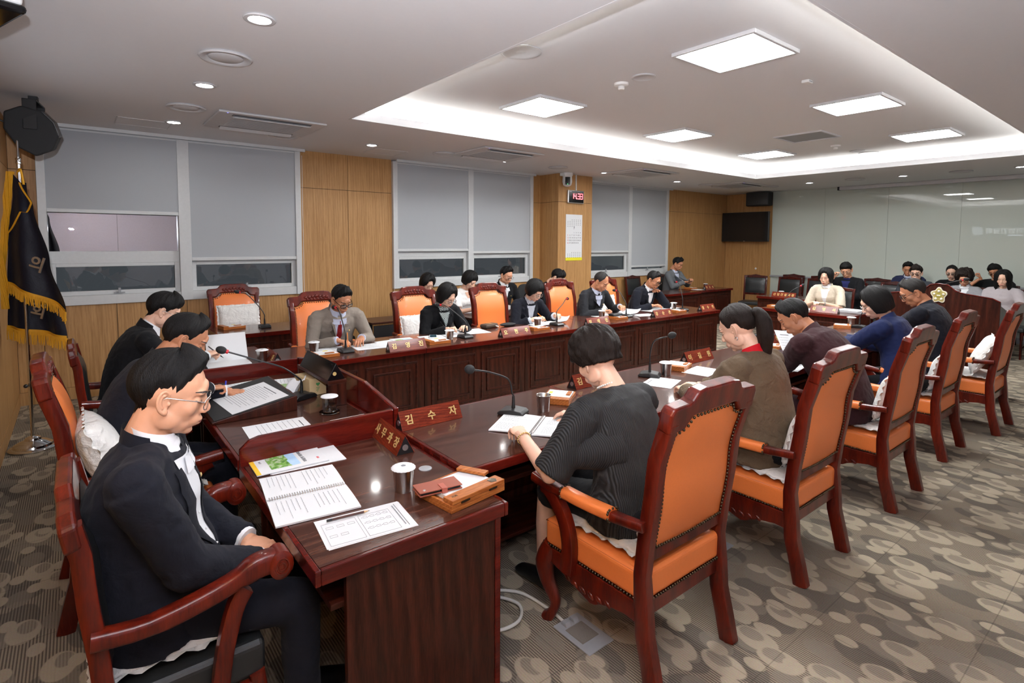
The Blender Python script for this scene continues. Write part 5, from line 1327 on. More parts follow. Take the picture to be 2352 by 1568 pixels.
# ------------------------------------------------------------------ cushions
def cushion(label, M, w=.40, h=.36, th=.10, ruffle=True, seed=1):
    t = thing('white_cushion', label, 'cushion', (0, 0, 0), 0, 'white cotton cushions on the chairs')
    t.matrix_world = M
    rs = random.Random(seed)
    def side(s):
        def fn(u, v):
            a, b = 2 * u - 1, 2 * v - 1
            e = (1 - abs(a) ** 2.6) * (1 - abs(b) ** 2.6)
            cr = .10 * a * b * (abs(a * b)) ** 2
            n = noise.noise(V((u * 5, v * 5, seed))) * .006 + noise.noise(V((u * 14, v * 4, seed + 3))) * .003
            x = a * w / 2 * (1 - .05 * (1 - b * b)); y = b * h / 2 * (1 - .05 * (1 - a * a))
            return (x, y, s * (th / 2 * max(e, 0) ** .45 + n * max(e, 0) ** .3))
        return fn
    m = MB().grid(side(1), 26, 26).grid(side(-1), 26, 26)
    m.build('case', M_['cotton'], t, smooth=180, weld=True)
    if ruffle:
        m = MB(); N = 120
        def edge(k):
            q = k / N * 4; s = int(q) % 4; f = q - int(q)
            x, y = [(-1 + 2 * f, -1), (1, -1 + 2 * f), (1 - 2 * f, 1), (-1, 1 - 2 * f)][s]
            return x * w / 2 * (1 - .05 * (1 - y * y)), y * h / 2 * (1 - .05 * (1 - x * x)), x, y
        vs = []
        for k in range(N):
            x, y, ax, ay = edge(k); r = math.hypot(ax, ay)
            f = .018 + rs.uniform(-.004, .004)
            vs += [(x * .99, y * .99, 0), (x + ax / r * f, y + ay / r * f, .007 * math.sin(k * 1.35) + rs.uniform(-.003, .003))]
        fs = [(2 * k, 2 * k + 1, (2 * k + 3) % (2 * N), (2 * k + 2) % (2 * N)) for k in range(N)]
        m.add(vs, fs); m.build('ruffle', M_['cotton'], t, smooth=80)
    return t
def seat_pad(label, x, y, rz, z=.466, seed=1):
    return cushion(label, Matrix.Translation((x, y, z + .022)) @ Matrix.Rotation(R(rz), 4, 'Z'), .44, .44, .05, True, seed)
def back_pad(label, x, y, face, z=.64, w=.38, h=.30, tilt=14, yaw=0, seed=2, th=.11):
    # face: direction (deg) the chair looks; cushion leans on its back
    M = Matrix.Translation((x, y, z)) @ Matrix.Rotation(R(face + yaw), 4, 'Z') @ Matrix.Rotation(R(90 - tilt), 4, 'Y') @ Matrix.Rotation(R(90), 4, 'Z')
    return cushion(label, M, w, h, th, True, seed)
seat_pad('flat white seat cushion under the woman in pleats', 1.86, 1.49, 2, seed=3)
seat_pad('flat white seat cushion under the ponytailed woman', 3.00, 1.47, -3, seed=4)
seat_pad('flat white seat cushion under the man in maroon', 4.23, 1.46, 0, seed=5)
seat_pad('flat white seat cushion under the woman in royal blue', 5.50, 1.50, 0, seed=6)
seat_pad('flat white seat cushion on the end armchair before the lectern', 6.60, 1.40, 0, seed=7)
seat_pad('flat white seat cushion under the nearest seated man', .21, 2.02, 0, .459, seed=8)
seat_pad('flat white seat cushion under the second man at the head table', .24, 3.22, 0, seed=18)
seat_pad('flat white seat cushion under the man nearest the windows', .18, 4.62, 0, .459, seed=9)
back_pad('white back cushion behind the woman in pleats', 1.90, 1.305, 90, .66, seed=10)
back_pad('white ruffled back cushion behind the ponytailed woman', 3.04, 1.28, 90, .68, seed=11)
back_pad('white ruffled back cushion behind the man in maroon', 4.27, 1.27, 90, .68, seed=12)
back_pad('white back cushion behind the woman in royal blue', 5.52, 1.30, 90, .66, seed=13)
back_pad('plump white cushion propped up on the end armchair before the lectern', 6.56, 1.24, 90, .68, .40, .36, 25, 15, seed=14)
back_pad('white cushion standing on the empty orange armchair under the window', 1.47, 7.01, -90, .80, .44, .27, 10, seed=15)
back_pad('plump white cushion behind the second man at the head table', -.0+.075, 3.06, 0, .71, .36, .40, 22, seed=16, th=.16)
back_pad('white back cushion at the bobbed woman\'s side', 3.02, 5.54, -90, .70, seed=17)
back_pad('white cushion on the orange chair of the man resting his chin', 6.26, 5.58, -90, .74, seed=19)
# ------------------------------------------------------------------ people
def skin_mat(name, col):
    t = NT(name); co = t.coord()
    n = t.noise(co, 22, 4)
    t.p(Base_Color=t.mix(n.outputs[0], c4([x * .88 for x in col]), c4([min(1, x * 1.10) for x in col])), Roughness=.48, Subsurface_Weight=.08, Subsurface_Scale=.012)
    t.s = None
    t.p(Subsurface_Radius=(1.0, .4, .25))
    t.bump(t.noise(co, 300, 2).outputs[0], .06, .002)
    return t.m
SK = {'a': skin_mat('skin_warm', srgb(214, 158, 126)), 'b': skin_mat('skin_fair', srgb(230, 184, 158)), 'c': skin_mat('skin_tan', srgb(192, 132, 98))}
def hair_mat(name, col, rough=.5):
    t = NT(name); co = t.coord((1, 1, 1))
    n = t.noise(t.coord((60, 60, 5)), 6, 4, .6); n2 = t.noise(co, 30, 3)
    t.p(Base_Color=t.mix(n.outputs[0], c4([x * .5 for x in col]), c4([min(1, x * 1.6) for x in col])), Roughness=rough, Specular_IOR_Level=.2)
    t.bump(n.outputs[0], .7, .006)
    return t.m
HR = {'k': hair_mat('hair_black', (.006, .0055, .0055)), 'd': hair_mat('hair_dark_brown', (.013, .008, .006)), 'g': hair_mat('hair_greying', (.020, .018, .017), .5)}
M_['lip'] = plain('lips', srgb(186, 96, 88), .45); M_['lipr'] = plain('lips_red', srgb(190, 56, 60), .4)
M_['eye'] = plain('eyelash', (.012, .010, .010), .5); M_['brow'] = plain('eyebrow', (.02, .016, .014), .8)
M_['eyew'] = plain('eye_white', (.7, .68, .66), .3)
M_['shoe'] = plain('shoe_leather', (.008, .008, .009), .28)

def _head(sex):
    m = MB(); f = .94 if sex == 'f' else 1.0
    m.ell((-.014, 0, .030), (.098, .077, .092), 20, 14)
    m.ell((.028, 0, -.020), (.062, .064, .082), 20, 14)
    m.ell((.030, 0, -.072), (.052, .052 * f, .044), 16, 12)
    m.ell((.063, 0, -.098), (.022, .022, .016), 12, 8)
    for s in (-1, 1):
        m.ell((.054, s * .040, -.022), (.027, .023, .028), 12, 8)
        m.ell((.008, s * .052 * f, -.060), (.040, .013, .036), 12, 8)
        m.ell((.076, s * .026, .024), (.014, .024, .010), 12, 8)
        m.ell((.078, s * .030, .002), (.012, .014, .009), 12, 8)
        m.ell((.099, s * .0115, -.034), (.011, .009, .008), 10, 8)
    m.ell((.082, 0, .030), (.012, .032, .030), 12, 8)
    m.tube([(.082, 0, .018), (.094, 0, -.006), (.106, 0, -.026), (.104, 0, -.035)], [.008, .0095, .012, .010], 12)
    m.ell((.080, 0, -.062), (.017, .034, .024), 14, 8); m.ell((.091, 0, -.0600), (.0125, .024, .0070), 12, 8); m.ell((.0895, 0, -.0715), (.012, .020, .0075), 12, 8)
    nr = .056 if sex == 'm' else .046
    m.tube([(-.018, 0, -.02), (-.026, 0, -.09), (-.034, 0, -.16)], [(nr * .95, nr * .95), (nr, nr), (nr * 1.08, nr * 1.12)], 16)
    return m
HEAD = {}
for s_ in 'mf':
    me_ = remesh(_head(s_), .0042, 7, .5)
    for v in me_.vertices:
        c = v.co
        # eye sockets
        d = ((abs(c.y) - .031) / .021) ** 2 + ((c.z - .006) / .012) ** 2
        if d < 1 and c.x > .05: c.x -= .007 * (1 - d)
    HEAD[s_] = me_
HEADBVH = {k: BVHTree.FromPolygons([v.co.copy() for v in me.vertices], [tuple(p.vertices) for p in me.polygons]) for k, me in HEAD.items()}
def _ear(s):
    m = MB(); E = Matrix.Translation((-.010, s * .0745, -.008)) @ Matrix.Rotation(R(-s * 24), 4, 'Z') @ Matrix.Rotation(R(-14), 4, 'Y')
    el = lambda a, rx, rz, y: E @ V((rx * math.cos(R(a)), s * y, rz * math.sin(R(a))))
    m.tube([el(20, .012, .016, .002)] + [el(a, .0185, .032, .007) for a in range(45, 250, 15)] + [el(265, .012, .036, .005)], [.003] + [.0046] * 14 + [.005], 8)
    m.tube([el(a, .010, .020, .007) for a in range(70, 260, 20)], .0034, 8)
    m.ell((0, 0, 0), (.016, .0035, .028), 14, 8, M=E @ Matrix.Translation((0, s * .002, -.002)))
    m.ell((0, 0, 0), (.009, .0050, .012), 12, 8, M=E @ Matrix.Translation((.002, s * .004, -.031)))
    m.ell((0, 0, 0), (.005, .005, .007), 10, 6, M=E @ Matrix.Translation((.013, s * .004, -.008)))
    return remesh(m, .0022, 2, .5)
EARS = [_ear(1), _ear(-1)]
def head_r(sex, c, d):
    h = HEADBVH[sex].ray_cast(c + d * .4, -d)
    return (h[0] - c).length if h[0] is not None else .09
def on_head(sex, y, z, off):
    h = HEADBVH[sex].ray_cast(V((.3, y, z)), V((-1, 0, 0)))
    if h[0] is None: return V((.08, y, z))
    return h[0] + h[1] * off

def _hand(pose, th):
    m = MB()
    m.ell((.048, 0, 0), (.050, .040, .0135), 16, 10); m.ell((.014, 0, -.001), (.028, .029, .0165), 12, 8)
    m.ell((.078, th * .012, .001), (.018, .030, .0125), 12, 8); m.ell((.030, th * .024, -.006), (.030, .016, .014), 12, 8)
    m.tube([(-.03, 0, 0), (.02, 0, 0)], [(.023, .027), (.021, .029)], 12, up=V((0, 0, 1)))
    C = {'flat': [(8, 12, 8)] * 4, 'rest': [(24, 30, 18), (28, 34, 20), (32, 36, 20), (34, 38, 22)], 'fist': [(66, 80, 45), (70, 85, 48), (74, 86, 48), (78, 86, 48)],
         'pen': [(38, 46, 26), (52, 60, 34), (66, 72, 40), (72, 76, 42)], 'hold': [(40, 34, 16), (44, 36, 18), (46, 38, 18), (48, 40, 18)]}[pose]
    L = [.070, .078, .072, .056]
    for i in range(4):
        p = V((.086 - (.004 if i in (0, 3) else 0) - (.006 if i == 3 else 0), th * (.029 - .0195 * i), .001))
        sp = th * R(5 - 4 * i); a = 0; pts = [p.copy()]; rr = [.0098 if i < 3 else .0085]
        for j, fr in enumerate((.45, .31, .24)):
            a += R(C[i][j])
            p = p + V((math.cos(a) * math.cos(sp), math.sin(sp) * math.cos(a), -math.sin(a))) * L[i] * fr
            pts.append(p.copy()); rr.append([.0088, .0080, .0066][j] * (1 if i < 3 else .87))
        m.tube(pts, rr, 10)
        for q, r in zip(pts, rr): m.ell(q, (r, r, r), 10, 8)
    b = V((.022, th * .028, -.006))
    dirs = {'flat': (.72, .68, -.10), 'rest': (.78, .52, -.34), 'fist': (.70, .30, -.62), 'pen': (.84, .26, -.46), 'hold': (.80, .10, -.60)}[pose]
    d = V((dirs[0], th * dirs[1], dirs[2])).normalized()
    d2 = (d + V((.45, -th * .35, -.08 if pose != 'flat' else .0))).normalized()
    pts = [b, b + d * .036, b + d * .036 + d2 * .028, b + d * .036 + d2 * .048]; rr = [.0135, .0112, .0100, .0078]
    m.tube(pts, rr, 10)
    for q, r in zip(pts, rr): m.ell(q, (r, r, r), 10, 8)
    return m
_hands = {}
def hand_mesh(pose, th, vox):
    k = (pose, th, vox)
    if k not in _hands: _hands[k] = remesh(_hand(pose, th), vox, 2, .5)
    return _hands[k]
def merge(parts):
    bm = bmesh.new()
    for me, M in parts:
        t = me.copy(); t.transform(M); bm.from_mesh(t); bpy.data.meshes.remove(t)
    out = bpy.data.meshes.new('body'); bm.to_mesh(out); bm.free(); return out
def wrinkle(me, amp, fr, seed=0, stretch=(1, 1, 1)):
    nr = [v.normal.copy() for v in me.vertices]
    for v, n in zip(me.vertices, nr):
        c = v.co
        a = noise.noise(V((c.x * fr * stretch[0] + seed, c.y * fr * stretch[1], c.z * fr * stretch[2])))
        b = noise.noise(V((c.x * fr * 2.3 + seed, c.y * fr * 2.3 + 7, c.z * fr * 2.3)))
        v.co = c + n * (amp * a + amp * .5 * (1 - abs(b) * 2.2))
def ik(S, T, l1, l2, pole):
    d = T - S; L = d.length
    if L > l1 + l2 - .004: T = S + d * ((l1 + l2 - .004) / L); d = T - S; L = d.length
    a = (l1 * l1 - l2 * l2 + L * L) / (2 * L); h = math.sqrt(max(l1 * l1 - a * a, 0))
    u = d / L; p = pole - u * pole.dot(u); p.normalize()
    return S + u * a + p * h, T

# hair: for each azimuth a profile from crown to its end; keys give (azimuth, end polar angle, thickness, drop below)
STY = {
 'short':  dict(k=[(0, 52, .030, 0), (28, 56, .030, 0), (50, 70, .020, 0), (62, 90, .011, 0), (70, 106, .007, 0), (79, 105, .008, 0), (88, 96, .012, 0), (104, 98, .014, 0), (114, 120, .012, 0), (132, 142, .011, 0), (180, 146, .011, 0)], amp=.006, fr=30),
 'crop':   dict(k=[(0, 48, .022, 0), (28, 53, .020, 0), (50, 68, .013, 0), (62, 86, .008, 0), (70, 102, .006, 0), (79, 101, .006, 0), (88, 94, .008, 0), (104, 96, .009, 0), (114, 116, .008, 0), (132, 138, .007, 0), (180, 142, .007, 0)], amp=.004, fr=36),
 'thin':   dict(k=[(0, 24, .004, 0), (25, 32, .004, 0), (48, 60, .006, 0), (62, 84, .006, 0), (70, 101, .005, 0), (79, 100, .006, 0), (88, 93, .008, 0), (104, 95, .009, 0), (114, 114, .008, 0), (132, 138, .008, 0), (180, 142, .008, 0)], amp=.003, fr=36),
 'fringe': dict(k=[(0, 70, .030, 0), (34, 73, .030, 0), (56, 86, .024, 0), (68, 105, .013, 0), (80, 104, .013, 0), (90, 98, .016, 0), (104, 100, .016, 0), (115, 122, .015, 0), (135, 144, .014, 0), (180, 148, .014, 0)], amp=.007, fr=28),
 'bob':    dict(k=[(0, 50, .020, 0), (22, 56, .022, 0), (50, 80, .022, .04), (66, 92, .028, .100), (90, 92, .030, .110), (120, 92, .030, .110), (150, 92, .026, .105), (180, 92, .026, .100)], amp=.005, fr=42),
 'bobfr':  dict(k=[(0, 74, .024, 0), (32, 76, .024, .0), (54, 86, .024, .04), (70, 92, .030, .080), (90, 92, .032, .085), (120, 92, .032, .085), (150, 92, .028, .085), (180, 92, .028, .080)], amp=.006, fr=40),
 'pixie':  dict(k=[(0, 70, .034, 0), (35, 74, .034, 0), (55, 90, .032, .004), (72, 100, .028, .02), (90, 102, .028, .025), (115, 106, .030, .03), (145, 112, .030, .03), (180, 114, .032, .03)], amp=.010, fr=26),
 'tied':   dict(k=[(0, 48, .010, 0), (30, 54, .012, 0), (52, 74, .014, 0), (64, 96, .010, 0), (76, 98, .010, 0), (88, 88, .012, 0), (104, 90, .014, 0), (118, 118, .014, 0), (145, 132, .016, 0), (180, 132, .020, 0)], amp=.003, fr=46),
 'long':   dict(k=[(0, 46, .016, 0), (24, 52, .020, 0), (52, 84, .022, .16), (66, 92, .028, .26), (90, 92, .032, .30), (120, 92, .032, .30), (150, 92, .028, .30), (180, 92, .028, .30)], amp=.009, fr=24),
 'curly':  dict(k=[(0, 68, .040, 0), (32, 72, .042, 0), (56, 88, .044, .03), (72, 94, .052, .06), (95, 94, .054, .07), (130, 94, .054, .07), (180, 94, .050, .07)], amp=.016, fr=14),
}
def hair_mesh(style, seed=0, part=0.0, sex='m'):
    S = STY[style]; NA, NT_ = 84, 22
    cx, cz = -.014, .028; A, B, C = .100, .079, .094
    m = MB(); outer = []; inner = []
    for i in range(NA):
        az = 2 * PI * i / NA; d = abs(math.degrees(az)); d = d if d <= 180 else 360 - d
        te, th, dr = lerpk(S['k'], d)
        te += 2.5 * noise.noise(V((math.cos(az) * 4, math.sin(az) * 4, seed))) + (3.0 if dr < .002 else 1.0) * noise.noise(V((math.cos(az) * 16, math.sin(az) * 16, seed)))
        conf = dr < .002
        co, ci = [], []
        for j in range(NT_ + 1):
            f = j / NT_
            if dr > .002:
                arc = R(te) * .095; tot = arc + dr; s = f * tot
                t = min(s / .095, R(te)); drop = max(0, s - arc)
            else: t = R(te) * f; drop = 0
            taper = 1 - max(0, (f - .66) / .34) ** 1.6 * (.96 if conf else .45)
            hh = th * taper * (1 + .15 * math.cos(t * 1.2))
            n = noise.noise(V((math.cos(az) * S['fr'] * .35, math.sin(az) * S['fr'] * .35, f * 2.0 + seed))) + .5 * noise.noise(V((math.cos(az) * S['fr'], math.sin(az) * S['fr'], f * 3 + seed)))
            if style in ('curly', 'long', 'pixie'): n += .8 * noise.noise(V((math.cos(az) * 5, math.sin(az) * 5, f * 9 + seed)))
            hh += .0016 + S['amp'] * n * min(1, f * 4) * (1 if not conf else min(1, taper * 1.6)) + (part * .006 * math.sin(az) * math.sin(t))
            bulge = 1 - .0 * drop
            if drop: hh *= 1 - .35 * (drop / max(dr, .01)) ** 2 * (1 if style in ('bob', 'bobfr') else .2)
            dv = V((math.sin(t) * math.cos(az), math.sin(t) * math.sin(az), math.cos(t)))
            rh = head_r(sex, V((cx, 0, cz)), dv) if conf else 0
            def pt(h):
                if conf: return V((cx, 0, cz)) + dv * (rh + h)
                return V((cx + (A + h) * math.sin(t) * math.cos(az), (B + h) * math.sin(t) * math.sin(az), cz + (C + h) * math.cos(t) - drop))
            co.append(pt(hh)); ci.append(pt(-.006))
        outer.append(co); inner.append(ci)
    W = NT_ + 1
    vs = [p for c in outer for p in c] + [p for c in inner for p in c]; o = NA * W; fs = []
    for i in range(NA):
        k = (i + 1) % NA
        for j in range(NT_):
            fs.append((i * W + j, i * W + j + 1, k * W + j + 1, k * W + j)); fs.append((o + i * W + j, o + k * W + j, o + k * W + j + 1, o + i * W + j + 1))
        fs.append((i * W + NT_, o + i * W + NT_, o + k * W + NT_, k * W + NT_))
    m.add(vs, fs)
    return m

def person(label, pos, face, lean=12, hip=.575, sex='m', S=1.0, head=(20, 0, 0), skin='a', hair='short', hcol='k', top='suit', jacket=None, shirt=None, tie=None, trousers=None,
           hands=None, poses=('rest', 'rest'), hdir=(None, None), poles=(None, None), sleeve=1.0, glasses=None, vopen=.42, belly=0.0, vox=.011, tex='jacket', name='person', legs=True, knee=None, front=True, seed=0, sw=None, lips=None, wide=1.0, collar=None, part=0.0, nb=0.0, hgt=1.0, long_sl=1.0, vw=1.0, skirt=False, smile=False):
    """seated person: local x forward, y left; origin on the floor below the hips"""
    t = thing(name, label, 'person', (pos[0], pos[1], 0), face)
    Wm = Matrix.Translation((pos[0], pos[1], 0)) @ Matrix.Rotation(R(face), 4, 'Z'); Wi = Wm.inverted()
    a = R(lean); fem = sex == 'f'
    L = (.46 if fem else .50) * S * hgt
    pel = V((0, 0, hip)); N = pel + V((math.sin(a), 0, math.cos(a))) * L
    mid = (pel + N) / 2 + V((-math.cos(a), 0, math.sin(a))) * (.030 + .0009 * lean)
    def spine(q):
        if q < 0: return pel + (spine(.05) - pel).normalized() * (q * L)
        if q > 1: return N + (N - spine(.95)).normalized() * ((q - 1) * L)
        return (1 - q) ** 2 * pel + 2 * q * (1 - q) * (mid * 2 - (pel + N) / 2) + q * q * N
    def frame(q):
        tg = (spine(q + .03) - spine(q - .03)).normalized(); lat = V((0, 1, 0)); nr = lat.cross(tg).normalized()
        return spine(q), tg, lat, nr
    hw = (sw or (.168 if fem else .192)) * S * wide
    up = frame(.97)[1]
    SH = {s: N + V((0, s * hw, 0)) - up * .058 * S for s in (1, -1)}
    # head
    hp, hy, hr = R(head[0]), R(head[1]), R(head[2])
    na = a * .75 + hp * .45
    HC = N + V((math.sin(na), math.sin(hy) * .012, math.cos(na))) * (.142 * S + nb) + V((.018, 0, 0))
    HM = Matrix.Translation(HC) @ Matrix.Rotation(hy, 4, 'Z') @ Matrix.Rotation(hp, 4, 'Y') @ Matrix.Rotation(hr, 4, 'X') @ Matrix.Scale((.955 if fem else 1.0) * S, 4)
    nk = HM @ V((-.026, 0, -.10))
    # arms
    l1, l2 = .285 * S * long_sl, .25 * S * long_sl
    hands = hands or {}
    arm = {}
    for s in (1, -1):
        T = hands.get(s)
        if T is None: T = V((.30, s * .14, hip + .12))
        else: T = Wi @ V(T)
        pole = V((-.35, s * .75, -.9))
        pi = poles[0 if s > 0 else 1]
        if pi is not None: pole = V(pi)
        E, T2 = ik(SH[s], T, l1, l2, pole)
        arm[s] = (SH[s], E, T2)
    # torso rings (half width, half depth, forward shift)
    g = S * wide
    if fem: rk = [(-.18, .180, .135, .02), (0, .178, .128, .01), (.22, .160, .112, .01), (.45, .150, .108, .012), (.68, .162, .118, .018), (.86, .158, .098, .005), (.96, .118, .072, 0), (1.04, .058, .052, 0)]
    else: rk = [(-.18, .190, .145, .02), (0, .188, .140, .012), (.22, .182, .132, .012), (.45, .182, .128, .010), (.68, .190, .128, .010), (.86, .184, .106, 0), (.96, .135, .080, 0), (1.04, .066, .060, 0)]
    def torso(m, grow, lo=-.18, hi=1.04):
        rings = []; n = 24
        for k in range(26):
            q = lo + (hi - lo) * k / 25
            wv, dv, fw = lerpk(rk, q)
            wv = wv * g + grow; dv = dv * g + grow
            dv += belly * math.exp(-((q - .2) / .22) ** 2); fw += belly * .8 * math.exp(-((q - .2) / .22) ** 2)
            p, tg, lat, nr = frame(q)
            ring = []
            for j in range(n):
                an = 2 * PI * j / n; c, sn = math.cos(an), math.sin(an)
                c = math.copysign(abs(c) ** .85, c); sn = math.copysign(abs(sn) ** .85, sn)
                ring.append(p + nr * (dv * c + fw) + lat * (wv * sn))
            rings.append(ring)
        vs = [x for r_ in rings for x in r_]
        fs = [(i * n + j, i * n + (j + 1) % n, (i + 1) * n + (j + 1) % n, (i + 1) * n + j) for i in range(25) for j in range(n)]
        fs += [tuple(reversed(range(n))), tuple(range(25 * n, 26 * n))]
        m.add(vs, fs)
        for s in (1, -1):
            m.ell(SH[s] - V((0, s * .012, 0)), (.060 * g + grow * .6, .058 * g + grow * .6, .060 * g + grow * .6), 14, 10)
            m.tube([N - up * .03 + V((0, s * .02, 0)), SH[s] + up * .010], [.048 * g + grow, .048 * g + grow], 12)
        if fem:
            for s in (1, -1):
                p, tg, lat, nr = frame(.62); m.ell(p + nr * .082 * g + lat * (s * .062 * g), (.050 + grow, .052 + grow, .052 + grow), 12, 8)
    def arm_tube(m, s, r0, r1, r2, frac):
        A_, E_, T_ = arm[s]
        if frac <= .5:
            e = A_.lerp(E_, frac * 2); m.tube([A_, A_.lerp(e, .5), e], [r0, (r0 + r1) / 2, r1], 14); return
        e = E_.lerp(T_, (frac - .5) * 2)
        d1 = (E_ - A_).normalized(); d2 = (T_ - E_).normalized()
        pts = [A_, A_.lerp(E_, .4), E_ - d1 * .05, E_ + (d2 - d1) * .008, E_ + d2 * .05, E_.lerp(e, .6), e]
        m.tube(pts, [r0, r0 * .5 + r1 * .5, r1, r1 * 1.02, r1 * .97, r1 * .45 + r2 * .55, r2], 16)
        m.ell(E_, (r1 * .98,) * 3, 12, 8)
    # body: one continuous skin surface, head and hands at finer grain
    b = MB(); torso(b, -.022)
    for s in (1, -1): arm_tube(b, s, .044 * S, .036 * S, .0265 * S, 1.0)
    b.tube([N - up * .04, nk], [(.058 if not fem else .049) * S, (.055 if not fem else .046) * S], 14)
    kn = knee or .44
    LG = {}
    for s in (1, -1):
        hj = pel + V((.02, s * .088, -.01)); kj = V((kn, s * .105, .505)); aj = V((kn + .02, s * .10, .085))
        LG[s] = (hj, kj, aj)
        if legs:
            b.tube([hj, hj.lerp(kj, .5), kj, kj.lerp(aj, .4), aj], [.070, .060, .050, .048, .034], 12); b.ell(kj, (.05,) * 3, 10, 8)
    bodym = remesh(b, max(vox, .012), 3)
    parts = [(bodym, Matrix.Identity(4)), (HEAD[sex], HM), (EARS[0], HM), (EARS[1], HM)]
    HMS = {}
    for s in (1, -1):
        A_, E_, T_ = arm[s]; d = (T_ - E_).normalized()
        hd = hdir[0 if s > 0 else 1]
        x = V(hd).normalized() if hd is not None else (d + V((.5, -s * .25, -.05))).normalized()
        z = V((0, 0, 1)) if hd is None or len(hdir) < 4 else V(hdir[2 if s > 0 else 3])
        y = z.cross(x).normalized()
        HMx = frame_m(T_ + d * .012, x, y) @ Matrix.Scale(.93 * S if fem else 1.0 * S, 4)
        HMS[s] = HMx
        parts.append((hand_mesh(poses[0 if s > 0 else 1], -1 if s > 0 else 1, .0032 if vox < .012 else .0045), HMx))
    body = link('body', merge(parts), SK[skin], t, smooth=180)
    bpy.data.meshes.remove(bodym)
    # clothes
    jac = None
    if jacket is not None:
        m = MB(); torso(m, .004, hi=.985 if shirt is not None else 1.015)
        for s in (1, -1): arm_tube(m, s, .066 * g, (.057 if sleeve > .6 else .066) * g, (.043 if sleeve > .9 else .058) * g, sleeve)
        jm = remesh(m, vox, 3); wrinkle(jm, .0060, 10, seed, (1, 1, .7))
        jac = link(tex, jm, jacket, t, smooth=180)
        bvh = BVHTree.FromPolygons([v.co.copy() for v in jm.vertices], [tuple(p.vertices) for p in jm.polygons])
        def front_pt(q, y, off):
            p, tg, lat, nr = frame(q)
            h = bvh.ray_cast(p + nr * .6 + lat * y, -nr)
            if h[0] is None: return p + nr * .05 + lat * y
            return h[0] + nr * off
        def strip(nm, mat, f, nu, nv, parent):
            return MB().grid(f, nu, nv).build(nm, mat, parent, smooth=180)
        if front and shirt is not None and top in ('suit', 'open'):
            def hwv(q): return .060 * vw * g * max(0, (q - vopen) / (.98 - vopen)) ** .85
            sh = strip('shirt_front', shirt, lambda u, v: front_pt(vopen + (.975 - vopen) * v, (2 * u - 1) * (hwv(vopen + (.975 - vopen) * v) + .006), .003), 8, 14, t)
            MB().ell(N - up * .012 + frame(1.0)[3] * .012, (.058 * S, .068 * S, .032 * S), 18, 10).build('shirt_yoke', shirt, sh, smooth=180)
            for s in (1, -1):
                def lap(u, v, s=s):
                    q = vopen + (.93 - vopen) * v; w_ = .052 * g * min(1, v * 2.2) * (1 - .35 * max(0, (v - .72) / .28)) + .004
                    return front_pt(q, s * (hwv(q) + (u - .08) * w_), .0075 + .003 * math.sin(u * PI))
                strip('lapel', jacket, lap, 5, 16, jac)
                if tie is not None or top == 'suit':
                    def clr(u, v, s=s):
                        q = .885 + .09 * v; return front_pt(q, s * (.004 + .052 * u + .02 * (1 - v) * u), .010)
                    strip('shirt_collar', shirt, clr, 4, 4, sh)
            if tie is not None:
                strip('tie', tie, lambda u, v: front_pt(vopen - .02 + (.97 - vopen) * v, (2 * u - 1) * (.030 - .014 * v if v < .93 else .018), .0085), 4, 14, t)
            else:
                for k in range(3):
                    bp_ = front_pt(vopen + .06 + k * .14, 0, .006); MB().ell(bp_, (.004,) * 3, 8, 6).build('shirt_button', M_['eyew'], sh, smooth=60)
            for k in range(2):
                bp_ = front_pt(vopen - .05 - .16 * k, .012, .004); MB().ell(bp_, (.006, .009, .009), 10, 6).build('button', M_['black'], jac, smooth=60)
            if top == 'suit':
                bp_ = front_pt(.72, .095 * g, .012); MB().ell(bp_, (.004, .008, .008), 10, 6).build('lapel_pin', M_['gold'], jac, smooth=60)
        if collar is not None or shirt is not None:
            # collar ring round the neck
            def ring(r, wdt, hgt_, a0, a1, off):
                def fn(u, v):
                    an = a0 + (a1 - a0) * u; c, s_ = math.cos(an), math.sin(an)
                    p, tg, lat, nr = frame(1.0)
                    ax = (nk - N).normalized()
                    rr = r + .016 * (1 - v)
                    return N + nr * (rr * c * .95 + off) + lat * (rr * s_) + ax * (-.012 + hgt_ * v) + up * (-.010 * (1 - v)) - nr * 0
                return fn
            nr_ = (.060 if not fem else .053) * S
            if shirt is not None and collar is not False: MB().grid(ring(nr_ + .006, 0, .060, R(16 if top == 'suit' else 34), R(344 if top == 'suit' else 326), .004), 26, 3, None).build('collar_band', shirt, t, smooth=180)
            if collar is not False:
                MB().grid(ring(nr_ + .020, 0, .050, R(82), R(278), -.004), 26, 4, None).build('jacket_collar', collar or jacket, jac, smooth=180)
        if shirt is not None and sleeve > .9 and top == 'suit':
            for s in (1, -1):
                A_, E_, T_ = arm[s]; d = (T_ - E_).normalized(); e = E_.lerp(T_, (sleeve - .5) * 2)
                MB().tube([e - d * .02, e + d * .014], [.038 * g, .0375 * g], 16).build('shirt_cuff', shirt, t, smooth=60)
    if legs:
        m = MB(); grow = .012
        m.ell(pel + V((.0, 0, -.015)), (.15 * g, .178 * g, .105), 16, 10)
        for s in (1, -1):
            hj, kj, aj = LG[s]
            if skirt: m.tube([hj, hj.lerp(kj, .5), kj], [.098, .085, .075], 14)
            else:
                m.tube([hj, hj.lerp(kj, .5), kj + V((-.02, 0, 0)), kj + V((.012, 0, -.03)), kj.lerp(aj, .5), aj + V((0, 0, .02))], [.092, .082, .070, .066, .060, .054], 14); m.ell(kj, (.066,) * 3, 12, 8)
        tm = remesh(m, max(vox, .014), 3); wrinkle(tm, .004, 10, seed + 5)
        link('skirt' if skirt else 'trousers', tm, trousers or jacket, t, smooth=180)
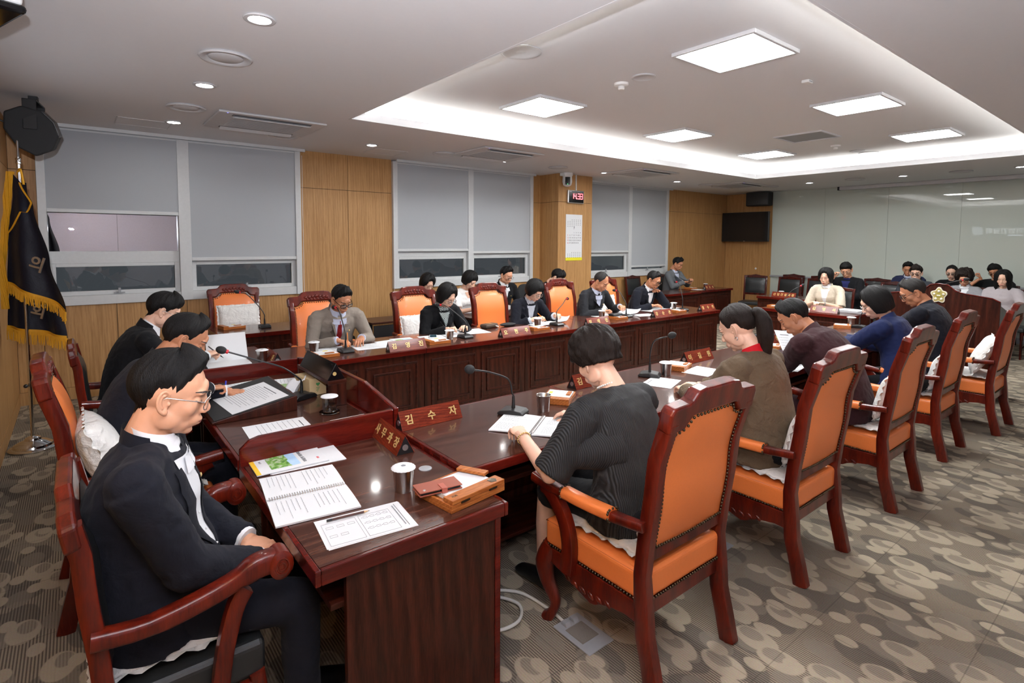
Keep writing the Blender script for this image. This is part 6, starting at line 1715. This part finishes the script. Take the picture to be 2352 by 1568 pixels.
        for s in (1, -1):
            hj, kj, aj = LG[s]
            sm = MB(); sm.tube([(aj.x - .06, aj.y, .045), (aj.x, aj.y, .05), (aj.x + .08, aj.y + s * .005, .038), (aj.x + .165, aj.y + s * .01, .026), (aj.x + .19, aj.y + s * .01, .02)], [(.044, .034), (.05, .038), (.037, .043), (.025, .04), (.012, .024)], 14, up=V((0, 0, 1)))
            link('shoe', remesh(sm, .012, 2), M_['shoe'], t, smooth=180)
    # hair and face
    hm = hair_mesh(hair, seed, part, sex).mesh('hair', True); hm.transform(HM)
    ho = link('hair', hm, HR[hcol], t, smooth=180)
    if front:
        def fs(nm, mat, f, nu, nv):
            mb = MB().grid(lambda u, v: HM @ f(u, v), nu, nv); return mb.build(nm, mat, t, smooth=180)
        for s in (1, -1):
            fs('eyebrow', M_['brow'], lambda u, v: on_head(sex, s * (.014 + .034 * u), .024 + .005 * math.sin(u * 2.6) + (v - .5) * (.0065 if sex == 'm' else .004) * (1.1 - u * .7), .0015), 8, 1)
            if head[0] > 12:
                fs('eyelid_line', M_['eye'], lambda u, v: on_head(sex, s * (.018 + .027 * u), .000 - .004 * math.sin(u * PI) + (v - .5) * .0035, .0012), 8, 1)
            else:
                fs('eye_white', M_['eyew'], lambda u, v: on_head(sex, s * (.019 + .025 * u), .003 + (v - .5) * .0085 * math.sin(max(.05, u) * PI * .97), .0010), 8, 2)
                fs('iris', M_['eye'], lambda u, v: on_head(sex, s * .0315 + (u - .5) * .0088, .003 + (v - .5) * .0080, .0016), 3, 3)
                fs('eyelid_line', M_['eye'], lambda u, v: on_head(sex, s * (.018 + .028 * u), .0065 + .0035 * math.sin(u * PI) + (v - .5) * .003, .0018), 8, 1)
        fs('lips', M_[lips] if lips else M_['lip'], lambda u, v: on_head(sex, (2 * u - 1) * .0215, -.0655 + (v - .5) * (.0145 if fem else .011) * (1 - abs(2 * u - 1) ** 2.2) + (.003 * (2 * u - 1) ** 2 if smile else 0), .0009), 10, 4)
        fs('mouth_line', M_['eye'], lambda u, v: on_head(sex, (2 * u - 1) * .019, -.0655 + (v - .5) * .0016, .0016), 8, 1)
    if glasses is not None:
        gm = MB(); gmat, gr, shape = glasses
        for s in (1, -1):
            pts = []
            for k in range(25):
                an = 2 * PI * k / 24; c, sn = math.cos(an), math.sin(an)
                if shape < 1: c = math.copysign(abs(c) ** shape, c); sn = math.copysign(abs(sn) ** shape, sn)
                pts.append(HM @ V((.104 - .010 * (c * s > 0) * abs(c) , s * .033 + .026 * c, -.002 + .020 * sn)))
            gm.tube(pts, gr, 6, cap=False)
            gm.tube([HM @ V((.094, s * .059, .004)), HM @ V((.05, s * .074, .006)), HM @ V((-.005, s * .081, .006)), HM @ V((-.020, s * .080, -.008))], gr, 6)
        gm.tube([HM @ V((.104, .008, .002)), HM @ V((.108, 0, .005)), HM @ V((.104, -.008, .002))], gr, 6)
        go = gm.build('glasses', gmat, t, smooth=60)
        for s in (1, -1):
            MB().grid(lambda u, v: HM @ V((.1035, s * .033 + .024 * (2 * u - 1) * math.sqrt(max(0, 1 - (2 * v - 1) ** 2 * .7)), -.002 + .018 * (2 * v - 1))), 4, 4, (.0006, 0, 0)).build('lens', M_['clear'], go, smooth=60)
    t_info = dict(t=t, W=Wm, HM=HM, arm=arm, hand=HMS, N=N, nk=nk, frame=frame, jac=jac, up=up)
    return t_info
def world_hair_tail(I, pts, rad, mat, name='ponytail', seed=0, sq=None, n=22):
    m = MB(); P = catmull([I['HM'] @ V(pts[0])] + [I['HM'] @ V(pts[0]) + V(p) for p in pts[1:]], 6)
    rr = [lerpk([(i / (len(rad) - 1), r) for i, r in enumerate(rad)], k / (len(P) - 1))[0] for k in range(len(P))]
    m.tube(P, rr, n)
    me = m.mesh(); 
    nn = [v.normal.copy() for v in me.vertices]
    for v, q in zip(me.vertices, nn): v.co += q * .006 * noise.noise(V((v.co.x * 70, v.co.y * 70, v.co.z * 14 + seed)))
    return link(name, me, mat, I['t'], smooth=180)
def held_pen(label, I, s, mat, ln=.14, tilt=(.35, 0, -.75), name='pen'):
    """a pen held by hand s (top-level: it is held, not worn)"""
    p = I['W'] @ (I['hand'][s] @ V((.105, 0, -.028)))
    d = V(tilt).normalized()
    a = p - d * ln * .68; b_ = p + d * ln * .32
    t = thing(name, label, 'pencil' if name == 'pencil' else 'pen', a)
    dd = b_ - a
    MB().tube([V((0, 0, 0)), dd * .86], .0042, 8).build('shaft', mat, t, smooth=40)
    MB().tube([dd * .86, dd], [.0040, .0008], 8).build('tip', M_['black'] if name == 'pen' else plain('pencil_wood', (.6, .45, .3)), t, smooth=40)
    return t
NAVY = cloth('navy_wool', srgb(18, 20, 30), .85); BLACKW = cloth('black_wool', srgb(12, 13, 17), .85); CHAR = cloth('charcoal_wool', srgb(36, 37, 41), .85); GREYJ = cloth('grey_linen', srgb(138, 128, 118), .85)
LGREY = cloth('mid_grey_wool', srgb(100, 103, 106), .85); MAROON = cloth('maroon_wool', srgb(50, 24, 28), .85); ROYAL = cloth('royal_blue', srgb(18, 30, 70), .8); BROWNL = cloth('brown_linen', srgb(98, 82, 64), .9, .9, fscale=14); BEIGE = cloth('beige_linen', srgb(206, 194, 174), .88)
WHITE = cloth('white_shirt', srgb(232, 233, 236), .8, .4); BLUESH = cloth('pale_blue_shirt', srgb(196, 202, 222), .8, .4); REDT = cloth('red_tie', srgb(130, 18, 24), .6, .3); STRIPE = cloth('striped_blouse', srgb(214, 218, 226), .8, .3, stripe=(38, 'v', .72), scol=srgb(120, 128, 146))
def _check():
    t = NT('checked_blouse'); ck = t.n('TexChecker', {'Vector': t.coord(), 'Scale': 110.0, 'Color1': c4(srgb(210, 222, 220)), 'Color2': c4(srgb(28, 44, 48))})
    t.p(Base_Color=ck.outputs[0], Roughness=.8); return t.m
CHECK = _check()
def _pleat():
    t = NT('pleated_black'); co = t.coord((1, 1, .12))
    w = t.n('TexWave', {'Vector': co, 'Scale': 48.0, 'Distortion': .3, 'Detail': 1.0, 'Detail Scale': 2.0}, wave_type='BANDS', bands_direction='Y')
    t.p(Base_Color=t.mix(w.outputs['Fac'], c4(srgb(10, 10, 11)), c4(srgb(46, 47, 49))), Roughness=.75)
    t.bump(w.outputs['Fac'], .5, .008); return t.m
PLEAT = _pleat()
BLK = M_['gloss']; WIRE = M_['steel']
def wpt(I, p): return I['W'] @ V(p)
# ---- head table
I = person('nearest seated man in a navy suit, hands in his lap, at the left front', (.13, 2.02), -14, 5, .565, 'm', 1.04, (17, 2, 0), 'a', 'short', 'k', 'suit', NAVY, WHITE, trousers=NAVY, hgt=.965, vw=1.5, vopen=.18,
           hands={1: (.42, 2.02, .66), -1: (.43, 1.90, .63)}, poses=('rest', 'rest'), hdir=((.75, -.65, -.15), (.8, .55, -.2)), glasses=(WIRE, .0016, .8), belly=.03, vox=.008, wide=1.06, seed=1, part=1.0)
A_, E_, T_ = I['arm'][1]; d = (T_ - E_).normalized()
w0 = T_ - d * .01
MB().tube([w0 - d * .009, w0 + d * .009], .033, 18).build('watch_strap', M_['steel'], I['t'], smooth=40, bevel=.002)
MB().ell(w0 + V((0, 0, .031)), (.017, .017, .006), 14, 8).build('watch_face', M_['gloss'], I['t'], smooth=60)
I = person('second man at the head table in navy, writing with a blue pen', (.12, 3.26), 0, 24, .59, 'm', 1.03, (34, -6, 0), 'c', 'crop', 'k', 'suit', NAVY, WHITE, trousers=NAVY,
           hands={1: (.66, 3.56, .80), -1: (.63, 3.62, .80)}, poses=('rest', 'pen'), hdir=((.8, -.3, -.1), (.85, .4, -.1)), vox=.010, seed=2)
held_pen('blue pen in the hand of the second man at the head table', I, -1, plain('pen_blue', srgb(40, 60, 190), .3), .14, (-.2, -.75, -.35))
I = person('man nearest the windows at the head table, dark suit and glasses', (.22, 4.66), 0, 20, .575, 'm', 1.02, (30, -4, 0), 'b', 'fringe', 'k', 'suit', BLACKW, WHITE, trousers=BLACKW,
           hands={1: (.70, 4.80, .82), -1: (.72, 4.55, .84)}, poses=('rest', 'pen'), glasses=(WIRE, .0016, .9), vox=.011, seed=3)
held_pen('black pen in the hand of the man nearest the windows', I, -1, M_['black'], .15, (.5, .1, -.5))
# ---- window row, facing the camera side
I = person('man in a light grey jacket and red tie writing with an orange pencil', (1.90, 5.20), -90, 22, .575, 'm', 1.0, (34, 12, 4), 'c', 'short', 'k', 'suit', GREYJ, BLUESH, REDT, GREYJ,
           hands={1: (2.04, 4.80, .80), -1: (1.80, 4.80, .80)}, poses=('rest', 'pen'), hdir=((.75, -.5, -.1), (.7, .6, -.1)), glasses=(BLK, .0028, .7), vox=.010, seed=4)
held_pen('orange pencil of the man in the grey jacket', I, -1, plain('pencil_orange', srgb(232, 130, 30), .4), .17, (-.05, -.25, -.9), 'pencil')
MB().tube([I['arm'][-1][2] - V((.012, 0, 0)), I['arm'][-1][2] - V((.004, 0, 0))], .031, 14).build('bracelet', M_['red'], I['t'], smooth=40)
I = person('bobbed woman in black jacket and checked blouse, head bowed', (3.04, 5.18), -90, 20, .57, 'f', 1.0, (38, 14, 6), 'b', 'bob', 'k', 'open', BLACKW, CHECK, trousers=BLACKW,
           hands={1: (3.16, 4.78, .80), -1: (2.96, 4.82, .79)}, poses=('rest', 'fist'), glasses=(WIRE, .0016, 1.0), vox=.010, seed=5, vopen=.3, collar=CHECK, lips='lipr')
I = person('woman with a dark fringe and striped cuffs writing in a navy jacket', (4.24, 5.18), -90, 22, .57, 'f', 1.0, (36, 10, 2), 'b', 'bobfr', 'k', 'open', NAVY, STRIPE, trousers=BLACKW,
           hands={1: (4.48, 4.80, .82), -1: (4.16, 4.82, .80)}, poses=('hold', 'pen'), glasses=(WIRE, .0015, .9), vox=.010, seed=6, sleeve=.86, vopen=.3, lips='lip')
for s in (1, -1):
    A_, E_, T_ = I['arm'][s]; e = E_.lerp(T_, .70); d = (T_ - E_).normalized()
    MB().tube([e - d * .03, e + d * .035], .043, 16).build('striped_cuff', STRIPE, I['t'], smooth=60)
held_pen('orange pencil of the woman with striped cuffs', I, -1, plain('pencil_orange', srgb(232, 130, 30), .4), .15, (.55, -.2, -.5), 'pencil')
I = person('balding man in a charcoal suit turning pages', (5.42, 5.18), -90, 18, .575, 'm', 1.0, (34, 14, 2), 'c', 'thin', 'g', 'suit', CHAR, BLUESH, trousers=CHAR,
           hands={1: (5.66, 4.82, .84), -1: (5.34, 4.84, .80)}, poses=('hold', 'pen'), vox=.011, seed=7)
held_pen('pen of the balding man', I, -1, M_['black'], .13, (.5, -.3, -.4))
HCm = (6.50, 4.86, 1.06)
I = person('man in navy resting his chin on his fist, glasses', (6.46, 5.16), -90, 22, .575, 'm', 1.0, (30, 6, 0), 'c', 'crop', 'k', 'open', NAVY, WHITE, trousers=NAVY,
           hands={1: (6.60, 4.90, .985), -1: (6.36, 4.84, .80)}, poses=('fist', 'rest'), hdir=((.05, -.9, .35), None), poles=((.5, .5, -1), None), glasses=(BLK, .0018, .8), vox=.011, seed=8)
d = (I['arm'][1][2] - I['arm'][1][1]).normalized()
MB().tube([I['arm'][1][2] - d * .02, I['arm'][1][2] - d * .002], .032, 16).build('wrist_watch', M_['steel'], I['t'], smooth=40)
# ---- staff behind
person('dark-haired person almost hidden behind the second orange chair', (3.62, 6.55), -90, 14, .585, 'f', .98, (38, 0, 0), 'b', 'bob', 'k', 'tee', BLACKW, vox=.015, seed=9, front=True)
I = person('woman in a white short-sleeved blouse reading at the dark desk', (4.26, 6.52), -90, 16, .585, 'f', 1.0, (32, 16, 0), 'b', 'bobfr', 'k', 'tee', cloth('white_blouse', srgb(238, 236, 234), .8, .4), trousers=BLACKW,
           hands={1: (4.50, 6.12, .79), -1: (4.22, 6.10, .79)}, poses=('rest', 'pen'), vox=.012, seed=10, sleeve=.40, collar=False)
MB().grid(lambda u, v: I['frame'](.86 + .16 * v)[0] + I['frame'](.86 + .16 * v)[3] * (.110 - .045 * v) + V((0, (2 * u - 1) * (.012 + .05 * v), 0)), 4, 4).build('neckline', SK['b'], I['t'], smooth=180)
held_pen('dark pen of the woman in white', I, -1, M_['black'], .13, (.3, -.1, -.8))
I = person('bespectacled man in black under the window, half hidden', (4.98, 6.60), -90, 14, .585, 'm', 1.0, (24, 6, 0), 'a', 'short', 'k', 'suit', BLACKW, WHITE, trousers=BLACKW, glasses=(WIRE, .0016, .8), vox=.015, seed=11)
I = person('young man in black bowed over papers before the oak column', (5.86, 6.58), -90, 26, .585, 'm', 1.0, (42, 30, 0), 'b', 'fringe', 'k', 'tee', BLACKW, trousers=BLACKW,
           hands={1: (6.02, 6.12, .80), -1: (5.80, 6.12, .80)}, poses=('hold', 'rest'), vox=.014, seed=12)
I = person('man in mid-grey jacket looking at his phone by the far window', (9.92, 7.06), -90, 10, .585, 'm', 1.04, (28, 14, 0), 'c', 'short', 'k', 'open', LGREY, BLUESH, trousers=LGREY,
           hands={1: (10.02, 6.66, .92), -1: (9.86, 6.68, .88)}, poses=('hold', 'hold'), vox=.014, seed=13, nb=.02)
t = thing('smartphone', 'black smartphone held by the man in mid-grey', 'phone', wpt(I, I['hand'][1] @ V((.09, -.01, -.035))), 20)
MB().box(-.075, .075, -.038, .038, -.004, .004).build('case', M_['black'], t, bevel=.003); MB().box(-.068, .068, -.034, .034, .004, .0045).build('screen', M_['gloss'], t)
# ---- right row, seen from behind
I = person('woman in a black pleated top seen from behind, pearl necklace', (1.84, 1.47), 90, 18, .585, 'f', 1.06, (32, -2, -4), 'b', 'pixie', 'd', 'tee', PLEAT, trousers=BLACKW,
           hands={1: (1.575, 1.90, .80), -1: (2.05, 2.00, .78)}, poses=('hold', 'rest'), hdir=((.9, -.35, .05), None), poles=((-.2, .55, -1.0), None), vox=.009, seed=14, sleeve=.47, wide=1.06, hgt=.95, collar=False, skirt=True, tex='pleated_top')
ne = MB()
for k in range(34):
    an = 2 * PI * k / 34; fr = I['frame'](1.0); ax = (I['nk'] - I['N']).normalized()
    ne.ell(I['N'] + ax * (.035 + .012 * math.cos(an)) + fr[3] * (.058 * math.cos(an)) + fr[2] * (.057 * math.sin(an)), (.0046,) * 3, 8, 6)
ne.build('pearl_necklace', plain('pearl', (.8, .78, .74), .25), I['t'], smooth=180)
d = (I['arm'][1][2] - I['arm'][1][1]).normalized()
w0 = I['arm'][1][2] - d * .012; br = MB(); o1 = d.orthogonal().normalized(); o2 = d.cross(o1)
for k in range(22):
    an = 2 * PI * k / 22; br.ell(w0 + (o1 * math.cos(an) + o2 * math.sin(an)) * .031, (.004,) * 3, 6, 5)
br.build('gold_bracelet', plain('gold', (.8, .6, .25), .25, 1.0), I['t'], smooth=60)
cape = MB()
for s in (1, -1):
    A_, E_, T_ = I['arm'][s]; fr = I['frame'](.45)
    cape.tube([A_ + V((0, 0, .0)), A_.lerp(E_, .5), A_.lerp(E_, .96)], [.064, .076, .080], 16); cape.tube([fr[0] + V((0, s * .07, .04)), A_.lerp(E_, .62)], [.11, .07], 14)
link('batwing_sleeves', (lambda me: (wrinkle(me, .004, 9, 3), me)[1])(remesh(cape, .010, 4)), PLEAT, I['t'], smooth=180)
I = person('woman with a dark ponytail, red collar and brown linen jacket', (2.98, 1.47), 90, 13, .585, 'f', 1.06, (30, 8, 0), 'b', 'tied', 'd', 'tee', BROWNL, trousers=BLACKW,
           hands={1: (2.92, 1.94, .78), -1: (3.12, 1.96, .78)}, vox=.009, seed=15, wide=1.12, collar=cloth('red_collar', srgb(190, 16, 30), .7, .3))
world_hair_tail(I, [(-.108, 0, .040), (-.04, 0, .012), (-.072, 0, -.035), (-.085, -.006, -.11), (-.082, -.015, -.19), (-.075, -.03, -.27)], [.020, .034, .044, .044, .034, .010], HR['d'], seed=2)
hb = MB(); hb.tube([I['HM'] @ V((-.116, 0, .041)), I['HM'] @ V((-.132, 0, .046))], .026, 16); hb.build('hair_band', M_['blackm'], I['t'], smooth=60)
MB().tube([I['HM'] @ V((-.002 + .008 * math.cos(a * PI / 5), .082 + .003, -.052 + .008 * math.sin(a * PI / 5))) for a in range(9)], .0022, 6).build('earring', M_['silver'], I['t'], smooth=60)
I = person('man in a maroon suit bent over a sheet, seen from behind', (4.12, 1.48), 90, 30, .585, 'm', 1.05, (40, 18, 0), 'c', 'crop', 'k', 'tee', MAROON, trousers=MAROON,
           hands={1: (4.26, 2.02, .82), -1: (4.52, 1.98, .82)}, poses=('hold', 'hold'), vox=.010, seed=16, wide=1.1, collar=MAROON)
d = (I['arm'][1][2] - I['arm'][1][1]).normalized()
MB().tube([I['arm'][1][2] - d * .012, I['arm'][1][2] + d * .006], .034, 14).build('watch_strap', M_['black'], I['t'], smooth=40)
I = person('woman in a royal blue jacket with round glasses, seen side-on', (5.34, 1.50), 90, 18, .585, 'f', 1.06, (28, 26, 0), 'b', 'bob', 'k', 'tee', ROYAL, trousers=BLACKW,
           hands={1: (5.38, 2.06, .80), -1: (5.60, 2.04, .80)}, glasses=(WIRE, .0016, 1.0), vox=.011, seed=17, wide=1.12, collar=ROYAL)
I = person('man with greying hair and glasses in a navy jacket by the lectern', (6.38, 1.52), 90, 16, .585, 'm', 1.05, (34, 28, 0), 'c', 'crop', 'g', 'tee', NAVY, trousers=NAVY,
           hands={1: (6.50, 2.04, .80), -1: (6.68, 2.04, .80)}, glasses=(BLK, .002, .8), vox=.011, seed=18, wide=1.1, collar=NAVY)
# ---- far end
I = person('woman in a beige short-sleeved jacket speaking into a microphone', (9.08, 3.58), 180, 10, .585, 'f', 1.02, (18, 4, -4), 'b', 'bob', 'k', 'open', BEIGE, WHITE, trousers=BEIGE,
           hands={1: (8.72, 3.50, .80), -1: (8.76, 3.66, .80)}, vox=.012, seed=19, sleeve=.48, vopen=.35, lips='lipr')
d = (I['arm'][1][2] - I['arm'][1][1]).normalized()
MB().tube([I['arm'][1][2] - d * .012, I['arm'][1][2] + d * .006], .031, 14).build('watch_strap', M_['silver'], I['t'], smooth=40)
I = person('man in a black jacket and blue shirt pressing his forehead', (10.62, 3.86), 180, 10, .585, 'm', 1.04, (26, 12, 6), 'a', 'fringe', 'k', 'open', BLACKW, cloth('indigo_shirt', srgb(38, 42, 92), .8, .4), trousers=BLACKW,
           hands={1: (10.20, 3.78, .80), -1: (10.26, 3.99, 1.10)}, poses=('rest', 'hold'), hdir=(None, (.15, .35, .9)), glasses=(WIRE, .0016, .9), vox=.013, seed=20, collar=False)
FARP = [('man in a navy jacket with folded gaze in the back row', (12.05, 3.38), (24, 10, 0), 'c', 'short', 'k', 'm', 'open', cloth('blue_jacket', srgb(38, 44, 74), .85), BLUESH, None, 1.0),
        ('round-faced man with glasses in a dark shirt, front row', (11.02, 2.98), (8, 6, 0), 'b', 'fringe', 'd', 'm', 'open', cloth('slate_shirt', srgb(52, 56, 62), .85), BLACKW, (BLK, .002, .9), 1.0),
        ('woman with tied hair and glasses in black, back row', (12.05, 2.74), (12, 4, 0), 'b', 'tied', 'k', 'f', 'tee', BLACKW, None, (WIRE, .0018, .9), 1.0),
        ('curly-haired woman in a grey jacket looking down', (11.02, 2.34), (22, 4, 0), 'a', 'curly', 'd', 'f', 'open', cloth('silver_grey', srgb(148, 148, 152), .85), WHITE, (BLK, .002, .9), .98),
        ('man in a black tee leaning his head on his hand', (12.05, 2.16), (16, -6, 12), 'c', 'fringe', 'k', 'm', 'tee', cloth('black_tee', srgb(18, 18, 20), .9), None, (BLK, .0018, .9), 1.0),
        ('young woman with long wavy black hair in a pale top', (11.02, 1.88), (14, 0, 0), 'b', 'long', 'k', 'f', 'tee', cloth('pale_mauve_top', srgb(178, 170, 172), .85), None, None, 1.0)]
for i, (l, p, hd, sk, ha, hc, sx, tp, ja, sh, gl, S_) in enumerate(FARP):
    kw = {}
    if i == 4: kw = dict(hands={-1: (11.86, 2.33, 1.12)}, poses=('rest', 'fist'), hdir=(None, (.1, -.3, .95)), sleeve=.38, collar=False)
    if i == 5: kw = dict(sleeve=.36, collar=False)
    person(l, p, 180, 4, .60 if p[0] > 12 else .575, sx, S_, hd, sk, ha, hc, tp, ja, sh, trousers=BLACKW, glasses=gl, vox=.015, seed=30 + i, **kw)
bpy.data.scenes.remove(_TS)
